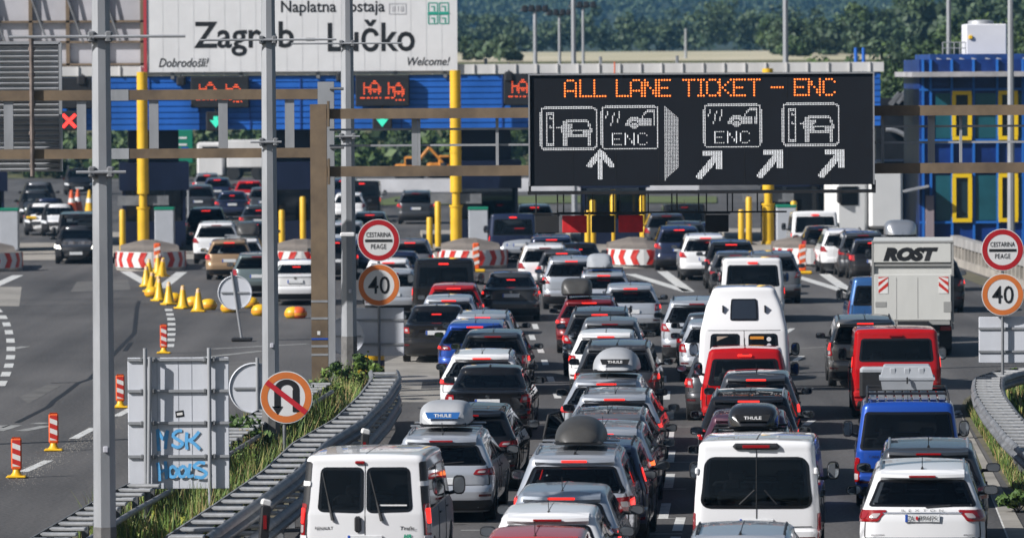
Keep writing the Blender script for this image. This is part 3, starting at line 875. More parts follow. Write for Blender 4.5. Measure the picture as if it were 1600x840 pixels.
GREEN_SIGN = mat('green_sign', (.008, .20, .12), .45)
BLKPAINT = mat('black_sign_paint', (.012, .012, .013), .5)
mat('letter_white', (.75, .75, .75), .5)
ORANGE_FADED = mat('faded_orange_ring', (.62, .17, .035), .5, var=.12, scale=4)
SIGNRED = mat('sign_red', (.42, .012, .018), .45, var=.12, scale=4)
SIGNRED2 = mat('sign_red_bar', (.50, .02, .03), .45)
SIGNW = mat('sign_white', (.70, .70, .70), .45, var=.06, scale=3)
BARK = mat('bark', (.07, .05, .035), .9, var=.4, scale=5)
def leafm(k, c): return mat(k, c, .65, var=.35, scale=.4)
LEAF = [leafm('leaf_dark', (.022, .045, .015)), leafm('leaf_mid', (.045, .085, .022)), leafm('leaf_light', (.085, .135, .035)), leafm('leaf_yellow', (.17, .16, .05))]

# ---------------------------------------------------------------- terrain
def th(Y):
    return interp([(0, 0), (430, 0), (470, 1.5), (545, 8.7), (900, 10.9), (1250, 12), (2100, 18), (2600, 40), (3200, 85), (4000, 160)], Y)
YS = [-60, 0, 80, 160, 240, 320, 400, 430, 450, 470, 500, 545, 620, 700, 800, 900, 1050, 1250, 1600, 2100, 2350, 2600, 2900, 3200, 3600, 4000]
def sheet(xs, ys, fz, name, m):
    mb = MB(); n = len(xs)
    mb.v = [(x, y, fz(x, y)) for y in ys for x in xs]
    for i in range(len(ys) - 1):
        for j in range(n - 1): mb.f.append((i * n + j, i * n + j + 1, (i + 1) * n + j + 1, (i + 1) * n + j)); mb.m.append(0)
    return tag(mb.build(name, m), kind='structure')
sheet([-1200, -300, -120, 0, 120, 300, 1200], [-700] + [y for y in YS if y <= 1050], lambda x, y: th(y) - .008, 'ground', GRASSG)
sheet([-1200, -300, -120, 0, 120, 300, 1200], [y for y in YS if y >= 1050], lambda x, y: th(y) - .008, 'wooded_hill', mat('forest_floor', (.022, .04, .016), .95, var=.5, scale=.02))
sheet([-62, 0, 62], [-60, 100, 200, 300, 432], lambda x, y: 0.0, 'road', ASPH)
sheet([-70, 0, 42], [545, 620, 700, 800, 900], lambda x, y: th(y) + .02, 'field', FIELD)

def flat(name, polys, m, z=.004, kind='structure'):
    mb = MB()
    for p in polys:
        vs = [gp(x, y, 0) for x, y in p]
        a = sum((vs[i].x * vs[(i + 1) % len(vs)].y - vs[(i + 1) % len(vs)].x * vs[i].y) for i in range(len(vs)))
        if a < 0: vs = vs[::-1]
        mb.add([(v.x, v.y, z) for v in vs], [tuple(range(len(vs)))])
    return tag(mb.build(name, m), kind=kind)
def stroke_poly(p0, p1, w):
    a, b = gp(*p0), gp(*p1); d = (b - a).normalized(); n = Vector((-d.y, d.x, 0)) * w / 2
    return a, b, n
def strokes(name, segs, w, m, z=.006):
    mb = MB()
    for p0, p1 in segs:
        a, b, n = stroke_poly(p0, p1, w)
        mb.add([(q.x, q.y, z) for q in (a - n, b - n, b + n, a + n)], [(0, 1, 2, 3)])
    return tag(mb.build(name, m), kind='structure')

# paler slabs in front of the booths and the dusty gore by the barrier end
flat('concrete_apron', [[(-60, 407), (1360, 398), (1360, 372), (-60, 380)]], CONC, .003)
flat('dusty_pavement', [[(585, 628), (560, 580), (628, 555), (700, 560), (700, 628)], [(-60, 448), (34, 448), (30, 478), (-60, 478)]], CONC_L, .003)
# lane markings
dash = []
for y0, y1, xa, xb in ((829, 808, 1058, 1064), (810, 786, 1036, 1041), (762, 740, 1044, 1048), (722, 704, 1046, 1049), (686, 670, 1046, 1048), (655, 640, 1046, 1048), (624, 611, 1041, 1042),
                       (597, 587, 1036, 1036), (571, 561, 1028, 1027), (846, 838, 1052, 1056)):
    dash.append(((xa, y0), (xb, y1)))
for x, y in ((833, 527), (846, 547), (853, 566), (862, 592), (872, 618), (880, 648), (838, 510)):
    dash.append(((x, y + 4), (x - 3, y - 4)))
for x, y in ((1046, 528), (1062, 519), (1230, 517), (1245, 560), (1258, 610), (1262, 660), (1268, 720), (1275, 780)):
    dash.append(((x - 4, y + 4), (x + 8, y - 4)))
strokes('lane_dashes', dash, .17, PAINTW, .006)
strokes('rumble_strips', [((1000, 667), (1085, 666.5)), ((1000, 722), (1078, 721.5)), ((770, 713), (845, 712.5)), ((745, 740), (800, 739.5)), ((725, 800), (800, 799.5)), ((720, 828), (790, 827.5)), ((985, 810), (1070, 809.5)), ((985, 834), (1066, 833.5)),
                          ((1000, 764), (1072, 763.5)), ((610, 628), (690, 627)), ((1225, 545), (1320, 541))], .16, PAINTF, .0055)
strokes('edge_line', [((1540, 738), (1556, 775)), ((1556, 775), (1572, 815)), ((1572, 815), (1590, 860)), ((1496, 648), (1522, 638)), ((1482, 655), (1500, 641))], .18, PAINTW)
strokes('nose_marking', [((1035, 424), (1076, 455)), ((985, 428), (1076, 456)), ((1245, 432), (1330, 458)), ((1288, 428), (1330, 457)), ((196, 424), (238, 448)), ((284, 425), (252, 450)), ((-10, 447), (28, 430)),
                         ((600, 424), (640, 452)), ((640, 452), (700, 428))], .42, PAINTW)
# dotted edge lines on the exit carriageway
dots = []
for i in range(17):
    t = i / 16; x = -28 + 38 * math.sin(PI * (.18 + .82 * t)) if False else None
pts_l = [(-6, 482), (3, 492), (9, 503), (13, 515), (16, 528), (17, 541), (17, 554), (15, 567), (11, 580), (5, 594), (-3, 610)]
def along_dashes(pp):
    return [((x + (x2 - x) * .05, y + (y2 - y) * .05), (x + (x2 - x) * .55, y + (y2 - y) * .55)) for (x, y), (x2, y2) in zip(pp[:-1], pp[1:])]
dots += along_dashes(pts_l)
dots += along_dashes(((263, 482), (265, 489), (267, 496), (268, 504), (268, 512), (268, 520), (267, 528), (266, 537), (264, 546)))
strokes('dotted_edge_line', dots, .24, PAINTW)
strokes('exit_lane_dashes', [((36, 737), (76, 719)), ((115, 685), (147, 668)), ((182, 650), (205, 638))], .2, PAINTW)
strokes('painted_arrow', [((-5, 673), (24, 664)), ((33, 673), (74, 665)), ((-5, 668), (6, 664)), ((55, 662), (70, 660)), ((20, 545), (40, 541)), ((300, 560), (410, 548)), ((330, 545), (480, 537))], .3, PAINTF, .0055)
crack = [(26, 660), (50, 648), (76, 635), (84, 626), (104, 612), (122, 598), (140, 592), (210, 520), (214, 480), (217, 470)]
strokes('tar_seams', list(zip(crack[:-1], crack[1:])) + [((80, 598), (126, 597)), ((195, 548), (205, 535))], .13, TAR, .005)
strokes('patch_seams', [((0, 470), (200, 466)), ((30, 478), (420, 470)), ((300, 600), (420, 590)), ((1240, 470), (1330, 466)), ((640, 560), (690, 558))], .09, mat('old_joint', (.035, .035, .036), .8), .0045)

# mended patches, oil drips and tyre-polished tracks
PATCH_D = mat('asphalt_patch_dark', (.062, .060, .060), .85, var=.3, scale=1.2); PATCH_L = mat('asphalt_patch_light', (.125, .12, .114), .9, var=.35, scale=1.0)
flat('dark_patches', [[(1225, 590), (1300, 588), (1304, 606), (1226, 608)], [(660, 596), (690, 595), (690, 606), (658, 607)]], PATCH_D, .0035)
flat('pale_patches', [[(120, 440), (200, 437), (204, 452), (110, 456)], [(270, 575), (420, 560), (420, 590), (300, 604)], [(30, 620), (75, 600), (95, 602), (45, 630)], [(1180, 448), (1300, 470), (1290, 478), (1170, 456)], [(985, 470), (1030, 468), (1030, 480), (980, 482)]], PATCH_L, .0035)
mb = MB(); random.seed(21)
for lane in ([(590, 900), (700, 640), (790, 480)], [(880, 900), (930, 640), (900, 440)], [(1190, 900), (1170, 640), (1130, 430)], [(1440, 900), (1380, 560), (1350, 430)]):
    for k in range(60):
        t = random.random() * 2; i = min(1, int(t)); f = t - i
        x = lane[i][0] + (lane[i + 1][0] - lane[i][0]) * f; y = lane[i][1] + (lane[i + 1][1] - lane[i][1]) * f
        p = gp(x, y); p.x += random.gauss(0, .25); r_ = random.uniform(.04, .16)
        mb.add([(p.x + r_ * math.cos(a * PI / 4) * random.uniform(.7, 1.2), p.y + r_ * 1.8 * math.sin(a * PI / 4) * random.uniform(.7, 1.2), .0042) for a in range(8)], [tuple(range(8))])
tag(mb.build('oil_drips', TAR), kind='structure')
mb = MB()
for k in range(1500):
    t = random.random(); p = gp(20 + 205 * t + random.gauss(0, 10), 752 - 118 * t + random.gauss(0, 7)); r_ = random.uniform(.005, .014); a0 = random.random() * 3
    mb.add([(p.x + r_ * math.cos(a0 + a * PI / 2), p.y + r_ * math.sin(a0 + a * PI / 2), .004) for a in range(4)] + [(p.x, p.y, .004 + r_)], [(0, 1, 4), (1, 2, 4), (2, 3, 4), (3, 0, 4)])
tag(mb.build('gravel', mat('loose_grit', (.30, .28, .25), .95, var=.4, scale=9)), kind='stuff')
random.seed(7)
# ---------------------------------------------------------------- foliage helpers
def rnd_dir():
    z = random.uniform(-1, 1); a = random.uniform(0, 2 * PI); q = math.sqrt(1 - z * z)
    return Vector((q * math.cos(a), q * math.sin(a), z))
def leaf_quad(mb, p, n, sz, mi):
    a = n.orthogonal().normalized(); b = n.cross(a); t = random.uniform(0, PI)
    u = (a * math.cos(t) + b * math.sin(t)) * sz * random.uniform(.6, 1.1); v = (b * math.cos(t) - a * math.sin(t)) * sz * random.uniform(.35, .7)
    mb.add([p - u, p + v * .9, p + u, p - v], [(0, 1, 2, 3)], mi)
def crown(mb, c, rx, rz, nclump, nleaf, sz, mats=(0, 1, 2)):
    for k in range(nclump):
        d = rnd_dir(); q = random.uniform(.25, .92)
        cc = Vector((c[0] + d.x * rx * q, c[1] + d.y * rx * q, c[2] + d.z * rz * q))
        r = rx * random.uniform(.22, .42)
        mi = random.choices(mats, weights=[4, 4, 2][:len(mats)])[0]
        for i in range(nleaf):
            e = rnd_dir(); p = cc + Vector((e.x, e.y, e.z * .85)) * r * random.uniform(.55, 1.05)
            n = (e + rnd_dir() * .7).normalized()
            leaf_quad(mb, p, n, sz * random.uniform(.7, 1.3), mi if random.random() < .8 else random.choice(mats))
def tree(name, label, loc, h, r, group, sz=.4, nc=26, nl=34, tr=.18, crown_base=.22, mats=LEAF):
    root = thing(name, label, 'tree', loc, 0, group)
    t = MB(); top = h * .7
    t.tube((0, 0, -.3), (random.uniform(-.2, .2), 0, h * .35), tr, 8, r1=tr * .7)
    t.tube((0, 0, h * .33), (random.uniform(-.4, .4), .1, top), tr * .7, 7, r1=tr * .25)
    for i in range(6):
        a = random.uniform(0, 2 * PI); z0 = h * random.uniform(.25, .5)
        t.tube((0, 0, z0), (math.cos(a) * r * .7, math.sin(a) * r * .7, z0 + h * random.uniform(.12, .3)), tr * .4, 5, r1=tr * .12)
    t.build('trunk', BARK, root, 50)
    m = MB(); z0 = h * crown_base
    crown(m, (0, 0, (h + z0) / 2), r, (h - z0) / 2, nc, nl, sz)
    m.build('crown', mats, root)
    return root

# far woodland on the hill and along the field
def woodland(name, cells, mats):
    mb = MB()
    for (x, y, h, r, sz, ncl, nlf) in cells:
        crown(mb, (x, y, th(y) + h * .5), r, h * .55, ncl, nlf, sz)
    return tag(mb.build(name, mats), kind='stuff')
cells = []
for row, Y in enumerate((2140, 2220, 2300, 2380, 2470, 2560, 2660, 2760)):
    for i in range(30):
        x = at(640 + i * 36 + random.uniform(-14, 14), 50, Y).x
        h = random.uniform(12, 21); cells.append((x, Y + random.uniform(-30, 30), h, h * .45, 1.0, 12, 40))
FARL = [leafm('far_leaf_dark', (.045, .078, .036)), leafm('far_leaf_mid', (.06, .10, .045)), leafm('far_leaf_light', (.075, .118, .052))]  # paler, closer-toned leaves put part of the distance haze into their colour
woodland('far_woodland', cells, FARL)
cells = []
for i in range(34):
    Y = random.uniform(905, 960); px = 690 + i * 17 + random.uniform(-6, 6)
    h = random.choice((5.0, 6, 4, 7)) * (1.0 if px < 1080 else 1.3); cells.append((at(px, 60, Y).x, Y, h, h * .5, .45, 12, 45))
for i in range(20):
    Y = random.uniform(1150, 1240); px = 700 + i * 30 + random.uniform(-8, 8)
    h = random.uniform(6, 10); cells.append((at(px, 60, Y).x, Y, h, h * .5, .55, 12, 40))
for i in range(7):
    Y = 560 + random.uniform(0, 30); px = 712 + i * 15
    h = random.uniform(1.6, 3.0) if i < 6 else 1.2; cells.append((at(px, 90, Y).x, Y, h, h * .7, .5, 10, 20))
woodland('field_edge_trees', cells, FARL)
# trees behind the toll plaza
tl = [(1262, 118, 395, .9), (1296, 95, 405, 1.0), (1330, 100, 398, 1.0), (1366, 70, 425, 1.2), (1400, 78, 410, 1.1), (1438, 55, 432, 1.2), (1475, 45, 445, 1.3), (1515, 20, 455, 1.4), (1560, 10, 460, 1.4), (1605, 18, 450, 1.3),
      (1385, 150, 345, .8), (1415, 130, 335, .9), (1350, 128, 372, .8), (1440, 95, 372, 1.0), (1640, 20, 470, 1.4), (1245, 60, 640, 1.3), (1290, 30, 700, 1.6), (1345, 5, 720, 1.6), (1420, -15, 740, 1.8), (1500, -30, 760, 1.8), (1580, -40, 780, 1.8), (1210, 25, 760, 1.4)]
kinds = ['dark green bushy tree', 'olive green spreading tree', 'pale green young tree']
where = ['behind the variable message sign', 'behind the blue control building', 'rising above the toll canopy end', 'on the slope beyond the plaza']
tree_lab = ['dark round tree just right of the lone steel mast', 'bushy tree peeping over the corner of the big message board', 'tree behind the two short blue poles', 'broad tree above the right end of the message board', 'tree in the gap between message board and blue building',
            'tree just left of the blue building rooftop', 'tall tree behind the thin mast of the blue building', 'tall tree behind the white rooftop cabinet', 'tall tree at the picture corner behind the lamp post', 'outermost tree behind the blue building',
            'low pale green tree beside the message board edge', 'bright green bush tree at the corner of the blue building', 'low tree behind the canopy end', 'dark tree over the blue building parapet', 'tree beyond the blue building at the frame edge',
            'distant hazy tree right of the straw field', 'distant tall hazy tree above the short blue poles', 'distant hazy tree reaching the top above the message board end', 'distant hazy tree between board and rooftop', 'distant hazy tree above the rooftop railing',
            'distant hazy tree behind the white cabinet top', 'distant hazy tree where field and hill meet']
for (px, ty, Y, k), lab in zip(tl, tree_lab):
    z = th(Y); p = at(px, ty, Y); h = p.z - z
    tree('broadleaf_tree', lab, (p.x, Y, z), h, max(2.0, h * (.36 if Y < 600 else .5)), 'trees behind the toll plaza', crown_base=.22 if Y < 600 else .02, sz=.16 * Y / 400 + .07, nc=44, nl=90)
# bushes and trees seen under the canopy
for (px, ty, by, Y, lab) in ((320, 218, 285, 436, 'young green tree seen under the canopy past the green sign'), (352, 225, 290, 432, 'small green tree above the queue beyond the booths'), (205, 215, 260, 440, 'green tree beyond the booths next to the yellow column'), (545, 200, 270, 445, 'bush tree beyond the booths behind the white display post'),
                              (640, 195, 262, 448, 'dense tree under the canopy near the orange diggers'), (745, 200, 260, 444, 'dark tree behind the middle yellow column'), (905, 200, 280, 446, 'dark tree under the message board'), (1010, 215, 285, 446, 'tree below the message board beyond the booths'), (20, 200, 260, 445, 'tree beyond the far booth at the frame edge'), (1120, 215, 285, 446, 'tree under the board by the yellow column')):
    p = at(px, ty, Y); z = th(Y); h = max(3.0, p.z - z)
    tree('broadleaf_tree', lab, (p.x, Y, z), h, h * .5, 'trees beyond the booths', sz=.24, nc=22, nl=55, crown_base=.05)
cells = []
for i in range(130):
    px = -60 + i * 11; Y = random.uniform(426, 470); cells.append((at(px, 250, Y).x, Y, random.uniform(1.5, 3.2), 2.2, .5, 6, 16))
woodland('scrub_bank', cells, LEAF[:3])
cells = []
for i in range(46):
    Y = random.uniform(640, 800); px = 1225 + i * 9.5; zt_ = interp([(1225, 62), (1300, 30), (1420, -10), (1640, -50)], px) + random.uniform(0, 45)
    h = at(px, zt_, Y).z - th(Y); cells.append((at(px, 60, Y).x, Y, max(4, h), max(3, h * .4), .5, 12, 44))
woodland('slope_woodland', cells, FARL)
# unseen wood added behind the camera to darken reflections in rear windows and tailgates
cells = []
for i in range(44):
    cells.append((-150 + i * 7 + random.uniform(-3, 3), random.uniform(-80, -50), random.uniform(22, 32), 6.5, 1.6, 12, 26))
woodland('added_reflection_woodland', cells, LEAF[:3])

# ---------------------------------------------------------------- toll canopy
CY = 250.0
def X(px, Y=CY): return at(px, 300, Y).x
def Z(py, Y=CY, px=800): return at(px, py, Y).z
canopy = thing('toll_canopy', 'long blue corrugated toll plaza canopy with white roof edge', 'canopy', (X(650), CY, 0))
x0, x1 = X(-120) - X(650), X(1376) - X(650)
mb = MB(); zt, zb = Z(116), Z(200); n = 9
prof = []
for i in range(n):
    a = zb + (zt - zb) * i / n; b = zb + (zt - zb) * (i + 1) / n
    prof += [(-.03, a), (-.03, b - .05), (.03, b - .04), (.03, b)]
vs = [(x, y, z) for x in (x0, x1) for y, z in prof]; q = len(prof)
mb.add(vs, [(i, q + i, q + i + 1, i + 1) for i in range(q - 1)])
mb.box(((x0 + x1) / 2, 6.1, (zt + zb) / 2), (x1 - x0 - .02, 12, zt - zb - .02))
mb.build('fascia', BLUE, canopy)
mb = MB(); mb.box(((x0 + x1) / 2, 6.05, (zt + Z(101)) / 2 + .02), (x1 - x0 + .3, 12.3, Z(101) - zt))
for i in range(46): mb.box((x0 + (x1 - x0) * (i + .5) / 46, -.13, (zt + Z(101)) / 2 + .02), (.05, .06, Z(101) - zt + .02))
mb.build('roof_edge', WHITEP, canopy)
mb = MB()
for i in range(19): mb.box((x0 + (x1 - x0) * (i + .5) / 19, -.045, (zt + zb) / 2), (.05, .05, zt - zb))
mb.build('cladding_joint', mat('blue_joint', (.012, .06, .28), .5), canopy)
for px, py in ((285, 124), (796, 120), (130, 122), (534, 119)):
    c = MB().rbox((X(px) - X(650), -.3, Z(py)), (.4, .5, .45), .08); c.tube((X(px) - X(650), -.1, Z(py) + .2), (X(px) - X(650), .1, Z(py) + .6), .05)
    c.build('floodlight', BLACK, canopy)
for px in (300, 420, 560, 650, 690, 760, 940, 1060):
    MB().tube((X(px) - X(650), 1, Z(101)), (X(px) - X(650), 1, Z(101) + random.uniform(.25, .6)), .07, 6).build('roof_fixing', GALV_D, canopy)
MB().tube((X(961) - X(650), -.6, Z(116)), (X(961) - X(650), -.6, Z(98)), .03, 6).build('aerial', ORP, canopy)
# columns
col = None
for px, lab in ((227, 'yellow round column carrying the canopy by the cone cluster'), (713, 'yellow round column carrying the canopy in the middle of the plaza'), (1198, 'yellow round column half hidden behind the message board')):
    if col is None:
        col = thing('canopy_column', lab, 'column', (X(px), CY - 1.5, 0), 0, 'yellow canopy columns')
        MB().lathe([(.30, 0), (.30, .3), (.25, .32), (.25, 1.85), (.29, 1.87), (.29, 1.95)], n=20).build('lower_shaft', YEL, col, 40)
        MB().lathe([(.17, 1.95), (.17, 2.5)], n=16).build('neck', YEL, col, 40)
        MB().box((0, .1, 2.22), (2.2, .15, .42)).build('cross_panel', GALV_D, col)
        MB().lathe([(.25, 2.5), (.255, 2.55), (.25, 2.6), (.24, 5.0), (.235, 7.75), (.001, 7.76)], n=20).build('upper_shaft', YEL, col, 40)
        MB().lathe([(.262, 4.2), (.262, 4.3)], n=20).build('band', YEL, col, 40)
    else: dup(col, (X(px), CY - 1.5, 0), lab)

def dots_mb(pts, r, y=0.0, n=6):
    mb = MB()
    for x, z in pts: mb.add([(x + r * math.cos(2 * PI * i / n), y, z + r * math.sin(2 * PI * i / n)) for i in range(n)], [tuple(range(n))])
    return mb
# lane displays hanging on the fascia
ICON = ["........##....", "..#....####...", "..#...#....#..", "..#####....##.", "..#..########.", "..#..##.##.##.", "..#...#....#..", "..............", "###.##.#.##.#."]
for px0, px1, py0, py1, lab, xo, inv in ((95, 146, 117, 166, 'black lane display beside the thick lamp post, dark face', 0, 0), (300, 391, 117, 166, 'black lane display with red glyphs left of the pole', 0, 1), (557, 641, 116, 165, 'black lane display with orange car glyphs above the green arrow', 0, 1), (788, 872, 115, 165, 'black lane display partly behind the big message board', 0, 1)):
    w_, h_ = X(px1) - X(px0), Z(py0) - Z(py1)
    dsp = thing('lane_display', lab, 'display', ((X(px0) + X(px1)) / 2, CY - .45, (Z(py0) + Z(py1)) / 2), 0, 'lane displays on the canopy')
    MB().rbox((0, .15, 0), (w_, .3, h_), .04).build('housing', LEDBLK, dsp)
    if inv:
        pts = []
        for r_, row in enumerate(ICON):
            for c_, ch in enumerate(row):
                if ch == '#':
                    pts.append((-w_ * .40 + c_ * .07, h_ * .30 - r_ * .09)); pts.append((w_ * .06 + c_ * .065, h_ * .30 - r_ * .09 - (.1 if c_ > 5 else 0)))
        dots_mb(pts, .030, -.006).build('glyphs', REDLED, dsp)
# lane signals
def signal(px, py, Y, lab, m, shape):
    sgn = thing('lane_signal', lab, 'signal', (X(px, Y), Y, Z(py, Y)), 0, 'lane signals under the canopy')
    mb = MB().rbox((0, .12, 0), (.85, .24, .85), .05); mb.tube((0, .15, .4), (0, .15, 1.0), .04); mb.build('housing', BLACK, sgn)
    mb = MB()
    if shape == 'x':
        for a in (PI / 4, -PI / 4): mb.box((0, -.012 if a > 0 else -.016, 0), (.78, .01, .13), 0, Matrix.Rotation(a, 3, 'Y'))
    else: mb.prism([(0, -.28), (.26, .05), (.1, .05), (.1, .22), (-.1, .22), (-.1, .05), (-.26, .05)], -.02, -.01)
    mb.build('symbol', m, sgn)
signal(109, 185, CY - .5, 'black signal with a red cross by the louvred board', RLED, 'x')
signal(598, 187, CY - .5, 'black signal with a green arrow under the orange display', GLED, 'a')
signal(338, 187, CY - .5, 'black signal with a small green light left of the pole', GLED, 'a')

# big welcome billboard
BY = 249.75
bb = thing('toll_station_billboard', 'huge white billboard naming the Zagreb toll station above the canopy', 'billboard', (X(474, BY), BY, Z(110, BY)))
bw, bh = X(716, BY) - X(232, BY), 4.4
MB().box((0, .06, bh / 2), (bw, .12, bh)).build('panel', WHITE, bb)
mb = MB()
for i in range(1, 20): mb.box((-bw / 2 + bw * i / 20, -.003, bh / 2), (.02, .004, bh))
mb.build('panel_joint', mat('panel_joint_grey', (.60, .60, .61), .5), bb)
MB().box((-bw / 2 - .09, .05, bh / 2), (.14, .2, bh + .2)).build('red_edge', mat('billboard_red', (.45, .05, .06), .5), bb)
for f in (-.42, -.2, .05, .3, .46): MB().box((bw * f, .4, 1.2), (.15, .6, 3.0)).build('brace', GALV_D, bb)
def bt(t, pxc, pyc, wpx, hpx, m=BLKPAINT, bold=.0, shear=.0, nm='lettering', sp=1.0):
    c = at(pxc, pyc, BY)
    return text(t, (c.x - bb.location.x, -.012, c.z - bb.location.z), wpx / FPX * BY, hpx / FPX * BY, m, bb, nm, bold, shear, spacing=sp)
bt('Zagreb', 381, 61, 156, 54, bold=.015); bt('-', 485, 62, 14, 4, bold=.02); bt('Lu\u010dko', 580, 56, 136, 50, bold=.015)
bt('Naplatna postaja', 520, 13, 162, 24, bold=.012); bt('Dobrodo\u0161li!', 287, 98, 78, 14, shear=.3, bold=.008); bt('Welcome!', 670, 96, 66, 13, shear=.3, bold=.008)
GRN = mat('emblem_green', (.02, .36, .26), .5)
mb = MB(); u = BY / FPX
ec = at(685, 21, BY); ex, ez = ec.x - bb.location.x, ec.z - bb.location.z
for sx in (-1, 1):
    for sz in (-1, 1):
        cx, cz = ex + sx * 8.6 * u, ez + sz * 9 * u
        for (dx, dz, ww, hh) in ((0, 7.2, 14, 1.4), (0, -7.2, 14, 1.4), (7, 0, 1.4, 14), (-7, 0, 1.4, 14), (0, 1.5, 6, 1.6), (2, -2.5, 1.8, 6)):
            mb.box((cx + dx * u, -.008, cz + dz * u), (ww * u, .012, hh * u))
mb.box((ex, -.014, ez), (34 * u, .01, 2.4 * u)); mb.build('green_emblem', GRN, bb)
mb = MB(); ec = at(621, 14, BY); 
for (dx, dz, ww, hh) in ((0, 8, 26, 1), (0, -8, 26, 1), (13, 0, 1, 16), (-13, 0, 1, 16), (-6, 0, 5, 8), (1, 0, 1, 8), (7, 0, 5, 8)): mb.box((ec.x - bb.location.x + dx * u, -.008, ec.z - bb.location.z + dz * u), (ww * u, .012, hh * u))
mb.build('road_number_badge', mat('badge_grey', (.5, .5, .52), .5), bb)
# back of a second billboard
gb = thing('framed_billboard', 'back of a grey panelled billboard in a rusty frame', 'billboard', (X(100, 252), 252, Z(105, 252)))
gw = X(231, 252) - X(-60, 252)
gx0 = X(-60, 252) - gb.location.x
MB().box((gx0 + gw / 2, .2, 2.2), (gw, .1, 4.4)).build('panel', mat('grey_panel', (.50, .49, .52), .6, var=.15, scale=.5), gb)
mb = MB()
for px in (-10, 50, 108, 166, 224): mb.box((X(px, 252) - gb.location.x, .05, 2.2), (.16, .2, 4.4))
for py in (30, 62, 97): mb.box((gx0 + gw / 2, .02, Z(py, 252) - gb.location.z), (gw, .14, .09))
mb.build('frame', RUST, gb)
mb = MB()
for px in (0, 66, 122, 180): mb.tube((X(px - 20, 252) - gb.location.x, -.2, 3.6), (X(px + 10, 252) - gb.location.x, -.02, 1.2), .05, 6)
mb.build('brace', GALV_D, gb)

# ---------------------------------------------------------------- toll islands, booths
def island(pxn, pxc, lab_i, lab_b, booth_dx=0.0, bw=2.7):
    # nose with chevron boards, concrete ramp, long kerb
    nz = 226.0; xn = X(pxn, nz); xc = X(pxc, 252); yaw = math.atan2(xn - xc, 26)
    isl = thing('toll_island', lab_i, 'traffic island', (xn, nz, 0), yaw, 'toll islands')
    W2 = 1.35
    mb = MB(); N = 16
    ring = [(W2 * math.cos(PI + PI * i / N), W2 * 1.3 * math.sin(PI + PI * i / N)) for i in range(N + 1)] + [(W2, 48), (-W2, 48)]
    mb.add([(x, y + .0, z) for z in (0, .18) for x, y in ring], [tuple(range(len(ring), 2 * len(ring)))] + [(i, (i + 1) % len(ring), len(ring) + (i + 1) % len(ring), len(ring) + i) for i in range(len(ring))])
    mb.build('kerb', CONC, isl)
    mb = MB()   # concrete crash block behind the board
    prof = [(-.9, .18), (-.7, .64), (3.5, 1.02), (5.3, 1.02), (5.9, .18)]
    for sx, k in ((-1.15, 0), (-.25, 1), (.25, 1), (1.15, 0)): mb.v += [(sx, y + .6 if False else y, z if k else min(z, .18 + (z - .18) * .75)) for y, z in prof]
    for j in range(3):
        for i in range(4): mb.f.append((j * 5 + i, (j + 1) * 5 + i, (j + 1) * 5 + i + 1, j * 5 + i + 1)); mb.m.append(0)
    mb.f += [(4, 3, 2, 1, 0), (15, 16, 17, 18, 19)]; mb.m += [0, 0]
    mb.build('crash_block', mat('grimy_concrete', (.20, .17, .145), .9, var=.5, scale=.9, bump=.3), isl)
    bd = MB(); rr = W2 + .02; k = 18
    P = lambda t, z, o=0.0: ((rr + o) * math.cos(PI + t * PI), (rr + o) * 1.3 * math.sin(PI + t * PI) - .05, z)
    vs = [P(i / k, z) for z in (.12, .74) for i in range(k + 1)]
    bd.add(vs, [(i, i + 1, k + 2 + i, k + 1 + i) for i in range(k)])
    bo = bd.build('chevron_board', WHITER, isl)
    for c in range(8):
        rd = MB()
        t0 = c / 8 + .015; w_ = .055; tip = -.03 if c < 4 else .03
        if c >= 4: t0 += .02
        z0, zm, z1 = .14, .43, .72
        o = .012
        for (za, zb, da, db) in ((z0, zm, 0, tip), (zm, z1, tip, 0)):
            rd.add([P(t0 - tip / 2 + da, za, o), P(t0 + w_ - tip / 2 + da, za, o), P(t0 + w_ - tip / 2 + db, zb, o), P(t0 - tip / 2 + db, zb, o)], [(0, 1, 2, 3)])
        rd.build('red_chevron', REDP, bo)
    # booth
    b = thing('toll_booth', lab_b, 'toll booth', (xn - math.sin(yaw) * 26 + booth_dx, nz + 26, .18), yaw, 'toll booths')
    MB().box((0, 0, .55), (bw, 4.2, 1.1)).build('base_wall', BLUE_D, b)
    MB().box((0, 0, 3.05), (bw + .3, 4.6, 1.2)).build('roof', BLUE_D, b)
    mb = MB()
    for x in (-1, 1):
        for y in (-2.0, 0, 2.0): mb.box((x * (bw / 2 - .06), y, 1.78), (.12, .14, 1.35))
    mb.build('window_frame', BLUE_D, b)
    MB().box((0, 0, 1.78), (bw - .16, 3.9, 1.34)).build('window', GLASS_DARK, b)
    MB().box((.1, .3, 1.4), (.5, .45, .9)).build('chair', SEAT, b)
    MB().box((0, .6, 4.35), (bw - .5, 2.2, 1.35)).build('duct', BLUE_D, b)
    return isl, b
island(-20, -45, 'toll island nose with dark chevrons at the frame edge beside the oncoming saloon', 'dark blue toll booth at the frame edge by the oncoming saloon')
island(235, 222, 'toll island nose with red chevrons behind the yellow cones', 'dark blue toll booth behind the column by the yellow cones', .5)
island(470, 468, 'toll island nose hidden behind the white saloon and the lamp post', 'dark blue toll booth between the two lamp posts')
island(738, 716, 'toll island nose with red chevrons behind the black van', 'dark blue toll booth at the middle yellow column', 1.2)
island(1002, 958, 'toll island nose with large red chevrons in front of the message board', 'dark blue toll booth below the message board')
island(1262, 1205, 'toll island nose with red and white chevrons by the silver van', 'dark blue toll booth right of the third yellow column', 1.0)
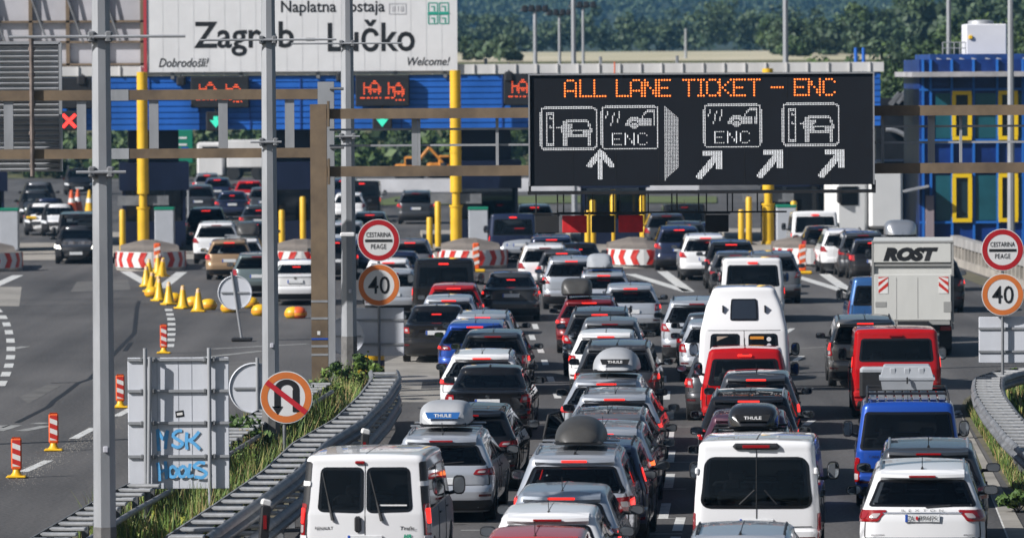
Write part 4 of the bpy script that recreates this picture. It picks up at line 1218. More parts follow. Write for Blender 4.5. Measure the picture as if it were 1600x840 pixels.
# red and white marker boards standing at the noses
def marker(px, py, lab):
    p = gp(px, py); m = thing('island_marker', lab, 'marker', (p.x, p.y, 0), 0, 'island nose markers')
    MB().rbox((0, 0, .62), (.26, .10, 1.0), .04).build('board', ORP, m)
    mb = MB()
    for z in (.35, .62, .89): mb.add([(-.12, -.056, z - .09), (.12, -.056, z - .01), (.12, -.056, z + .11), (-.12, -.056, z + .03)], [(0, 1, 2, 3)])
    mb.build('white_stripe', WHITER, m); MB().rbox((0, 0, .06), (.7, .45, .12), .03).build('foot', YEL_C, m)
marker(246, 425, 'orange marker on the island nose above the cones'); marker(744, 425, 'orange marker at the island nose beside the black van'); marker(1254, 428, 'orange marker on a yellow foot at the nose by the silver van')
# bollards and cabinets on the islands
bol = None
for px, Y, h_, lab in ((440, 246, 1.6, 'shorter yellow bollard between the two lamp posts'), (473, 249, 2.1, 'taller yellow bollard between the two lamp posts'), (671, 244, 1.3, 'short yellow bollard left of the middle column'), (684, 247, 1.9, 'tall yellow bollard left of the middle column'),
                     (191, 244, 1.7, 'yellow bollard left of the column by the cones'), (918, 246, 1.5, 'yellow bollard under the red lane flap'), (926, 248, 1.9, 'taller yellow bollard under the black lane flap'), (1004, 247, 2.1, 'yellow bollard under the second red flap'),
                     (1158, 246, 1.5, 'short yellow bollard left of the third column'), (1170, 248, 2.0, 'tall yellow bollard left of the third column'), (1240, 244, 1.9, 'yellow bollard beside the white van'), (958, 250, 2.3, 'slim yellow bollard below the message board middle')):
    if bol is None or True:
        bol = thing('yellow_bollard', lab, 'bollard', (X(px, Y), Y, .18), 0, 'yellow bollards on the toll islands')
        MB().lathe([(.13, 0), (.13, h_), (.10, h_ + .06), (.001, h_ + .07)], n=14).build('post', YEL, bol, 40)
        MB().lathe([(.2, 0), (.2, .03), (.001, .031)], n=14).build('base_plate', GALV_D, bol, 40)
for px, Y, lab in ((257, 246, 'grey ticket cabinet with green top by the column near the cones'), (14, 246, 'grey ticket cabinet at the far booth by the frame edge'), (747, 243, 'grey ticket cabinet with green top right of the middle column'), (1228, 244, 'grey ticket cabinet right of the third column')):
    cb = thing('ticket_cabinet', lab, 'ticket machine', (X(px, Y), Y, .18), 0, 'ticket cabinets on the toll islands')
    MB().rbox((0, 0, .85), (.82, .8, 1.7), .03).build('housing', mat('cabinet_grey', (.42, .44, .48), .5, var=.1, scale=2), cb)
    MB().rbox((0, 0, 1.75), (.86, .84, .12), .02).build('green_top', GREEN_SIGN, cb)

# green direction sign and works beyond
gs = thing('direction_sign', 'green motorway direction sign standing beyond the booths', 'road sign', (X(276, 300), 300, 0))
MB().rbox((0, 0, Z(226, 300)), (X(302, 300) - X(250, 300), .08, Z(200, 300) - Z(252, 300)), .03).build('board', GREEN_SIGN, gs)
for sx in (-.6, .6): MB().tube((sx, .1, 0), (sx, .1, Z(200, 300)), .06, 8).build('post', GALV, gs)
mb = MB()
for dx, dz, ww in ((-.3, .45, .5), (.35, .45, .4), (-.45, -.25, .35), (.3, .1, .5)): mb.box((dx, -.05, Z(226, 300) + dz), (ww, .012, .10))
mb.build('white_marks', MATS['letter_white'], gs)
MB().box((.45, -.05, Z(232, 300)), (.35, .012, .35)).build('blue_panel', PLATE_BLUE, gs)
def digger(px, Y, lab, rz):
    d = thing('excavator', lab, 'excavator', (X(px, Y), Y, th(Y)), rz, 'orange diggers beyond the booths')
    OR = mat('digger_orange', (.62, .24, .03), .5, var=.2, scale=2)
    for sx in (-1, 1): MB().rbox((sx * 1.0, 0, .42), (.55, 3.6, .8), .25).build('track', BLACK, d)
    MB().rbox((.2, .4, 1.5), (2.4, 2.8, 1.1), .15).build('engine_house', OR, d)
    MB().rbox((-.7, -.3, 2.2), (1.0, 1.5, 1.7), .12).build('cab', OR, d)
    MB().box((-.7, -.3, 2.35), (1.04, 1.2, .9)).build('cab_window', GLASS_DARK, d)
    mb = MB(); mb.tube((.3, -.6, 1.8), (.4, -2.6, 4.2), .24, 6, r1=.2); mb.build('boom', OR, d)
    mb = MB(); mb.tube((.4, -2.6, 4.2), (.4, -4.4, 2.2), .18, 6, r1=.14); mb.build('dipper_arm', OR, d)
    MB().rbox((.4, -4.5, 1.8), (.9, .8, .9), .2).build('bucket', BLACK, d)
    d.scale = (.55, .55, .55)
for px, Y, lab, rz in ((640, 415, 'orange excavator seen past the speed limit signs', 1.4), (690, 420, 'orange excavator left of the middle yellow column', 1.7), (780, 418, 'orange excavator right of the middle yellow column', -1.3), (872, 416, 'orange excavator under the message board corner', 1.2), (1065, 412, 'orange digger under the middle of the message board', -1.5), (1300, 405, 'orange digger next to the white lorry cab', 1.2)):
    digger(px, Y, lab, rz)
# grass islands and barrier beyond the booths
def gquad(name, p, m, z): return flat(name, [p], m, z)
gquad('grass_island', [(560, 322), (900, 318), (1120, 318), (1120, 308), (900, 307), (620, 308)], mat('mown_grass', (.10, .13, .04), .95, var=.4, scale=.5), .05)
bar = thing('concrete_barrier', 'long pale concrete barrier behind the strip of grass beyond the booths', 'barrier', (X(850, 372), 372, 0))
MB().prism([(-.3, 0), (.3, 0), (.12, .85), (-.12, .85)], -10, 14).build('wall', mat('pale_barrier', (.5, .5, .52), .8, var=.2, scale=.5), bar)
bar.children[0].rotation_euler = (0, 0, PI / 2)
# white container and lorries beyond
def boxy(name, label, cat, px, Y, w_, l_, h_, m, rz=0.0):
    o = thing(name, label, cat, (X(px, Y), Y, th(Y)), rz)
    MB().rbox((0, 0, h_ / 2 + .9), (w_, l_, h_), .06).build('box_body', m, o)
    MB().box((0, 0, .75), (w_ * .5, l_ * .95, .3)).build('chassis', BLACK, o)
    for sx in (-1, 1):
        for y in (-l_ * .35, -l_ * .2, l_ * .35): MB().lathe([(.001, -.15), (.45, -.15), (.5, -.1), (.5, .1), (.45, .15), (.001, .15)], (sx * (w_ / 2 - .2), y, .5), 18, 'X').build('wheel', RUBBER, o, 40)
    MB().rbox((0, l_ / 2 + 1.2, 1.5), (w_ * .96, 2.0, 2.5), .15).build('cab', m, o)
    MB().box((0, l_ / 2 + 1.2, 2.1), (w_, 1.2, .7)).build('cab_window', GLASS_DARK, o)
    return o
boxy('box_lorry', 'white box lorry beyond the booths above the queue by the green sign', 'lorry', 392, 418, 2.3, 3.2, 2.0, WHITEP, 1.5)
# ---------------------------------------------------------------- blue control building
Y0 = 250.6
cbld = thing('control_building', 'blue two-storey control building with yellow framed windows', 'building', (X(1437, Y0), Y0, 0))
def bx_(px): return X(px, Y0) - cbld.location.x
bxr = bx_(1437) + 14
mb = MB(); mb.box((bxr / 2, 5, 4.05), (bxr, 9.9, 8.1)); mb.build('wall', mat('building_blue', (.008, .038, .19), .35, var=.5, scale=.5, alt=(.005, .014, .07)), cbld)
mb = MB()
zz = lambda py: Z(py, Y0, 1520)
cols = [1440, 1452, 1485, 1519, 1556, 1560 + 36, 1630, 1666, 1702]
for px in cols: mb.box((bx_(px) + .07, -.03, 4.05), (.10, .14, 8.1))
for py in (140, 219, 222, 268, 347): mb.box((bxr / 2, -.035, zz(py)), (bxr, .12, .10))
mb.build('mullion', mat('bright_blue_frame', (.02, .14, .5), .4), cbld)
mb = MB()
for py0, py1 in ((146, 216), (274, 344)): mb.box((bxr / 2 + .3, -.012, (zz(py0) + zz(py1)) / 2), (bxr - .8, .03, zz(py0) - zz(py1)))
mb.build('glazing', TEAL, cbld)
for (py0, py1) in ((143, 218), (272, 346)):
    for k in range(5):
        a = bx_(1488 + 72 * k); b = bx_(1518 + 72 * k); z0, z1 = zz(py1), zz(py0)
        fr = MB()
        for (cx, cz, ww, hh) in (((a + b) / 2, z1 - .06, b - a, .17), ((a + b) / 2, z0 + .06, b - a, .17), (a + .07, (z0 + z1) / 2, .17, z1 - z0 - .3), (b - .07, (z0 + z1) / 2, .17, z1 - z0 - .3)): fr.box((cx, -.10, cz), (ww, .16, hh))
        f = fr.build('window_frame', mat('window_yellow', (.85, .56, .01), .4), cbld)
        MB().box(((a + b) / 2, -.04, (z0 + z1) / 2), (b - a - .3, .03, z1 - z0 - .3)).build('pane', mat('dark_pane', (.012, .03, .045), .08, coat=.5), f)
mb = MB(); mb.box((bxr / 2 - .1, 4.5, zz(116)), (bxr + .6, 11.4, .22)); mb.build('roof_ledge', mat('ledge_grey', (.42, .41, .42), .7, var=.4, scale=.8), cbld)
mb = MB(); mb.box((bxr / 2 + .3, 5, zz(100)), (bxr - .4, 9.4, .86)); mb.build('parapet', mat('parapet_blue', (.015, .06, .24), .5, var=.5, scale=.7), cbld)
mb = MB()
for i in range(14):
    x = .6 + i * .55 + random.uniform(-.1, .1); mb.add([(x, -.02 + .28, zz(106)), (x + random.uniform(.1, .4), .28, zz(110)), (x + .3, .28, zz(92)), (x + .1, .28, zz(90))], [(0, 1, 2, 3)])
mb.build('peeling_paint', mat('peeling_grey', (.42, .42, .45), .8), cbld)
mb = MB(); mb.rbox((bx_(1550), 4, zz(62)), (bx_(1582) - bx_(1518), 2.6, zz(38) - zz(88)), .04); rt = mb.build('rooftop_cabinet', mat('cabinet_white', (.72, .72, .75), .5, var=.06, scale=.8), cbld)
MB().lathe([(.6, 0), (.55, .18), (.2, .22), (.001, .22)], (bx_(1545), 4, zz(38)), 16).build('fan', GALV, rt, 40)
MB().rbox((bx_(1525), 2.66, zz(58)), (.18, .1, .18), .03).build('lamp', YEL, rt)
mb = MB(); zr = zz(86)
for i in range(5): mb.tube((bx_(1475) + i * .25, .5, zr), (bx_(1475) + i * .25, .5, zr + .55), .025, 5)
for q in (.3, .55): mb.tube((bx_(1475), .5, zr + q), (bx_(1475) + 1.0, .5, zr + q), .025, 5)
mb.build('roof_railing', GALV, cbld)
mb = MB(); mb.box((bx_(1430), -.3, zz(294)), (1.1, 1.2, .08), 0, Matrix.Rotation(R(-12), 3, 'Y')); mb.build('door_canopy', GALV, cbld)
MB().box((bx_(1452), -.2, 1.1), (.35, .3, 2.2)).build('corner_post', mat('dusty_pink', (.28, .23, .25), .8), cbld)
# dark passage hall beside it
hl = thing('passage_hall', 'dark navy booth hall beside the blue control building', 'building', (X(1410, 262), 262, 0))
MB().box((0, 3, 1.75), (X(1442, 262) - X(1376, 262), 6, 3.5)).build('wall', BLUE_D, hl)
MB().box((.2, -.02, 1.2), (1.0, .05, 2.4)).build('door', mat('door_navy', (.012, .018, .05), .3), hl)
MB().box((.1, -.06, 2.75), (1.3, .05, .5)).build('fascia_board', mat('fascia_navy', (.016, .03, .11), .4), hl)
# dark footbridge with curved pale rib
fb = thing('footbridge_stair', 'dark covered stair with a pale curved rib by the building', 'stair', (X(1405, 275), 275, 0))
mb = MB(); c = (X(1365, 275) - fb.location.x, Z(290, 275, 1400))
pts = [(X(1384 + 58 * math.sin(t * PI / 2) , 275) - fb.location.x, -.4, Z(202 + 68 * (1 - math.cos(t * PI / 2)), 275, 1400)) for t in [i / 10 for i in range(11)]]
mb.path(pts, .12, 8); mb.build('curved_rib', GALV, fb)
MB().box((0, .6, Z(212, 275, 1400)), (X(1442, 275) - X(1368, 275), 1.5, 3.6)).build('dark_glazing', mat('stair_dark', (.018, .02, .024), .3, var=.5, scale=1.2), fb)
mb = MB()
for k in range(4): mb.box((-.2 + k * .32, -.1, Z(155, 275, 1400) + .1 * k), (.22, .5, .75), 0, Matrix.Rotation(R(40), 3, 'Y'))
mb.build('solar_tubes', GALV_D, fb)
MB().box((-.9, .2, 2.2), (.2, .2, 4.4)).build('post', GALV_D, fb); MB().box((1.0, .2, 2.2), (.2, .2, 4.4)).build('post', GALV_D, fb)
for px in (1338, 1350):
    t = thing('short_blue_pole', 'short blue pole standing above the board end, %s of two' % ('nearer the mast' if px == 1338 else 'nearer the blue building'), 'pole', (X(px, 262), 262, 0), 0, 'two short blue poles')
    MB().lathe([(.08, 0), (.08, Z(75, 262, 1340)), (.001, Z(75, 262, 1340) + .01)], n=10).build('tube', BLUE, t, 40)
# wall at the right kerb
lowwall = thing('roadside_barrier', 'grey slotted concrete barrier below the blue building', 'barrier', (0, 0, 0))
pa, pb = gp(1492, 412), gp(1640, 462)
d = (pb - pa); L_ = d.length; rz = math.atan2(d.y, d.x)
lowwall.location = pa; lowwall.rotation_euler = (0, 0, rz)
MB().box((L_ / 2, 0, .95), (L_, .35, .35)).build('top_rail', mat('barrier_grey', (.33, .32, .31), .85, var=.35, scale=1), lowwall)
MB().box((L_ / 2, 0, .15), (L_, .4, .3)).build('plinth', CONC, lowwall)
for i in range(26): MB().box((.2 + (L_ - .4) * i / 25, 0, .53), (.22, .3, .5)).build('slot_post', CONC, lowwall)
flat('grass_verge', [[(1497, 432), (1512, 424), (1640, 470), (1640, 485)]], SOIL, .01)

# ---------------------------------------------------------------- lamp posts (octagonal, galvanised)
def lamp_post(pxb, pyb, wpx, lab, bars, name='lamp_post'):
    b = gp(pxb, pyb); s = FPX / b.y; r = wpx / s / 2 / .96
    lp = thing(name, lab, 'lamp post', (b.x, b.y, 0), 0, 'galvanised lamp posts')
    t = MB(); t.tube((0, 0, 0), (0, 0, 14), r, 8, r1=r * .62, ph=PI / 8 + .14); t.build('shaft', GALV, lp)
    MB().tube((0, 0, 0), (0, 0, .06), r * 1.9, 4, ph=PI / 4).build('base_plate', GALV_D, lp)
    if name == 'lamp_post':
        mb = MB(); mb.box((0, 0, 1.75), (r * 2.02, r * 2.02, .10)); mb.tube((0, 0, 1.72), (0, 0, 1.80), r * 1.02, 8, ph=PI / 8); 
        MB().tube((0, 0, .05), (0, 0, 1.25), r * 1.012, 8, r1=r * 1.0, ph=PI / 8 + .14).build('grimy_foot', mat('grimy_zinc', (.17, .165, .16), .75, var=.5, scale=3), lp)
        MB().rbox((r * .2, -r * .98, 2.35), (.07, .04, .09), .01).build('sticker', mat('sticker_pale', (.5, .5, .55), .5), lp)
    for z, xa, xb in bars:
        br = MB(); rr = r * (1 - .38 * z / 14)
        br.tube((xa, -rr - .05, z), (xb, -rr - .05, z), .022, 6)
        o = br.build('crossbar', GALV, lp)
        c = MB()
        for sx in (-1, 1): c.rbox((sx * rr * .9, -rr * .9, z), (.10, .16, .16), .02); c.tube((sx * rr * 1.0, -rr - .12, z - .02), (sx * rr * 1.0, rr + .1, z - .02), .015, 5)
        c.rbox((0, -rr - .01, z), (rr * 1.7, .05, .07), .01); c.build('clamp', GALV_D, o)
    arm = MB(); arm.tube((0, 0, 13.9), (-1.8, 0, 14.4), .06, 8); arm.build('arm', GALV, lp)
    MB().rbox((-2.1, 0, 14.4), (.9, .3, .12), .04).build('lantern', GALV_D, lp)
    return lp, r
lamp_post(165, 960, 37, 'thick octagonal lamp post nearest us, in front of the louvred board', [(8.15, -1.28, 1.20), (6.25, -.35, .35)])
lamp_post(424, 727, 28, 'octagonal lamp post behind the no U-turn sign', [(8.28, -1.33, 1.33), (6.3, -.35, .25)])
lamp_post(546, 605, 25, 'octagonal lamp post right of the brown gantry leg', [(8.35, -1.35, 1.35), (6.1, -.3, .3)])
lamp_post(-330, 705, 26, 'octagonal lamp post at the outer edge of the exit road', [])
def mast(px, py_top, py_base, Y, wpx, lab, head=None, name='steel_mast'):
    p = at(px, 200, Y); m = thing(name, lab, 'mast', (p.x, Y, th(Y)), 0, 'tall thin lighting masts')
    ztop = at(px, py_top, Y).z - th(Y); r = wpx / FPX * Y / 2
    MB().tube((0, 0, 0), (0, 0, ztop), r * 1.15, 8, r1=r * .85).build('shaft', GALV, m)
    if head:
        for k in range(4): MB().rbox((-.75 + .5 * k, 0, ztop + .1), (.42, .5, .5), .08).build('floodlight', BLACK, m)
        MB().box((0, .1, ztop), (2.2, .12, .12)).build('head_bar', GALV_D, m)
mast(837, 16, 0, 420, 7, 'thin mast with a dark floodlight head beside the billboard', 1); mast(875, 22, 0, 440, 5, 'thinner mast second from the billboard', 1)
mast(897, -60, 0, 300, 8, 'thickest mast rising above the message board edge'); mast(912, 10, 0, 430, 5, 'thin mast close behind the thick one', 1)
mast(1072, 45, 0, 600, 4, 'faint far mast above the middle of the message board'); mast(1228, -60, 0, 290, 9, 'pale mast above the right half of the message board')
mast(1483, -60, 0, 272, 8, 'steel mast in front of the blue building corner'); 
lamp_post(1580, 408, 12, 'pale lamp post in front of the blue building windows', [], 'roadside_lamp_post')

# ---------------------------------------------------------------- gantries
GY = 135.0
def gx(px, Y=GY): return at(px, 250, Y).x
def gz(py, px=800, Y=GY): return at(px, py, Y).z
g1 = thing('sign_gantry', 'rusty brown gantry carrying the big black message board', 'gantry', (gx(498), GY, 0))
ox = g1.location.x
xr = gx(1700) - ox
MB().box((0, 0, gz(163, 498) / 2), (.385, .34, gz(163, 498))).build('leg', RUST, g1)
MB().box((xr, 0, gz(163, 498) / 2), (.385, .34, gz(163, 498))).build('leg', RUST, g1)
zu0, zu1, zl0, zl1 = gz(186, 520), gz(170, 520), gz(276, 520), gz(260, 520)
for z0, z1 in ((zu0, zu1), (zl0, zl1)):
    MB().box(((.2 + xr - .2) / 2, 0, (z0 + z1) / 2), (xr - .4, .24, z1 - z0)).build('beam', RUST, g1)
for px in (513, 0):
    if px:
        for z in ((zu0 + zu1) / 2, (zl0 + zl1) / 2):
            MB().box((.235, 0, z), (.05, .5, .6)).build('flange', RUST, g1); 
mb = MB()
for pyr in (203, 228): mb.box((xr / 2, .25, gz(pyr, 520)), (xr - .5, .05, .05))
mb.build('walkway_rail', GALV, g1)
for px, w_ in ((648, .14), (655, .06), (777, .07), (1380, .06), (1456, .16), (1502, .06)):
    MB().box((gx(px) - ox, .16, (zu0 + zl1) / 2), (w_, .1, zu0 - zl1 - .01)).build('upright', GALV, g1)
for z in (1.05, 1.25, 1.9, 2.3): MB().box((0, -.173, z), (.39, .01, .05)).build('strap', GALV, g1)
mb = MB().box((0, -.176, 1.42), (.387, .006, .04)); mb.build('blue_tape', PLATE_BLUE, g1)
MB().box((-.02, -.176, 1.56), (.07, .006, .09)).build('sticker', WHITER, g1)
# message board
VY = GY - .62
def vx(px): return at(px, 200, VY).x
sg = thing('message_board', 'large black electronic message board with amber and white symbols', 'message board', ((vx(828) + vx(1364)) / 2, VY, gz(203, 1096, VY)))
sw, sh = vx(1364) - vx(828), gz(116, 1096, VY) - gz(289, 1096, VY)
MB().box((0, .225, 0), (sw, .45, sh)).build('housing', VMSBLK, sg)
mb = MB(); e = .035
for c, dd in (((0, .2, sh / 2 + e / 2), (sw + 2 * e, .5, e)), ((-sw / 2 - e / 2, .2, 0), (e, .5, sh)), ((sw / 2 + e / 2, .2, 0), (e, .5, sh))): mb.box(c, dd)
mb.build('edge_trim', mat('edge_grey', (.30, .31, .33), .5, .3), sg)
mb = MB(); zc = -sh / 2
mb.box((.0, .3, zc - .16), (sw + .12, .6, .07)); mb.box((sw / 2 + .03, .3, zc - .05), (.07, .5, .3)); mb.box((-sw / 2 - .01, .3, zc - .05), (.06, .5, .3))
mb.build('service_frame', BLACK, sg)
mb = MB()
for i in range(1, 8): mb.box((-sw / 2 + sw * i / 8, -.002, 0), (.012, .004, sh))
mb.build('panel_gap', mat('gap_black', (.006, .006, .007), .6), sg)
K = VY / FPX
def SP(px, py): return ((px - 1096) * K, (203 - py) * K)      # board coordinates of a photo pixel with the roll taken out
FONT = {'A': ["01110", "10001", "10001", "10001", "11111", "10001", "10001"], 'L': ["10000"] * 6 + ["11111"], 'N': ["10001", "11001", "11001", "10101", "10011", "10011", "10001"],
        'E': ["11111", "10000", "10000", "11110", "10000", "10000", "11111"], 'T': ["11111"] + ["00100"] * 6, 'I': ["01110"] + ["00100"] * 5 + ["01110"], 'C': ["01110", "10001", "10000", "10000", "10000", "10001", "01110"],
        'K': ["10001", "10010", "10100", "11000", "10100", "10010", "10001"], '-': ["00000"] * 3 + ["11111"] + ["00000"] * 3}
pts = []
for ch, x in zip('ALLLANETICKET-ENC', (883, 907, 929, 964, 986, 1008, 1030, 1068, 1087, 1105, 1125, 1147, 1170, 1206, 1242, 1264, 1287)):
    for r_, row in enumerate(FONT[ch]):
        for c_, v in enumerate(row):
            if v == '1': pts.append(SP(x + c_ * 4.3, 125 + r_ * 4.1))
dots_mb(pts, 1.5 * K, -.008).build('amber_text', AMB, sg)
def raster(fn, x0, x1, y0, y1, px=2.6, py=2.3):
    out = []; y = y0
    while y <= y1:
        x = x0
        while x <= x1:
            if fn(x, y): out.append(SP(x, y))
            x += px
        y += py
    return out
def rrect(x, y, x0, x1, y0, y1, r, t):
    def inside(x0, x1, y0, y1, r):
        if not (x0 <= x <= x1 and y0 <= y <= y1): return False
        dx = max(x0 + r - x, x - x1 + r, 0); dy = max(y0 + r - y, y - y1 + r, 0)
        return dx * dx + dy * dy <= r * r
    return inside(x0, x1, y0, y1, r) and not inside(x0 + t, x1 - t, y0 + t, y1 - t, max(r - t, 0))
def seg(x, y, ax, ay, bx, by, t):
    vx_, vy_ = bx - ax, by - ay; q = max(0, min(1, ((x - ax) * vx_ + (y - ay) * vy_) / (vx_ * vx_ + vy_ * vy_)))
    return math.hypot(x - ax - q * vx_, y - ay - q * vy_) < t
def ticket(ox, oy):     # frame 88 x 68: ticket machine with a car seen from behind
    def f(x, y):
        x -= ox; y -= oy
        if rrect(x, y, 0, 89, 0, 67, 7, 2.7): return True
        if rrect(x, y, 9, 23, 9, 60, 1, 2.7): return True
        if seg(x, y, 15, 16, 18, 19, 1.5) or seg(x, y, 15, 30, 18, 33, 1.5) or (26 < x < 34 and abs(y - 32) < 1.2): return True
        if seg(x, y, 40, 22, 74, 22, 1.4) or seg(x, y, 38, 24, 34, 38, 2.6) or seg(x, y, 75, 24, 80, 38, 2.0): return True
        if 34 < x < 42 and 24 < y < 60 and (y < 50 or x > 36): return True
        if 42 < x < 74 and 36 < y < 48 and not (50 < x < 66 and 38 < y < 43): return True
        if 42 < x < 52 and 26 < y < 40 and x + y < 82: return True
        if 74 < x < 82 and 36 < y < 60 and x < 80 + (0 if y > 40 else 0): return True
        return False
    return raster(f, ox, ox + 90, oy, oy + 69)
def enc(ox, oy):
    def f(x, y):
        x -= ox; y -= oy
        if rrect(x, y, 0, 91, 0, 68, 7, 2.7): return True
        for k, (ax, ay) in enumerate(((8, 8), (16, 12), (26, 8))):
            if seg(x, y, ax + (4 if k < 2 else 4), ay, ax, ay + (10 if k < 1 else 18), 1.3): return True
        if seg(x, y, 64, 18, 72, 8, 1.3) or seg(x, y, 72, 8, 84, 8, 1.3) or (82 < x < 85 and 8 < y < 32): return True
        if 60 < x < 84 and 19 < y < 31 and x % 3 < 2.6: return True
        if math.hypot(x - 52, y - 30) < 13.5 and y < 31 and math.hypot(x - 52, y - 31) > 7: return True
        if math.hypot(x - 52, y - 31) < 5.4: return True
        return False
    out = raster(f, ox, ox + 92, oy, oy + 69)
    for i, ch in enumerate('ENC'):
        for r_, row in enumerate(FONT[ch]):
            for c_, v in enumerate(row):
                if v == '1': out.append(SP(ox + 18 + i * 20 + c_ * 3.4, oy + 43 + r_ * 2.9)); out.append(SP(ox + 18 + i * 20 + c_ * 3.4, oy + 44.4 + r_ * 2.9)) if v == '1' and r_ < 6 and FONT[ch][r_ + 1][c_] == '1' else None
    return out
for pts in (ticket(844, 166), ticket(1222, 162)): dots_mb(pts, .86 * K, -.008, 5).build('ticket_pictogram', WLED, sg)
for pts in (enc(939, 165), enc(1099, 163)): dots_mb(pts, .86 * K, -.008, 5).build('enc_pictogram', WLED, sg)
def arrow(cx, cy, diag):
    def f(x, y):
        x -= cx; y -= cy
        if not diag: return (abs(x) < 4.2 and -10 < y < 22) or (seg(abs(x), y, 0, -20, 17, 0, 4.5) and y < 4)
        return seg(x, y, -14, 18, 14, -14, 5.2) or (4 * 0 - 11 < x < 21 and -22 < y < -13) or (12 < x < 21 and -22 < y < 7)
    return raster(f, cx - 24, cx + 24, cy - 26, cy + 26, 2.6, 1.9)
for cx, cy, dg in ((938, 257, 0), (1107, 257, 1), (1202, 256, 1), (1298, 256, 1)):
    dots_mb(arrow(cx, cy, dg), .92 * K, -.008, 5).build('arrow', WLED, sg)
dv = raster(lambda x, y: 166 + (x - 1039) * .9 < y < 281 - max(0, (x - 1039) * .9), 1039, 1060, 160, 284, 2.5, 2.2)
dots_mb(dv, .72 * K, -.008, 5).build('lane_divider', WLED, sg)
# flaps hanging over the lanes
flm = {'k': mat('flap_black', (.018, .018, .02), .7, var=.3, scale=3), 'r': mat('flap_red', (.62, .015, .02), .6, var=.3, scale=3)}
zt_ = gz(334, 960)
for i, (xa, xb, c, lab) in enumerate(((834, 874, 'k', 'black height flap first under the message board'), (877, 918, 'r', 'red height flap beside the first black flap'), (923, 961, 'k', 'black height flap between the two red flaps'), (965, 1006, 'r', 'red height flap right of the middle black flap'), (1101, 1140, 'k', 'separate black height flap near the third yellow column'))):
    f = thing('height_flap', lab, 'height flap', (gx((xa + xb) / 2), GY + .3, zt_), 0, 'height flaps hung from the gantry')
    w_ = gx(xb) - gx(xa); hh = gz(334, 960) - gz(361, 960)
    MB().rbox((0, 0, -hh / 2 - .04), (w_ * .94, .04, hh), .01).build('flap', flm[c], f)
    MB().box((0, 0, 0), (w_ * 1.06, .05, .05)).build('top_bar', BLACK, f)
    for sx in (-.42, .42): MB().tube((sx * w_, 0, 0), (sx * w_, 0, gz(298, 960) - zt_), .018, 5).build('hanger', BLACK, f)
hb = thing('hanging_bar', 'thin black bar with hangers under the message board', 'bar', (gx(1050), GY + .3, zt_), 0)
MB().box((0, .06, .02), (gx(1200) - gx(840), .04, .04)).build('bar', BLACK, hb)
for px in (1013, 1050, 1058, 1092, 1145, 1184): MB().tube((gx(px) - gx(1050), .06, 0), (gx(px) - gx(1050), .06, gz(298, 960) - zt_), .018, 5).build('hanger', BLACK, hb)
# gantry over the exit carriageway
GY2 = 137.5
g2 = thing('exit_gantry', 'brown and grey gantry over the empty exit carriageway', 'gantry', (gx(510, GY2), GY2, 0))
ox2 = g2.location.x
MB().box((0, 0, gz(128, 510, GY2) / 2), (.385, .36, gz(128, 510, GY2))).build('leg', GALV, g2)
xl = gx(-120, GY2) - ox2
for pa_, pb_ in ((139, 155), (231, 246)):
    z0, z1 = gz(pb_, 490, GY2), gz(pa_, 490, GY2)
    MB().box(((xl - .2) / 2, -.0, (z0 + z1) / 2), (-xl - .2, .24, z1 - z0)).build('beam', RUST, g2)
    MB().box((gx(187, GY2) - ox2, -.0, (z0 + z1) / 2), (.46, .26, z1 - z0 + .02)).build('sleeve', GALV, g2)
    for yy in (-.2, .2): MB().tube((.1, yy, (z0 + z1) / 2 + .12), (.42, yy, (z0 + z1) / 2 + .12), .035, 8).build('bolt', GALV_D, g2)
for px in (-100, 14, 128, 241, 349, 453):
    MB().box((gx(px, GY2) - ox2, 0, (gz(155, 490, GY2) + gz(231, 490, GY2)) / 2), (.22, .12, gz(155, 490, GY2) - gz(231, 490, GY2) - .01)).build('upright', GALV, g2)
MB().rbox((.5, -.2, gz(366, 530, GY2)), (.35, .16, .1), .02).build('camera', WHITE, g2)
lv = thing('louvred_sign', 'grey louvred back of a large gantry sign', 'road sign', (gx(36, GY2), GY2 + .55, gz(168, 36, GY2)))
lw, lh = gx(93, GY2) - gx(-40, GY2), gz(66, 36, GY2) - gz(268, 36, GY2)
MB().box((-.15, .1, 0), (lw, .04, lh)).build('panel', ALU, lv)
mb = MB(); n = 24
for i in range(n): mb.box((-.15, .03, -lh / 2 + lh * (i + .5) / n), (lw - .1, .10, .035), 0, Matrix.Rotation(R(25), 3, 'X'))
mb.build('louvre', GALV, lv)
mb = MB(); mb.box((-.15 + lw / 2, .03, 0), (.07, .16, lh)); mb.box((-.15, .03, lh / 2), (lw, .16, .07)); mb.build('frame', GALV, lv)
mb = MB(); mb.tube((.24, -.75, -lh / 2 - .1), (.24, -.75, lh / 2 + .12), .055, 8); 
for q in (-.45, -.2, .02, .25, .45): mb.rbox((.24, -.72, lh * q), (.16, .1, .1), .02)
mb.build('rusty_hanger', mat('rusty_grey', (.20, .16, .14), .7, .2, var=.6, scale=3), lv)

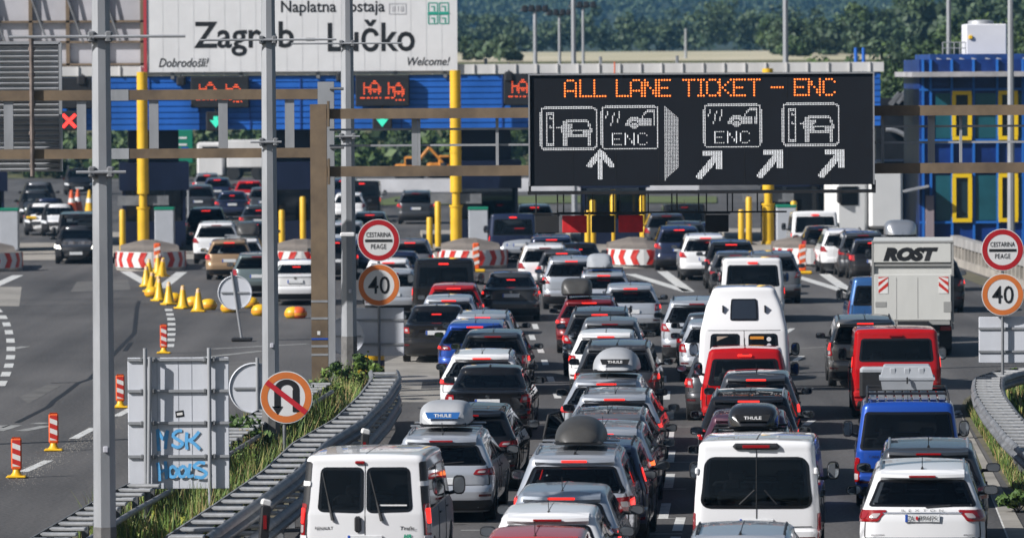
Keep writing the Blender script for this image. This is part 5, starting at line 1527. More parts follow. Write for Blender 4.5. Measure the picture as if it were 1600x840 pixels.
# ---------------------------------------------------------------- guard rails
RAILD = mat('backlit_guardrail', (.12, .125, .135), .6, .2, var=.4, scale=1.5)  # darker steel for the exit rail: its backlit shade put into the colour
def guardrail(name, label, path, spread, tiers, step=1.33, rung=.34, bm=None, right='beam'):
    """path: ground points of the centre line"""
    root = thing(name, label, 'guardrail', path[0])
    P = [p - path[0] for p in path]
    # resample
    acc = [0]
    for a, b in zip(P[:-1], P[1:]): acc.append(acc[-1] + (b - a).length)
    def along(s_):
        for i in range(len(P) - 1):
            if s_ <= acc[i + 1] or i == len(P) - 2:
                t = (s_ - acc[i]) / max(1e-6, acc[i + 1] - acc[i]); return P[i].lerp(P[i + 1], t), (P[i + 1] - P[i]).normalized()
    n = int(acc[-1] / .66); S = [along(acc[-1] * i / n) for i in range(n + 1)]
    nor = []
    for i in range(n + 1):
        d = (S[min(n, i + 1)][0] - S[max(0, i - 1)][0]); d.z = 0; d.normalize(); nor.append(Vector((d.y, -d.x, 0)))
    prof = [(0, -.155), (.035, -.15), (.08, -.10), (.08, -.06), (.012, -.015), (.012, .015), (.08, .06), (.08, .10), (.035, .15), (0, .155)]
    for sd in ((1, -1) if spread else (1,)):
        for z in tiers:
            mb = MB(); q = len(prof)
            if sd > 0 and right == 'tube':
                mb.path([S[i][0] + nor[i] * spread / 2 + Vector((0, 0, z - .05)) for i in range(0, n + 1, 3)], .05, 8); mb.build('rail_tube', RAILM, root, 50); continue
            for i in range(n + 1):
                for o, dz in prof:
                    c = S[i][0] + nor[i] * sd * (spread / 2 + o); mb.v.append((c.x, c.y, z + dz))
            for i in range(n):
                for k in range(q - 1):
                    f = (i * q + k, (i + 1) * q + k, (i + 1) * q + k + 1, i * q + k + 1); mb.f.append(f if sd < 0 else f[::-1]); mb.m.append(0)
            mb.build('rail_beam', bm or RAILM, root, 50)
    m_ = int(acc[-1] / step)
    pm = MB().box((0, 0, .42), (.10, .14, .92)).mesh('post', bm or RAILM)
    rm = MB().rbox((0, 0, 0), (max(.12, spread - .02), rung, .05), .012).mesh('spacer', mat('spacer_steel', (.36, .365, .37), .6, .1, var=.4, scale=3))
    for i in range(min(m_ + 1, 98)):
        c, d = along(i * step); rz = math.atan2(d.y, d.x) - PI / 2
        if i % 2 == 0: link('post', pm, root, (c.x, c.y, 0), (0, 0, rz))
        for z in tiers: 
            if spread: link('spacer', rm, root, (c.x, c.y, z + .13), (0, 0, rz))
    return root
def top_path(pts, z): return [Vector((p.x, p.y, 0)) for p in (gp(x, y, z) for x, y in pts)]
rp = top_path([(330, 850), (398, 801), (472, 745), (513, 702), (574, 664), (610, 626), (628, 598)], 1.02)
# centre line is half the spread to the left of the visible right beam
off = [p + Vector((-.34, 0, 0)) for p in rp] + [rp[-1] + Vector((-.45, 3, 0))]
guardrail('median_guardrail', 'two-tier double guardrail along the planted median beside the white van', off, .52, (1.0, .52), rung=.30)
rp2 = top_path([(-20, 885), (57, 840), (147, 787), (200, 760), (280, 714), (360, 668), (425, 632), (480, 600)], .8)
guardrail('exit_guardrail', 'dark backed guardrail along the exit road behind the graffiti panel', [p + Vector((.33, 0, 0)) for p in rp2], .56, (.72,), 1.0, .26, bm=RAILD, right='tube')
rp3 = top_path([(1690, 800), (1640, 758), (1600, 718), (1565, 685), (1535, 648), (1520, 622), (1519, 606), (1535, 592), (1570, 583), (1640, 574)], .78)
nv = [Vector((.38, .1, 0))] * 5 + [Vector((.36, -.1, 0)), Vector((.3, -.4, 0)), Vector((.1, -.5, 0)), Vector((0, -.5, 0)), Vector((0, -.5, 0))]
guardrail('kerbside_guardrail', 'sunlit curved guardrail on the grassy right verge', [p + q for p, q in zip(rp3, nv)], .55, (.70,), 1.0, .3)
rp4 = top_path([(1640, 640), (1600, 606), (1575, 592)], .75)

flat('median_soil', [[(-60, 930), (140, 790), (250, 735), (360, 682), (430, 650), (540, 605), (600, 600), (628, 632), (575, 700), (480, 770), (400, 840), (330, 930)]], SOIL, .012)
flat('verge_soil', [[(1500, 640), (1506, 625), (1530, 608), (1660, 600), (1700, 860), (1600, 800), (1540, 705)]], SOIL, .012)
flat('gravel_strip', [[(1503, 650), (1530, 700), (1580, 790), (1640, 900), (1600, 900), (1556, 790), (1520, 720)]], CONC_L, .016)
# grass and herbs
def inside(poly, x, y):
    r = False; j = len(poly) - 1
    for i in range(len(poly)):
        if (poly[i][1] > y) != (poly[j][1] > y) and x < (poly[j][0] - poly[i][0]) * (y - poly[i][1]) / (poly[j][1] - poly[i][1]) + poly[i][0]: r = not r
        j = i
    return r
def grass(name, poly, n, h0, h1, mats, wd=.018, clump=0.0):
    mb = MB(); xs = [p[0] for p in poly]; ys = [p[1] for p in poly]; k = 0
    while k < n:
        x, y = random.uniform(min(xs), max(xs)), random.uniform(min(ys), max(ys))
        if not inside(poly, x, y): continue
        p = gp(x, y); dens = noise.noise(Vector((p.x * .9, p.y * .35, 3))) 
        if clump and dens < random.uniform(-.5, .25): k += 1; continue
        h = random.uniform(h0, h1) * (1 + .7 * max(-.6, dens)); mi = random.choices(range(len(mats)), weights=[5, 4, 3, 2][:len(mats)])[0]
        a = random.uniform(0, 2 * PI); ln = random.uniform(.1, .5) * h; d = Vector((math.cos(a), math.sin(a), 0)); s_ = Vector((-d.y, d.x, 0)) * wd * random.uniform(.6, 1.5)
        b0 = Vector((p.x, p.y, .01)); b1 = b0 + d * ln * .35 + Vector((0, 0, h * .6)); b2 = b0 + d * ln + Vector((0, 0, h))
        mb.add([b0 - s_, b0 + s_, b1 + s_ * .7, b1 - s_ * .7, b2], [(0, 1, 2, 3), (3, 2, 4)], mi)
        k += 1
    return tag(mb.build(name, mats), kind='stuff')
HERB = [leafm('grass_green', (.14, .22, .035)), leafm('grass_dark', (.07, .13, .025)), leafm('grass_dry', (.36, .27, .11)), leafm('grass_pale', (.26, .30, .08))]
grass('median_grass', [(120, 870), (235, 800), (360, 705), (440, 655), (545, 605), (590, 605), (560, 640), (480, 715), (420, 765), (330, 840), (280, 870)], 17000, .2, .75, HERB, .011)
grass('verge_grass', [(1508, 640), (1530, 632), (1560, 690), (1620, 740), (1680, 800), (1640, 830), (1585, 770), (1545, 700)], 9000, .08, .30, HERB, .010)
grass('barrier_grass', [(1560, 600), (1640, 610), (1700, 700), (1640, 690), (1580, 640)], 1800, .2, .5, HERB)
def bush(px, py, w_, h_, lab, n=9, nl=60, sz=.07, mats=HERB, name='roadside_bush', grp='bushes on the median'):
    p = gp(px, py); b = thing(name, lab, 'bush', (p.x, p.y, 0), 0, grp)
    m = MB(); 
    for i in range(7):
        a = random.uniform(0, 2 * PI); m.tube((0, 0, 0), (math.cos(a) * w_ * .35, math.sin(a) * w_ * .35, h_ * .75), .012, 4, r1=.004)
    m.build('stems', BARK, b)
    m = MB(); crown(m, (0, 0, h_ * .52), w_ / 2, h_ * .5, n, nl, sz, (0, 1, 1)); m.build('foliage', mats, b)
for a in ((385, 735, 1.3, 1.0, 'dark leafy bush behind the graffiti panel edge', 12, 80), (355, 745, 1.0, .8, 'low dark bush under the graffiti panel'), (452, 705, .9, .75, 'green bush right of the no U-turn post'), (480, 668, 1.0, 1.05, 'tall herb bush in front of the brown gantry leg', 12), (508, 652, 1.0, 1.1, 'feathery bush right of the brown gantry leg', 12),
          (530, 628, .9, 1.0, 'bright bush between gantry leg and lamp post'), (566, 625, .8, 1.25, 'bright leafy climber beside the third lamp post', 12), (585, 608, .7, .8, 'small bush at the guardrail end'), (400, 720, .9, .6, 'low bush at the foot of the second lamp post'), (300, 838, .9, .5, 'dry grassy clump below the graffiti panel'), (440, 735, .8, .5, 'tuft beside the no U-turn post foot')):
    bush(*a)
random.seed(33)
spots = ((352, 752), (372, 720), (398, 742), (415, 705), (428, 722), (446, 690), (462, 700), (470, 684), (490, 672), (498, 690), (518, 660), (535, 645), (548, 640), (560, 618), (425, 690), (385, 770), (345, 800), (320, 822), (455, 672), (500, 640))
feat = ('beside the second lamp post foot', 'between the two guardrails', 'close to the double guardrail', 'towards the brown gantry leg')
for i, (x, y) in enumerate(spots):
    kind_ = ('pale stalky weed', 'broad leafy weed', 'dry brown weed', 'fresh green weed')[i % 4]
    w = thing('tall_weed', kind_ + ' growing among the median grass', 'weed', gp(x, y), 0, 'weeds on the median, ' + kind_)
    m = MB(); h_ = random.uniform(.55, 1.0)
    for k in range(9):
        a = random.uniform(0, 2 * PI); q = random.uniform(.1, .35); tip = Vector((math.cos(a) * q, math.sin(a) * q, h_ * random.uniform(.7, 1.1)))
        m.tube((0, 0, 0), tip * .6, .006, 4, r1=.004); m.tube(tip * .6, tip, .004, 4, r1=.002)
        for j in range(14): leaf_quad(m, tip * random.uniform(.35, 1.02) + rnd_dir() * .05, rnd_dir(), .03 if i % 4 != 1 else .05, 0)
    m.build('leaves', (HERB[3], HERB[0], HERB[2], HERB[0])[i % 4], w)
bush(1595, 690, .8, .4, 'grassy clump by the kerbside guardrail', grp='bushes on the verge'); bush(1590, 800, .7, .35, 'flowering clump on the sunny verge', grp='bushes on the verge'); bush(1590, 610, .9, .5, 'dark clump behind the kerbside guardrail', grp='bushes on the verge')
for px, py, h_, lab in ((240, 850, .62, 'tall yellow flower stalk nearest the thick lamp post'), (262, 862, .42, 'short yellow flower stalk between its two neighbours'), (283, 858, .5, 'yellow flower stalk nearest the graffiti panel')):
    p = gp(px, py); k = thing('yellow_flower_stalk', lab, 'plant', (p.x, p.y, 0), 0, 'yellow flower stalks')
    mb = MB(); z = 0; pts = [Vector((.03 * math.sin(i * 1.3), 0, h_ * i / 6)) for i in range(7)]; mb.path(pts, .02, 5)
    for i in range(60): leaf_quad(mb, pts[2 + i % 5] + rnd_dir() * .035, rnd_dir(), .03, 0)
    mb.build('stalk', mat('mullein_yellow', (.45, .45, .06), .7), k)

# ---------------------------------------------------------------- road signs
def disc(mb, r, y, c=(0, 0), r0=0.0, n=40, mi=0):
    for i in range(n):
        a, b = 2 * PI * i / n, 2 * PI * (i + 1) / n
        P = lambda q, t: (c[0] + q * math.cos(t), y, c[1] + q * math.sin(t))
        if r0 > 0: mb.add([P(r0, a), P(r, a), P(r, b), P(r0, b)], [(0, 1, 2, 3)], mi)
        else: mb.add([(c[0], y, c[1]), P(r, a), P(r, b)], [(0, 1, 2)], mi)
    return mb
def plate_disc(root, r, z, name, parent_y=-.05):
    b = MB(); b.lathe([(.001, 0), (r, 0), (r, .02), (.001, .025)], (0, 0, 0), 40, 'Y'); 
    return b.build(name, SIGNW, root, None, (0, parent_y, z))
def sign_post(root, h, r=.032): return MB().lathe([(r, 0), (r, h), (.001, h + .01)], n=12).build('post', GALV_D, root, 40)
def toll_disc(root, r, z):
    d = plate_disc(root, r, z, 'toll_disc')
    disc(MB(), r * .965, -.004, r0=r * .73).build('red_ring', SIGNRED, d)
    MB().box((0, -.006, -.02 * r), (r * 1.28, .006, r * .12)).build('black_bar', BLKPAINT, d)
    text('CESTARINA', (0, -.007, r * .26), r * 1.16, r * .23, BLKPAINT, d, bold=.004); text('PEAGE', (0, -.007, -r * .30), r * .72, r * .23, BLKPAINT, d, bold=.004, spacing=1.12)
def forty_disc(root, r, z):
    d = plate_disc(root, r, z, 'speed_limit_disc')
    disc(MB(), r * .965, -.004, r0=r * .73).build('orange_ring', ORANGE_FADED, d)
    text('40', (0, -.007, 0), r * 1.02, r * .84, BLKPAINT, d, bold=.004)
def back_panel(root, x0, x1, z0, z1, y=.12):
    p = MB().rbox(((x0 + x1) / 2, y, (z0 + z1) / 2), (x1 - x0, .04, z1 - z0), .01).build('panel_back', ALU, root)
    mb = MB()
    for q in (.25, .75): mb.box(((x0 + x1) / 2, y - .035, z0 + (z1 - z0) * q), (x1 - x0, .03, .05))
    mb.build('rib', GALV, p)
for pxs, pyb, c1, c2, pan, lab in ((593, 598, 375, 445, (555, 631, 481, 556), 'toll and forty sign post on the median with grey panel behind'), (1567, 645, 390, 460, (1530, 1612, 495, 567), 'toll and forty sign post on the right verge by the guardrail')):
    b = gp(pxs, pyb); rs = thing('road_sign', lab, 'road sign', (b.x, b.y, 0), 0, 'paired toll and speed limit signs')
    kk = b.y / FPX; zz_ = lambda py: at(pxs, py, b.y).z
    sign_post(rs, zz_(c1 - 30)); toll_disc(rs, 33 * kk, zz_(c1)); forty_disc(rs, 33 * kk, zz_(c2))
    back_panel(rs, at(pan[0], 500, b.y).x - b.x, at(pan[1], 500, b.y).x - b.x, zz_(pan[3]), zz_(pan[2]))
# no U-turn
b = gp(445, 741); nu = thing('road_sign', 'round no U-turn sign with orange ring on the median', 'road sign', (b.x, b.y, 0))
kk = b.y / FPX; r = 41 * kk; zc = at(450, 620, b.y).z; sign_post(nu, zc + r * .8, .034)
d = plate_disc(nu, r, zc, 'u_turn_disc'); d.location.x = .04
disc(MB(), r * .965, -.004, r0=r * .72).build('orange_ring', ORANGE_FADED, d)
mb = MB(); w_ = r * .13
def bar(x0, z0, x1, z1): mb.add([(x0, -.007, z0), (x1, -.007, z0), (x1, -.007, z1), (x0, -.007, z1)], [(0, 1, 2, 3)])
bar(r * .24, -r * .56, r * .50, r * .28); bar(-r * .46, -r * .40, -r * .22, r * .28)
for i in range(14):
    a, b_ = PI * i / 14, PI * (i + 1) / 14; cx = r * .02
    mb.add([(cx + q * math.cos(t), -.007, r * .28 + q * math.sin(t) * .85) for q, t in ((r * .24, a), (r * .48, a), (r * .48, b_), (r * .24, b_))], [(0, 1, 2, 3)])
mb.add([(-r * .55, -.007, -r * .34), (-r * .34, -.007, -r * .66), (-r * .13, -.007, -r * .34)], [(0, 1, 2)]); mb.build('u_arrow', BLKPAINT, d)
MB().box((0, -.011, 0), (r * 1.92, .004, r * .20), 0, Matrix.Rotation(R(38), 3, 'Y')).build('red_slash', SIGNRED2, d)
# seen from behind: round sign on the median and leaning one by the cones
def back_disc(px, py, rpx, pyb, pxb, lab, lean=0.0):
    b = gp(pxb, pyb); t = thing('road_sign', lab, 'road sign', (b.x, b.y, 0)); kk = b.y / FPX; zc = at(px, py, b.y).z
    p = MB().tube((0, 0, 0), (lean, 0, zc + rpx * kk * 1.2), .035, 10).build('post', GALV, t)
    dd = MB(); dd.lathe([(.001, .05), (rpx * kk, .05), (rpx * kk, .02), (rpx * kk * .96, .01), (rpx * kk * .95, .04), (.001, .04)], (at(px, py, b.y).x - b.x, 0, zc), 36, 'Y'); o = dd.build('disc_back', ALU, t, 40)
    MB().box((at(px, py, b.y).x - b.x, .02, zc), (rpx * kk * 1.6, .03, .04)).build('bracket', GALV, o)
    return t
back_disc(397, 606, 40, 705, 403, 'back of a round sign right of the graffiti panel')
t = back_disc(367, 457, 27, 533, 378, 'back of a round sign on a leaning post beyond the cones', -.28)
MB().rbox((0, 0, .06), (.6, .45, .1), .03).build('rubber_foot', BLACK, t)
mb_ = back_disc(540, 525, 30, 600, 541, 'back of a round sign half hidden between gantry leg and lamp post')
# graffiti panel
PYB = gp(230, 836).y; kk = PYB / FPX
pn = thing('graffiti_sign', 'back of a tall sign panel sprayed with blue graffiti', 'road sign', (at(279, 660, PYB).x, PYB, 0))
px_ = lambda px: (px - 279) * kk
pz_ = lambda py: at(279, py, PYB).z
MB().rbox((0, 0, (pz_(558) + pz_(763)) / 2), (158 * kk, .03, pz_(558) - pz_(763)), .008).build('panel', ALU, pn)
for py in (561, 610, 660, 712):
    MB().box((0, -.035, pz_(py)), (158 * kk, .04, .045)).build('rib', GALV, pn)
mb = MB()
for px in (226, 246, 279, 300): mb.box((px_(px), -.017, (pz_(558) + pz_(763)) / 2), (.008, .004, pz_(558) - pz_(763)))
mb.build('panel_joint', mat('alu_joint', (.36, .38, .42), .5), pn)
for px, dy in ((228, -.1), (236, -.17), (328, -.1)):
    top = 543 if px != 236 else 556
    MB().tube((px_(px) + (0 if px != 236 else -.05), dy, -.1), (px_(px), dy, pz_(top)), .034, 10).build('post', GALV, pn, 40)
mb = MB()
for py in (561, 610, 660, 712):
    for px in (222, 242, 321, 335): mb.rbox((px_(px), -.075, pz_(py)), (.05, .06, .075), .01)
mb.build('clamps', GALV_D, pn)
GRAF = mat('blue_spray', (.13, .46, .84), .6, var=.25, scale=12)
strk = [[(248, 703), (247, 690), (246, 670)], [(246, 670), (255, 685), (262, 672)], [(262, 672), (259, 690), (258, 700)], [(284, 672), (276, 673), (270, 680), (278, 686), (285, 692), (278, 698), (268, 694)],
        [(292, 675), (291, 690), (292, 701)], [(311, 674), (302, 684), (294, 688)], [(294, 686), (303, 692), (312, 701)],
        [(246, 722), (248, 735), (249, 750)], [(258, 720), (259, 735), (260, 747)], [(249, 737), (255, 734), (260, 732)], [(270, 727), (264, 733), (266, 743), (273, 743), (276, 734), (270, 727)], [(286, 727), (279, 733), (281, 743), (288, 742), (291, 733), (286, 727)],
        [(297, 724), (295, 735), (294, 743), (302, 742)], [(320, 723), (310, 722), (303, 728), (313, 732), (322, 738), (316, 745), (304, 744)]]
mb = MB()
def smooth(l):
    out = []
    for i in range(len(l) - 1):
        p0, p1, p2, p3 = l[max(0, i - 1)], l[i], l[i + 1], l[min(len(l) - 1, i + 2)]
        for q in range(6):
            t = q / 6
            out.append(tuple(.5 * (2 * p1[c] + (p2[c] - p0[c]) * t + (2 * p0[c] - 5 * p1[c] + 4 * p2[c] - p3[c]) * t * t + (3 * p1[c] - p0[c] - 3 * p2[c] + p3[c]) * t ** 3) for c in (0, 1)))
    return out + [l[-1]]
for k, line in enumerate(strk):
    line = smooth(line)
    for i_, ((ax, ay), (bx, by)) in enumerate(zip(line[:-1], line[1:])):
        yy = -.0208 - k * .0022 - i_ * .00006
        a = Vector((px_(ax), yy, pz_(ay))); b = Vector((px_(bx), yy, pz_(by))); dd = (b - a).normalized(); n_ = Vector((-dd.z, 0, dd.x)) * 2.5 * kk; ex_ = dd * .5 * kk
        mb.add([a - n_ - ex_, a + n_ - ex_, b + n_ + ex_, b - n_ + ex_], [(3, 2, 1, 0)])
mb.build('graffiti', GRAF, pn)
MB().box((px_(281), -.018, pz_(646)), (13 * kk, .004, 10 * kk), 0, Matrix.Rotation(R(-8), 3, 'Y')).build('sticker', BLKPAINT, pn)
MB().box((px_(281), -.021, pz_(646)), (9 * kk, .003, 4 * kk), 0, Matrix.Rotation(R(-8), 3, 'Y')).build('sticker', WHITER, pn)

# ---------------------------------------------------------------- red and white guide posts, cones, barrels
def guide(px, py, hpx, lab):
    p = gp(px, py); s_ = FPX / p.y; h = hpx / s_
    g = thing('guide_beacon', lab, 'guide beacon', (p.x, p.y, 0), random.uniform(-.08, .08), 'red and white guide beacons')
    MB().rbox((0, 0, .025), (.38, .36, .05), .02).build('foot', YEL_C, g); MB().lathe([(.12, .05), (.08, .10), (.06, .16), (.001, .16)], n=14).build('socket', YEL_C, g, 40)
    bo = MB(); w_ = .2; bo.rbox((0, 0, .14 + (h - .14) / 2), (w_, .05, h - .14), .045); b = bo.build('board', ORP, g)
    mb = MB(); z0, z1 = .22, h - .06; n = 5; st = (z1 - z0) / n
    mb.add([(-.075, -.027, z0), (.075, -.027, z0), (.075, -.027, z1), (-.075, -.027, z1)], [(0, 1, 2, 3)], 0)
    for i in range(0, n, 2):
        a0 = z0 + st * i; sl = st * .55
        mb.add([(-.075, -.029, min(z1, a0 + sl)), (.075, -.029, a0), (.075, -.029, min(z1, a0 + st)), (-.075, -.029, min(z1, a0 + st + sl))], [(0, 1, 2, 3)], 1)
    mb.build('stripes', [WHITER, REDP], b)
guide(26, 746, 64, 'red and white beacon nearest us on the exit road'); guide(84, 704, 60, 'red and white beacon second from us on the exit road'); guide(188, 637, 53, 'red and white beacon just right of the thick lamp post'); guide(256, 552, 46, 'red and white beacon above the graffiti panel by the dotted line')
cone0 = None
cl = ['nearest the chevron nose', 'leaning against the orange marker', 'at the top of the cluster', 'behind the cluster edge', 'in the middle of the heap', 'tilted in the heap', 'at the lower end of the heap', 'beside a yellow barrel', 'standing alone right of the heap', 'last of the row']
for i, ((px, py), tl_) in enumerate(zip(((247, 428), (253, 432), (233, 436), (229, 448), (236, 456), (249, 470), (246, 462), (264, 476), (286, 482), (310, 487)), cl)):
    p = gp(px, py); h_ = .74
    c = thing('traffic_cone', 'yellow traffic cone with pale band ' + tl_, 'traffic cone', (p.x, p.y, 0), random.uniform(0, 3), 'yellow cones at the lane split')
    MB().rbox((0, 0, .03), (.46, .46, .06), .02).build('base', YEL_C, c)
    MB().lathe([(.23, .05), (.17, .14), (.055, h_), (.03, h_ + .02), (.001, h_ + .02)], n=18).build('cone', YEL_C, c, 40)
    MB().lathe([(.078, .62), (.061, .735), (.03, .76)], n=18).build('pale_tip', mat('pale_orange_tip', (.75, .5, .3), .5), c, 40)
    if i in (1, 4, 6): c.rotation_euler = (R(14), R(-12), 1)
bl = ['pushed into the cone heap', 'behind the alone standing cone', 'right of the last cone', 'lying before the leaning round sign', 'at the foot of the leaning round sign', 'left of the brown gantry leg', 'beside the brown gantry leg, with orange cap', 'between lamp post and white saloon', 'under the cone heap']
for (px, py), tl_ in zip(((272, 474), (302, 480), (326, 484), (358, 488), (392, 481), (458, 497), (466, 497), (406, 493), (238, 464)), bl):
    p = gp(px, py); c = thing('warning_lamp_foot', 'round yellow weighted barrier foot ' + tl_, 'barrier foot', (p.x, p.y, 0), 0, 'yellow barrier feet on the road')
    MB().lathe([(.001, 0), (.2, .0), (.27, .08), (.27, .2), (.2, .32), (.08, .36), (.001, .37)], n=18).build('drum', YEL_C if 'orange' not in tl_ else ORP, c, 50)
    MB().lathe([(.275, .1), (.278, .14), (.275, .18)], n=18).build('band', mat('amber_band', (.75, .3, .02), .4), c, 50)
for px, py, lab, m_ in ((122, 330, 'orange cone standing in the closed lane beyond the booths', ORP), (140, 332, 'yellow orange drum in the closed lane beyond the booths', YEL_C), (112, 332, 'faded orange drum beside the orange cone', ORP)):
    p = gp(px, py); c = thing('works_cone', lab, 'traffic cone', (p.x, p.y, 0), 0)
    MB().lathe([(.4, 0), (.4, .05), (.28, .06), (.07, 1.25), (.001, 1.26)], n=16).build('cone', m_, c, 40); MB().lathe([(.2, .55), (.15, .8)], n=16).build('band', WHITER, c, 40)
# black delineators on the guardrail
for px, py, lab in ((567, 705, 'black delineator with white cap behind the white van'), (411, 822, 'black delineator with white cap low on the guardrail')):
    p = gp(px, py, 1.05); dl = thing('delineator', lab, 'delineator', (p.x + .02, p.y - .02, 0), .2, 'black delineators on the guardrail')
    MB().rbox((0, 0, 1.05), (.14, .10, .62), .02, 0, Matrix.Rotation(R(5), 3, 'Y')).build('post', BLACK, dl); MB().rbox((.03, 0, 1.40), (.15, .11, .10), .02, 0, Matrix.Rotation(R(14), 3, 'Y')).build('cap', WHITER, dl); MB().box((0, -.055, 1.12), (.05, .01, .2)).build('reflector', RED_LENS, dl)
# yellow crates behind the third lamp post
p = gp(575, 600); yb = thing('sand_barrel', 'yellow impact barrel standing behind the third lamp post', 'barrel', (p.x, p.y + 3, 0)); MB().lathe([(.3, 0), (.34, .05), (.34, .8), (.28, .86), (.001, .87)], n=20).build('drum', YEL_C, yb, 40); MB().lathe([(.345, .3), (.345, .45)], n=20).build('band', BLACK, yb, 40)
# ---------------------------------------------------------------- the queue
PM = dict(white=paint('white', (.76, .76, .77)), offwhite=paint('offwhite', (.66, .66, .66)), silver=paint('silver', (.55, .575, .62), .5, .32), grey=paint('grey', (.20, .205, .22), .5),
          dgrey=paint('dark_grey', (.055, .058, .065), .4), black=paint('black', (.010, .010, .012)), navy=paint('navy', (.012, .02, .06), .2), blue=paint('blue', (.012, .075, .42), .3), midblue=paint('mid_blue', (.03, .11, .30), .3),
          red=paint('red', (.34, .008, .010)), brightred=paint('bright_red', (.40, .006, .008)), dred=paint('dark_red', (.20, .008, .012), .2), tan=paint('tan', (.34, .22, .12), .2), plum=paint('plum', (.09, .03, .05), .3),
          faded=paint('faded_red', (.42, .05, .05)), bluesilver=paint('blue_silver', (.42, .46, .52), .5, .34), teal=paint('grey_green', (.16, .20, .20), .4), fawn=paint('fawn', (.16, .15, .14), .4), yellow=paint('yellow', (.75, .6, .02)))
NAMES = dict(hatch=('hatchback_car', 'car'), hatch_tall=('hatchback_car', 'car'), wagon=('estate_car', 'car'), suv=('suv_car', 'car'), mpv=('people_carrier', 'car'), sedan=('saloon_car', 'car'), van=('passenger_van', 'van'), lowvan=('passenger_van', 'van'), lcv=('small_van', 'van'), camper=('camper_van', 'camper van'))
GRP = 'vehicles queueing for the toll'
def car(kind, xc, yr, col, label, vp=None, zoff=0.0, sx=1.0, lit=None, **ov):
    if lit is None: lit = random.random() < .68
    loc, rz, ss = place(kind, xc, yr, vp, zoff)
    if ss < 47: ov.setdefault('far', True)
    n, c = NAMES[kind]
    root, s, d = vehicle(kind, n, label, c, loc, rz, PM[col], GRP, lit, **ov)
    if sx != 1.0: root.scale = (sx, 1, 1)
    return root, s
def rlabel(root, s, body, f, z, w_, h_, m, bold=.01, shear=0.0, nm='lettering', spacing=1.0):
    p = s.rear_pt(f, z); return text(body, p + Vector((0, -.010, 0)), w_, h_, m, root, nm, bold, shear, spacing=spacing)
BOXS = mat('roof_box_silver', (.46, .47, .49), .42, .2, var=.12, scale=2)
BOXG = mat('roof_box_grey', (.36, .38, .41), .5, var=.12, scale=2)
BOXB = mat('roof_box_black', (.016, .016, .017), .18, coat=.6)
BOXM = mat('roof_box_matt', (.055, .053, .05), .45, var=.3, scale=3)
LBL_BLUE = mat('label_blue', (.03, .15, .45), .45)
GREYL = mat('letter_grey', (.18, .18, .19), .4, .5)

# --- left lane, from us towards the booths
split = [[(-.70, 1.12), (-.02, 1.10), (-.02, 1.78), (-.69, 1.78)], [(.02, 1.10), (.70, 1.12), (.69, 1.78), (.02, 1.78)]]
r, s = car('van', 567, 704, 'white', 'white panel van with two rear door windows and black corner pillars', vp=1420, sx=1.0, hb=None, win_r=.09, lit=True, rear_windows=split, tl=[(.86, .76), (1.03, .76), (1.03, 1.24), (.86, 1.24)], aerial=False, badge=False)
for sg in (1, -1):
    q = [(sg * .83, .45), (sg * 1.06, .45), (sg * 1.04, 1.86), (sg * .83, 1.86)]
    if sg < 0: q = [q[1], q[0], q[3], q[2]]
    cp = patch(s, s.rear_pt, q, None, .006, .04, 0, 6, 10).build('corner_pillar', BLACK, r, 30)
    for z in (.70, 1.50):
        b = [(sg * .83, z), (sg * 1.07, z), (sg * 1.07, z + .07), (sg * .83, z + .07)]
        if sg < 0: b = [b[1], b[0], b[3], b[2]]
        patch(s, s.rear_pt, b, None, .02, .01, 0, 5, 2).build('hinge', WHITE, cp, 30)
mb = MB()
for i in range(12):
    z0, z1 = .5 + 1.32 * i / 12, .5 + 1.32 * (i + 1) / 12; mb.tube(s.rear_pt(0, z0), s.rear_pt(0, z1), .007, 4)
mb.build('door_gap', SEAM, r)
MB().rbox(s.rear_pt(-.10, .94) + Vector((0, -.02, 0)), (.10, .05, .24), .03).build('door_handle', BLACK, r)
for x0, z0, x1, z1 in ((-.66, 1.70, -.46, 1.0), (.07, 1.70, .24, .99)):
    a, b = s.rear_pt(x0, z0), s.rear_pt(x1, z1); k = Vector((0, -.03, 0))
    mb = MB(); mb.tube(a + k, a.lerp(b, .6) + k, .012, 5); mb.tube(a.lerp(b, .6) + k, b + k, .016, 5, r1=.03); mb.build('wiper', BLACK, r)
rlabel(r, s, 'RENAULT', -.58, .88, .27, .045, BLKPAINT); rlabel(r, s, 'Trafic', .60, .88, .22, .055, BLKPAINT, shear=.1); rlabel(r, s, 'HR', .60, .76, .12, .06, mat('sticker_green', (.01, .32, .18), .5), bold=.05, shear=.2)
rlabel(r, s, '- - -  - -', .30, 1.09, .38, .025, MATS['letter_white']) if False else None
MB().box(s.rear_pt(.36, 1.22) + Vector((.05, -.012, 0)), (.42, .004, .022)).build('window_sticker', MATS['letter_white'], r)
MB().rbox(s.rear_pt(-.08, 1.85) + Vector((0, -.02, 0)), (.15, .04, .05), .015).build('high_brake_light', RED_LENS, r)

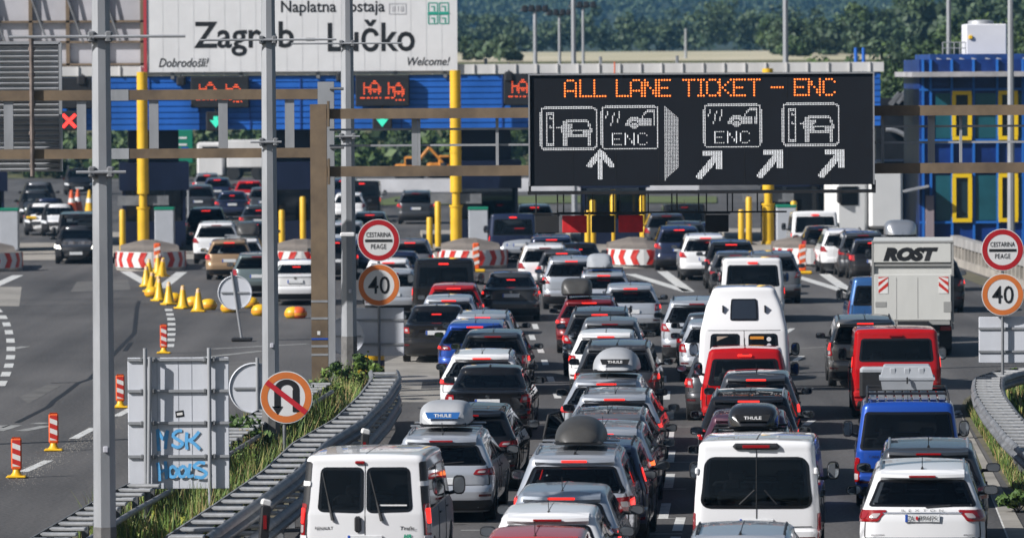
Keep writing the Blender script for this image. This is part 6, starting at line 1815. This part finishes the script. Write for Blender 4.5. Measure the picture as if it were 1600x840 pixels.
r, s = car('wagon', 684, 668, 'silver', 'silver estate car carrying a silver roof box beside the guardrail', vp=1400, rails='silver')
roof_box(r, s, BOXS, x=-.02, L=2.0, W=.86, H=.36, brand='THULE', bm=LBL_BLUE, y=2.1)
car('wagon', 727, 630, 'black', 'black estate car ahead of the silver roof box car', vp=1350, amber=True, rails=None)
r, s = car('sedan', 760, 568, 'black', 'glossy black saloon with white plate and chrome badge', vp=1200, hb=None)
rlabel(r, s, '\u0160KODA', -.52, .90, .17, .03, CHROME); rlabel(r, s, 'OCTAVIA', .52, .89, .22, .025, CHROME)
car('wagon', 750, 545, 'white', 'white estate car just ahead of the glossy black saloon', vp=1150)
car('hatch', 768, 513, 'dgrey', 'dark grey hatchback ahead of the white estate car', lit='side', glassrear=GLASS_CLEAR)
car('wagon', 740, 498, 'blue', 'bright blue estate with black roof behind the black long saloon', rails=None, spoiler=True)
car('wagon', 752, 484, 'silver', 'pale grey estate with roof rails ahead of the bright blue estate')
car('sedan', 680, 474, 'black', 'long black saloon beside the grey sign panel', vp=900)
car('hatch', 700, 459, 'silver', 'silver hatchback ahead of the long black saloon', vp=900)
car('hatch', 708, 441, 'red', 'red hatchback close behind the tall black van', vp=900)
car('van', 693, 404, 'black', 'tall black passenger van left of the dark saloon', vp=860, zoff=.5)
car('sedan', 798, 423, 'dgrey', 'dark grey saloon with white plate beside the tall black van', vp=820)
car('hatch', 612, 418, 'silver', 'silver hatchback half hidden by the forty sign', vp=860); car('hatch', 606, 402, 'white', 'white hatchback half hidden behind the toll sign', vp=860); car('sedan', 620, 391, 'navy', 'dark blue saloon ahead of the white hatchback by the toll sign', vp=860)
car('sedan', 461, 404, 'white', 'white saloon between the second lamp post and the brown gantry leg', vp=860)

# --- middle lane
car('hatch', 828, 822, 'faded', 'faded red hatchback of which only the roof shows at the bottom edge', vp=1420, fin=False)
car('hatch', 850, 786, 'white', 'white hatchback right behind the blue grey hatchback near the bottom edge', vp=1420, glassrear=GLASS_CLEAR)
car('hatch', 872, 754, 'bluesilver', 'blue grey hatchback between the white hatchback and the silver SUV', vp=1420, glassrear=GLASS_CLEAR)
r, s = car('suv', 893, 697, 'silver', 'silver SUV with a dark grey domed roof box', vp=1420, rails='silver', tl=[(.66, .80), (1.16, .78), (1.2, 1.04), (.60, 1.0)])
roof_box(r, s, BOXM, x=.03, L=1.9, W=.82, H=.36, e=.92, tail=.5, y=1.95)
car('mpv', 922, 688, 'navy', 'dark blue people carrier hidden beyond the silver SUV', vp=1420, zoff=1.2)
car('wagon', 937, 658, 'silver', 'silver estate just beyond the dark domed roof box', vp=1420, amber=True)
rdoor, sdoor = car('wagon', 945, 636, 'grey', 'grey estate with its near side door opened into the lane', vp=1420, rails='silver')
car('wagon', 957, 606, 'silver', 'light silver estate ahead of the car with the open door', vp=1380)
r, s = car('wagon', 945, 583, 'silver', 'silver estate with black roof and a wide silver roof box', vp=1300, rails=None)
roof_box(r, s, BOXS, x=.16, L=2.1, W=.96, H=.42, e=.9, tail=.45, brand='THULE', bm=BLACK, bars='black', y=1.9)
car('suv', 962, 531, 'dgrey', 'dark grey SUV ahead of the wide silver roof box')
car('hatch', 945, 513, 'white', 'white hatchback with lit high brake light ahead of the dark grey SUV')
car('hatch_tall', 952, 494, 'grey', 'grey hatchback squeezed ahead of the white hatchback with the bright brake light')
car('suv', 936, 479, 'dgrey', 'charcoal SUV with roof rails behind the dark red car')
r, s = car('wagon', 920, 462, 'dred', 'dark red estate carrying a black roof box')
roof_box(r, s, BOXM, x=-.35, L=1.9, W=.84, H=.40, brand=None, e=.45, y=1.5)
r, s = car('wagon', 943, 421, 'silver', 'silver estate with a pale grey roof box near the chevron nose', vp=930)
roof_box(r, s, BOXG, x=-.12, L=1.9, W=.80, H=.40, brand=None, e=.55, y=1.7)
car('suv', 893, 399, 'silver', 'silver SUV with a long red brake bar left of the pale roof box', vp=800)
car('hatch', 878, 388, 'dgrey', 'dark hatchback ahead of the silver SUV with the brake bar', vp=800)
car('suv', 852, 379, 'white', 'white SUV turning towards the middle booth', vp=700)
car('mpv', 862, 366, 'navy', 'dark blue people carrier below the first height flap', vp=760, rails=None)
car('hatch', 812, 350, 'silver', 'small silver car beside the dark blue van by the middle booth', vp=700)
car('van', 802, 333, 'navy', 'dark blue van entering the middle booth', vp=760)
car('hatch', 985, 441, 'silver', 'silver hatchback at the right of the pale roof box estate', vp=930, lit=True); car('hatch', 925, 404, 'dgrey', 'dark hatchback hidden by the pale roof box', vp=820)
car('sedan', 905, 378, 'black', 'black saloon right of the white SUV near the chevron nose', vp=780); car('hatch', 640, 372, 'grey', 'grey hatchback between toll sign and black van near the booths', vp=860); car('suv', 588, 360, 'navy', 'navy SUV partly behind the toll sign near the booth', vp=860)
# --- third lane
r, s = car('wagon', 1152, 818, 'silver', 'silver estate whose roof shows below the white minibus', vp=1450, rails='black', fin=True)
r, s = car('van', 1180, 684, 'white', 'white minibus with one wide dark rear window', vp=1480, zoff=.2, rear_windows=[[(-.83, .93), (.83, .93), (.82, 1.72), (-.82, 1.72)]], tl=[(.90, .45), (1.05, .45), (1.05, .86), (.90, .86)], lens=1, aerial=False, badge=False, lit=False, hb=None, win_r=.16)
mb = MB()
for i in range(12):
    z0, z1 = .5 + 1.34 * i / 12, .5 + 1.34 * (i + 1) / 12; mb.tube(s.rear_pt(0, z0) + Vector((0, -.006, 0)), s.rear_pt(0, z1) + Vector((0, -.006, 0)), .006, 4)
mb.build('door_gap', SEAM, r)
p = s.rear_pt(0, 1.86); bh_ = MB().rbox(p + Vector((0, -.01, .02)), (.72, .10, .10), .04).build('brake_light_housing', BLACK, r); MB().rbox(p + Vector((0, -.065, .02)), (.42, .02, .05), .008).build('high_brake_light', RED_LENS, bh_)
for sg in (1, -1): MB().rbox(s.rear_pt(sg * .92, 1.50) + Vector((sg * .02, -.01, 0)), (.06, .08, .11), .02).build('door_hinge', WHITE, r)
for x0, x1 in ((-.25, -.03), (.30, .12)):
    a, b = s.rear_pt(x0, 1.0) + Vector((0, -.025, 0)), s.rear_pt(x1, 1.22) + Vector((0, -.025, 0)); MB().tube(a, b, .012, 5).build('wiper', BLACK, r)
r, s = car('wagon', 1168, 668, 'black', 'black estate carrying a glossy black roof box', vp=1420)
roof_box(r, s, BOXB, x=.06, L=1.9, W=.86, H=.34, brand='THULE', bm=BLACK, e=.5, bars='black', y=1.5)
car('hatch', 1166, 637, 'plum', 'plum coloured hatchback between the two black estates', vp=1400)
car('suv', 1168, 608, 'black', 'black SUV with bright silver roof and rails', vp=1400, rails='silver')
car('hatch_tall', 1180, 577, 'dgrey', 'dark grey hatchback right behind the red small van', vp=1350, glassrear=GLASS_CLEAR)
r, s = car('lcv', 1163, 541, 'brightred', 'red small van directly behind the white camper', vp=1250, tl=[(.92, .55), (1.06, .55), (1.06, 1.1), (.92, 1.1)], glassrear=GLASS_CLEAR)
MB().rbox(s.rear_pt(.02, 1.70) + Vector((0, -.02, 0)), (.16, .04, .05), .01).build('brake_light_housing', BLACK, r)
mb = MB()
for k, (c0) in enumerate((1, .6, .3)): mb.lathe([(.09 + k * .03, 0), (.11 + k * .03, 0)], (0, 0, 0), 16, 'Y')
p = s.rear_pt(-.18, 1.12); pl = MB().lathe([(.001, -.05), (.10, -.03), (.13, .03), (.10, .08), (.001, .1)], (p.x, p.y + .22, 1.14), 14).build('cushion', mat('cushion_yellow', (.6, .5, .1), .7), r, 50)
campw = [[(-.72, 1.32), (-.09, 1.32), (-.09, 1.92), (-.70, 1.92)], [(.09, 1.32), (.72, 1.32), (.70, 1.92), (.09, 1.92)]]
r, s = car('camper', 1162, 446, 'white', 'white high roof camper van with a small upper rear window', vp=1180, rear_windows=campw, aerial=False, badge=False, lit=False)
p = patch(s, s.rear_pt, [(-.31, 2.20), (.31, 2.20), (.33, 2.66), (-.33, 2.66)], None, .02, .04, .035, 8, 6).build('roof_window', [mat('acrylic_dark', (.02, .025, .035), .15, coat=1), FRIT], r, 30)
MB().box((-.34, s.rear_pt(.1, 1.45).y + .06, 1.62), (.50, .02, .48)).build('window_blind', mat('beige_blind', (.42, .33, .26), .8, var=.15, scale=3), r)
MB().box(s.rear_pt(.24, 1.83) + Vector((.03, -.012, 0)), (.30, .004, .06)).build('window_sticker', mat('sticker_orange', (.7, .28, .03), .6), r)
for z, c in ((1.80, (.7, .7, .72)), (1.66, (.6, .6, .65)), (1.52, (.4, .6, .35))): MB().lathe([(.001, -.002), (.05, -.002), (.05, .002)], s.rear_pt(.52, z) + Vector((0, -.012, 0)), 14, 'Y').build('window_sticker', mat('sticker_%d' % int(z * 100), c, .6), r)
mb = MB()
for i in range(8):
    z0, z1 = .6 + 1.38 * i / 8, .6 + 1.38 * (i + 1) / 8; mb.tube(s.rear_pt(0, z0), s.rear_pt(0, z1), .007, 4)
for i in range(12): mb.tube(s.rear_pt(-.9 + 1.8 * i / 12, 1.99), s.rear_pt(-.9 + 1.8 * (i + 1) / 12, 1.99), .008, 4)
mb.build('door_gap', SEAM, r)
for sg in (1, -1): MB().box(s.rear_pt(sg * .50, 2.45) + Vector((0, -.03, 0)), (.03, .10, .15)).build('window_catch', BLACK, r)
MB().rbox(s.rear_pt(0, 1.2) + Vector((0, -.03, 0)), (.12, .05, .06), .015).build('door_handle', BLACK, r)
car('van', 1176, 403, 'white', 'white van with dark rear window ahead of the camper', vp=1000, zoff=1.0)
car('suv', 1208, 396, 'grey', 'grey SUV showing past the right side of the white van', vp=900, zoff=3)
r, s = car('suv', 1088, 463, 'silver', 'silver grey SUV left of the camper with lit lamps', vp=1180)
car('sedan', 1112, 487, 'dgrey', 'dark saloon tucked in behind the silver grey SUV', vp=1180); car('hatch', 1116, 497, 'silver', 'silver hatchback tucked in beside the camper', vp=1180); car('hatch', 1132, 545, 'dgrey', 'dark hatchback showing at the left flank of the red small van', vp=1250)
car('suv', 1143, 374, 'black', 'black SUV with lit high brake light below the separate flap', vp=900, rails=None)
car('hatch', 1150, 391, 'dgrey', 'dark hatchback behind the black SUV near the separate flap', vp=900); car('hatch', 1166, 400, 'silver', 'silver hatchback just ahead of the white van', vp=900)
car('suv', 1103, 364, 'white', 'white SUV beside the black SUV below the message board', vp=760); car('hatch', 1112, 371, 'silver', 'silver hatchback behind the white SUV below the message board', vp=760)
car('suv', 1062, 352, 'navy', 'navy SUV entering the booth below the message board', vp=760, rails=None); car('suv', 1072, 345, 'dgrey', 'dark SUV queueing beside the navy one below the board', vp=760); car('van', 1070, 318, 'black', 'black van at the booth below the message board', vp=760)
# --- right lane
r, s = car('suv', 1440, 719, 'white', 'white SUV with grey lettering and a red and white number plate', vp=1440, rails='silver', tl=[(.60, .90), (1.12, .88), (1.15, 1.06), (.50, 1.07)], lens=1, badge=False, clad=.34, plate_z=.95, fin=True, lit=False, rear_windows=[[(-.84, 1.12), (.84, 1.12), (.79, 1.55), (-.79, 1.55)]])
rlabel(r, s, 'REXTON', 0, 1.065, .62, .036, GREYL, bold=-.005, spacing=1.9); rlabel(r, s, 'ZA', -.155, .95, .09, .075, BLKPAINT, bold=.0, nm='plate_letters').location.y -= .03
t_ = rlabel(r, s, '896JX', .075, .95, .27, .075, BLKPAINT, bold=.0, nm='plate_letters'); t_.location.y -= .03
p = s.rear_pt(-.075, .95); MB().prism([(-.018, .03), (-.018, -.01), (0, -.032), (.018, -.01), (.018, .03)], -.044, -.040).build('plate_shield', SIGNRED2, r, None, (p.x, p.y, .95))
rlabel(r, s, 'SSANGYONG', -.60, .70, .20, .025, GREYL); rlabel(r, s, '4TRONIC', .62, .70, .16, .025, GREYL, shear=.2)
mb = MB()
for i in range(14): mb.tube(s.rear_pt(-.56 + 1.12 * i / 14, 1.025) + Vector((0, -.01, 0)), s.rear_pt(-.56 + 1.12 * (i + 1) / 14, 1.025) + Vector((0, -.01, 0)), .012, 5)
mb.build('chrome_strip', CHROME, r)
car('suv', 1450, 686, 'dgrey', 'dark grey SUV with chrome rails between the white SUV and the blue van', vp=1440, rails='silver', lit=False)
r, s = car('lowvan', 1418, 624, 'blue', 'blue passenger van carrying a grey box on its roof rack', vp=1330, rear_windows=[[(-.87, 1.03), (.87, 1.03), (.85, 1.69), (-.85, 1.69)]], tl=[(.84, .48), (1.02, .48), (1.02, .90), (.84, .90)], lit=False, sx=.97, hb=None)
rlabel(r, s, 'CARAVELLE', -.50, .92, .36, .045, CHROME)
rk = MB()
for i in range(9): rk.rbox((-.62 + 1.24 * i / 8, 1.9, s.H + .05), (.12, 2.4, .05), .01)
rk.build('roof_slats', SILVER_RAIL, r)
b = MB()
vs = []
for z, kx, ky in ((0, .94, .94), (.17, 1.0, 1.0), (.175, 1.05, 1.03), (.22, 1.05, 1.03), (.225, .99, .98), (.40, .88, .9), (.42, .82, .84)):
    vs += [(-.48 * kx, -.45 * ky, z), (.48 * kx, -.45 * ky, z), (.48 * kx, .45 * ky, z), (-.48 * kx, .45 * ky, z)]
b.add(vs, [(3, 2, 1, 0), (24, 25, 26, 27)] + [(k * 4 + i, k * 4 + (i + 1) % 4, k * 4 + 4 + (i + 1) % 4, k * 4 + 4 + i) for k in range(6) for i in range(4)])
for dx in (-.26, 0, .26): b.rbox((dx, -.40, .31), (.12, .06, .16), .02)
bx = b.build('roof_chest', BOXG, r, None, (0, 1.9, s.H + .16))
MB().rbox((0, -.5, .17), (.03, .04, .12), .01).build('latch', BLACK, bx)
mb = MB()
for sg in (1, -1): mb.path([Vector((sg * .74, .6, s.H - .02)), Vector((sg * .72, .72, s.H + .14)), Vector((sg * .72, 3.0, s.H + .14)), Vector((sg * .74, 3.1, s.H - .02))], .022, 6)
for y in (.75, 1.9, 3.0): mb.tube((-.72, y, s.H + .14), (.72, y, s.H + .14), .025, 6)
mb.build('roof_rack', BLACK, r)
r, s = car('van', 1400, 511, 'brightred', 'bright red passenger van between the lorry and the blue van', vp=1180, sx=1.02, tl=[(.94, .95), (1.06, .95), (1.06, 1.42), (.94, 1.42)], lit='side', rear_windows=[[(-.80, 1.25), (.80, 1.25), (.78, 1.76), (-.78, 1.76)]])
MB().rbox((-.32, -.18, .78), (.95, .36, .62), .06).build('rear_carrier_box', BLACK, r); MB().rbox((-.32, -.20, 1.08), (.93, .36, .16), .05).build('carrier_lid', BOXG, r)
car('mpv', 1352, 491, 'fawn', 'grey brown people carrier ahead of the bright red van', vp=1080, tl=[(.76, .78), (1.10, .76), (1.10, 1.14), (.86, 1.12)])
car('lcv', 1376, 432, 'midblue', 'mid blue small van left of the lettered lorry', vp=980)
car('suv', 1462, 402, 'black', 'black SUV showing past the right edge of the lettered lorry', vp=900)
car('hatch', 1366, 372, 'black', 'black hatchback left of the lettered lorry top', vp=820); car('suv', 1350, 360, 'dgrey', 'dark SUV ahead of the black hatchback by the lorry top', vp=820); car('suv', 1322, 356, 'white', 'white SUV in the right lanes before the last booth', vp=700)
car('hatch', 1288, 352, 'black', 'black hatchback behind the white van at the last booth', vp=820); car('van', 1274, 329, 'white', 'white van standing in the last booth', vp=820)
r, s = car('lcv', 1412, 372, 'dgrey', 'dark small van with a silver dome box ahead of the lettered lorry', vp=820); roof_box(r, s, SILVER_RAIL, L=1.8, W=1.1, H=.5)
# --- beyond the booths on the left
car('suv', 338, 345, 'white', 'white SUV leaving the second booth', vp=500); car('hatch', 358, 372, 'tan', 'tan car between the two white cars by the booth', vp=500); r, s = car('wagon', 376, 372, 'white', 'white estate with a black roof box by the leaning sign', vp=500, zoff=2)
roof_box(r, s, BOXM, x=.25, L=1.9, W=.85, H=.4, e=.5)
r, s = car('hatch', 402, 393, 'teal', 'grey green hatchback half behind the second lamp post', vp=600)
car('suv', 322, 323, 'black', 'black SUV inside the second booth lane', vp=500); car('sedan', 363, 298, 'navy', 'navy saloon with round lit lamps beyond the booths', vp=500); car('suv', 310, 288, 'dgrey', 'dark SUV with lit lamps beyond the booths', vp=500)
car('hatch', 324, 270, 'grey', 'grey hatchback far beyond the booths', vp=500); car('hatch', 340, 277, 'navy', 'navy hatchback far beyond the booths', vp=500); car('hatch', 390, 281, 'brightred', 'red hatchback far beyond the booths', vp=500); car('hatch', 412, 292, 'dgrey', 'dark hatchback far beyond the booths by the lamp post', vp=500)
car('hatch', 545, 300, 'white', 'white hatchback beyond the booths between gantry leg and sign', vp=900); car('van', 566, 282, 'black', 'black van beyond the booths right of the third lamp post', vp=900); car('hatch', 540, 344, 'silver', 'silver hatchback passing the booth behind the third lamp post', vp=900)
car('suv', 650, 297, 'dgrey', 'dark SUV alone on the road beyond the middle booth', vp=900, lit='side')
car('sedan', 1095, 346, 'navy', 'navy saloon under the separate black flap', vp=760); car('suv', 1042, 331, 'dgrey', 'dark SUV right at the booth left of the separate black flap', vp=760); car('hatch', 396, 345, 'black', 'black hatchback just left of the second lamp post by the booth', vp=500)
car('sedan', 404, 320, 'dgrey', 'dark saloon beyond the booth just left of the second lamp post', vp=500); car('hatch', 522, 372, 'black', 'black hatchback between brown gantry leg and third lamp post', vp=860); car('hatch', 578, 330, 'silver', 'silver hatchback beyond the booth above the toll sign', vp=900)
car('suv', 536, 278, 'navy', 'navy SUV far beyond the booths right of the grey gantry leg', vp=900); car('suv', 836, 318, 'grey', 'grey SUV beyond the middle booth behind the first flap', vp=760); car('sedan', 782, 312, 'black', 'black saloon beyond the middle booth left of the flaps', vp=760)
# --- coming towards us through the exit booths
def oncoming(kind, xc, yr, col, label, yaw=0.0, head_lit=False):
    s = spec(kind)['s']; p = gp(xc, yr, s.H + s.crown); zf = p.y - (s.L - PEAK[kind]); loc = at(xc, 400, zf); loc.z = 0
    rz = PI + yaw; d = Vector((-math.sin(rz), math.cos(rz), 0)); loc = loc - d * s.L
    n, c = NAMES[kind]
    return vehicle(kind, n, label, c, loc, rz, PM[col], 'oncoming cars at the exit booth', False, head_lit=head_lit, face=True, far=True)
oncoming('hatch', 119, 352, 'dgrey', 'dark grey hatchback coming towards us with lit headlights', .05, True); oncoming('van', 125, 330, 'black', 'black van close behind the oncoming dark grey hatchback', .05); oncoming('hatch', 94, 318, 'white', 'white oncoming car left of the black van', .1)
oncoming('hatch', 78, 309, 'navy', 'navy oncoming car with lit headlights beside a yellow bonnet', .1, True); oy = oncoming('hatch', 68, 317, 'white', 'white oncoming car with a yellow bonnet, almost hidden by its neighbour', .1); MB().rbox((.55, 3.55, .86), (.5, .7, .12), .04).build('yellow_bonnet', YEL, oy[0]); oncoming('suv', 62, 284, 'grey', 'grey oncoming SUV at the back of the exit queue', .1); oncoming('suv', 58, 296, 'dgrey', 'dark oncoming SUV second from the back of the exit queue', .1); oncoming('suv', 125, 262, 'black', 'black oncoming SUV under the brown beam', .1); oncoming('hatch', 112, 246, 'silver', 'silver oncoming car far off under the brown beam', .1)

# the opened door and turned front wheel of the grey estate
s = sdoor; dy = s.L - 1.35
p = s.side_pt(dy, s.B, -1)
for ch in rdoor.children:
    if ch.name.startswith('wheel') and ch.location.x < 0 and ch.location.y > s.L / 2: ch.location.x -= .2; ch.rotation_euler = (0, 0, PI + R(48))
dr = bpy.data.objects.new('open_door', None); COL.objects.link(dr); dr.parent = rdoor; dr.location = (p.x, dy, 0); dr.rotation_euler = (0, 0, R(-24))
MB().rbox((0, -.5, .66), (.08, 1.0, .62), .03).build('door_panel', BLACK, dr)
mb = MB(); mb.path([Vector((0, -.98, .95)), Vector((.08, -.95, 1.34)), Vector((.08, -.5, 1.38)), Vector((0, -.02, .97))], .025, 6); mb.build('door_window_frame', BLACK, dr)
mb = MB(); mb.add([(0, -.96, .96), (.08, -.93, 1.33), (.08, -.5, 1.37), (0, -.05, .96)], [(0, 1, 2, 3)]); mb.build('door_window', GLASS_DARK, dr)

# ---------------------------------------------------------------- lettered lorry
LY = 153.0
lx = at(1426, 400, LY).x
lor = thing('box_lorry', 'white box lorry with black lettering and striped warning boards', 'lorry', (lx, LY, 0), -math.atan(660 / FPX))
kk = LY / FPX; q = lambda px: (px - 1426) * kk
yz = lambda py: at(1426, py, LY).z
Wd = 128 * kk
LW = mat('lorry_white', (.60, .60, .57), .5, var=.10, scale=1.2, stretch=(1, 1, .3)); LG = mat('lorry_grey_edge', (.30, .30, .29), .55)
zb_, zt_ = yz(500), yz(379)
MB().box((0, 2.6, (zb_ + zt_) / 2), (Wd - .03, 5.1, zt_ - zb_)).build('box_body', LW, lor)
mb = MB()
for sx in (-1, 1): mb.box((sx * (Wd / 2 - .03), .03, (zb_ + zt_) / 2 - .1), (.06, .10, zt_ - zb_ + .3))
mb.box((0, .03, zt_ + .02), (Wd, .14, .05)); mb.box((0, .02, yz(414)), (Wd - .13, .05, .05)); mb.build('frame', LG, lor)
MB().rbox((0, .0, (yz(412) + zt_) / 2 + .01), (Wd - .14, .06, zt_ - yz(412) - .05), .01).build('roller_shutter', LW, lor)
tlp = MB(); tlp.rbox((0, -.03, (zb_ + yz(428)) / 2), (Wd - .14, .10, yz(428) - zb_), .015); tlp = tlp.build('tail_lift', LW, lor)
mb = MB()
for f in (-.2, .06): mb.box((Wd * f, -.083, (zb_ + yz(430)) / 2), (.008, .006, yz(430) - zb_ - .1))
mb.build('panel_joint', LG, tlp)
MB().box((0, -.05, zb_ - .06), (Wd * .9, .2, .10)).build('lift_edge', LG, lor)
text('ROST', (q(1423), -.034, yz(397)), 86 * kk, 22 * kk, BLKPAINT, lor, bold=.085, shear=.25)
for px in (1380, 1474):
    b = MB().box((q(px), -.084, yz(445)), (15 * kk, .012, 26 * kk)).build('warning_board', WHITER, lor)
    mb = MB(); w_, h_ = 7.5 * kk, 13 * kk
    sgn = 1 if px < 1420 else -1
    for c in (-1.1, -.15, .8):
        P = [(-w_, c * h_), (w_, (c + 1.0) * h_), (w_, (c + 1.5) * h_), (-w_, (c + .5) * h_)]
        P = [(x * (1 if sgn > 0 else -1), max(-h_, min(h_, z))) for x, z in P]
        mb.add([(q(px) + x, -.0915, yz(445) + z) for x, z in (P if sgn > 0 else P[::-1])], [(0, 1, 2, 3)])
    mb.build('red_stripe', REDP, b)
MB().box((q(1376), -.084, yz(475)), (17 * kk, .01, 8 * kk)).build('small_plate', LG, lor); MB().box((q(1480), -.084, yz(479)), (12 * kk, .01, 16 * kk)).build('grey_plate', LG, lor)
MB().box((0, 2.2, .85), (.8, 5.4, .26)).build('chassis', BLACK, lor); MB().box((0, .1, .78), (Wd * .9, .10, .16)).build('bumper', BLACK, lor)
for sg in (1, -1): MB().rbox((sg * Wd * .40, .02, .78), (.30, .06, .13), .02).build('taillight', RED_LENS, lor)
for sg in (1, -1):
    for y in (1.4, 5.9): 
        wl = MB().lathe([(.001, -.14), (.24, -.14), (.36, -.16), (.40, -.12), (.40, .12), (.36, .16), (.24, .14), (.001, .12)], (sg * (Wd / 2 - .22), y, .40), 24, 'X').build('wheel', RUBBER, lor, 40)
    MB().rbox((sg * (Wd / 2 - .22), .95, .45), (.34, .02, .5), .005).build('mudflap', BLACK, lor)
MB().rbox((0, 6.1, 1.35), (1.95, 1.7, 1.9), .2).build('cab', LW, lor); MB().box((0, 6.35, 1.75), (1.97, 1.0, .6)).build('cab_window', GLASS_DARK, lor)
# white articulated lorry crossing behind
SY = 245.0
sm = thing('articulated_lorry', 'white articulated lorry cab and trailer by the dark booth hall', 'lorry', (at(1322, 300, SY).x, SY, 0), R(8))
SW = mat('lorry_bright_white', (.78, .78, .77), .45, var=.05, scale=1)
cabm = MB(); cabm.rbox((0, 0, 2.0), (1.5, 2.4, 2.9), .2); cabm.build('cab', SW, sm)
MB().box((-.1, -1.21, 2.35), (.75, .03, .8)).build('cab_window', GLASS_DARK, sm); MB().rbox((-.55, -1.3, 2.4), (.2, .25, .7), .05).build('mirror', BLACK, sm)
MB().rbox((1.47, -.10, 2.2), (1.45, 2.5, 2.5), .12).build('trailer', SW, sm)
MB().box((.8, .1, .75), (2.6, 1.6, .35)).build('chassis', BLACK, sm)
for x in (.1, 1.6): MB().lathe([(.001, -.15), (.3, -.15), (.48, -.12), (.5, -.08), (.5, .12), (.3, .15), (.001, .15)], (x, -1.05, .5), 22, 'Y').build('wheel', RUBBER, sm, 40)

# ---------------------------------------------------------------- summer haze over the whole place
hz = MB().box((60, 2000, 109), (3000, 4200, 226)).build('haze', None or mat('haze_tmp', (1, 1, 1)))
hm = bpy.data.materials.new('haze'); hm.use_nodes = True; t = hm.node_tree; t.nodes.clear()
o = t.nodes.new('ShaderNodeOutputMaterial'); v = t.nodes.new('ShaderNodeVolumePrincipled')
v.inputs['Color'].default_value = (.25, .60, 1.0, 1); v.inputs['Density'].default_value = 0.00013; v.inputs['Anisotropy'].default_value = 0.2
t.links.new(v.outputs[0], o.inputs['Volume'])
hz.data.materials.clear(); hz.data.materials.append(hm)
tag(hz, kind='stuff')
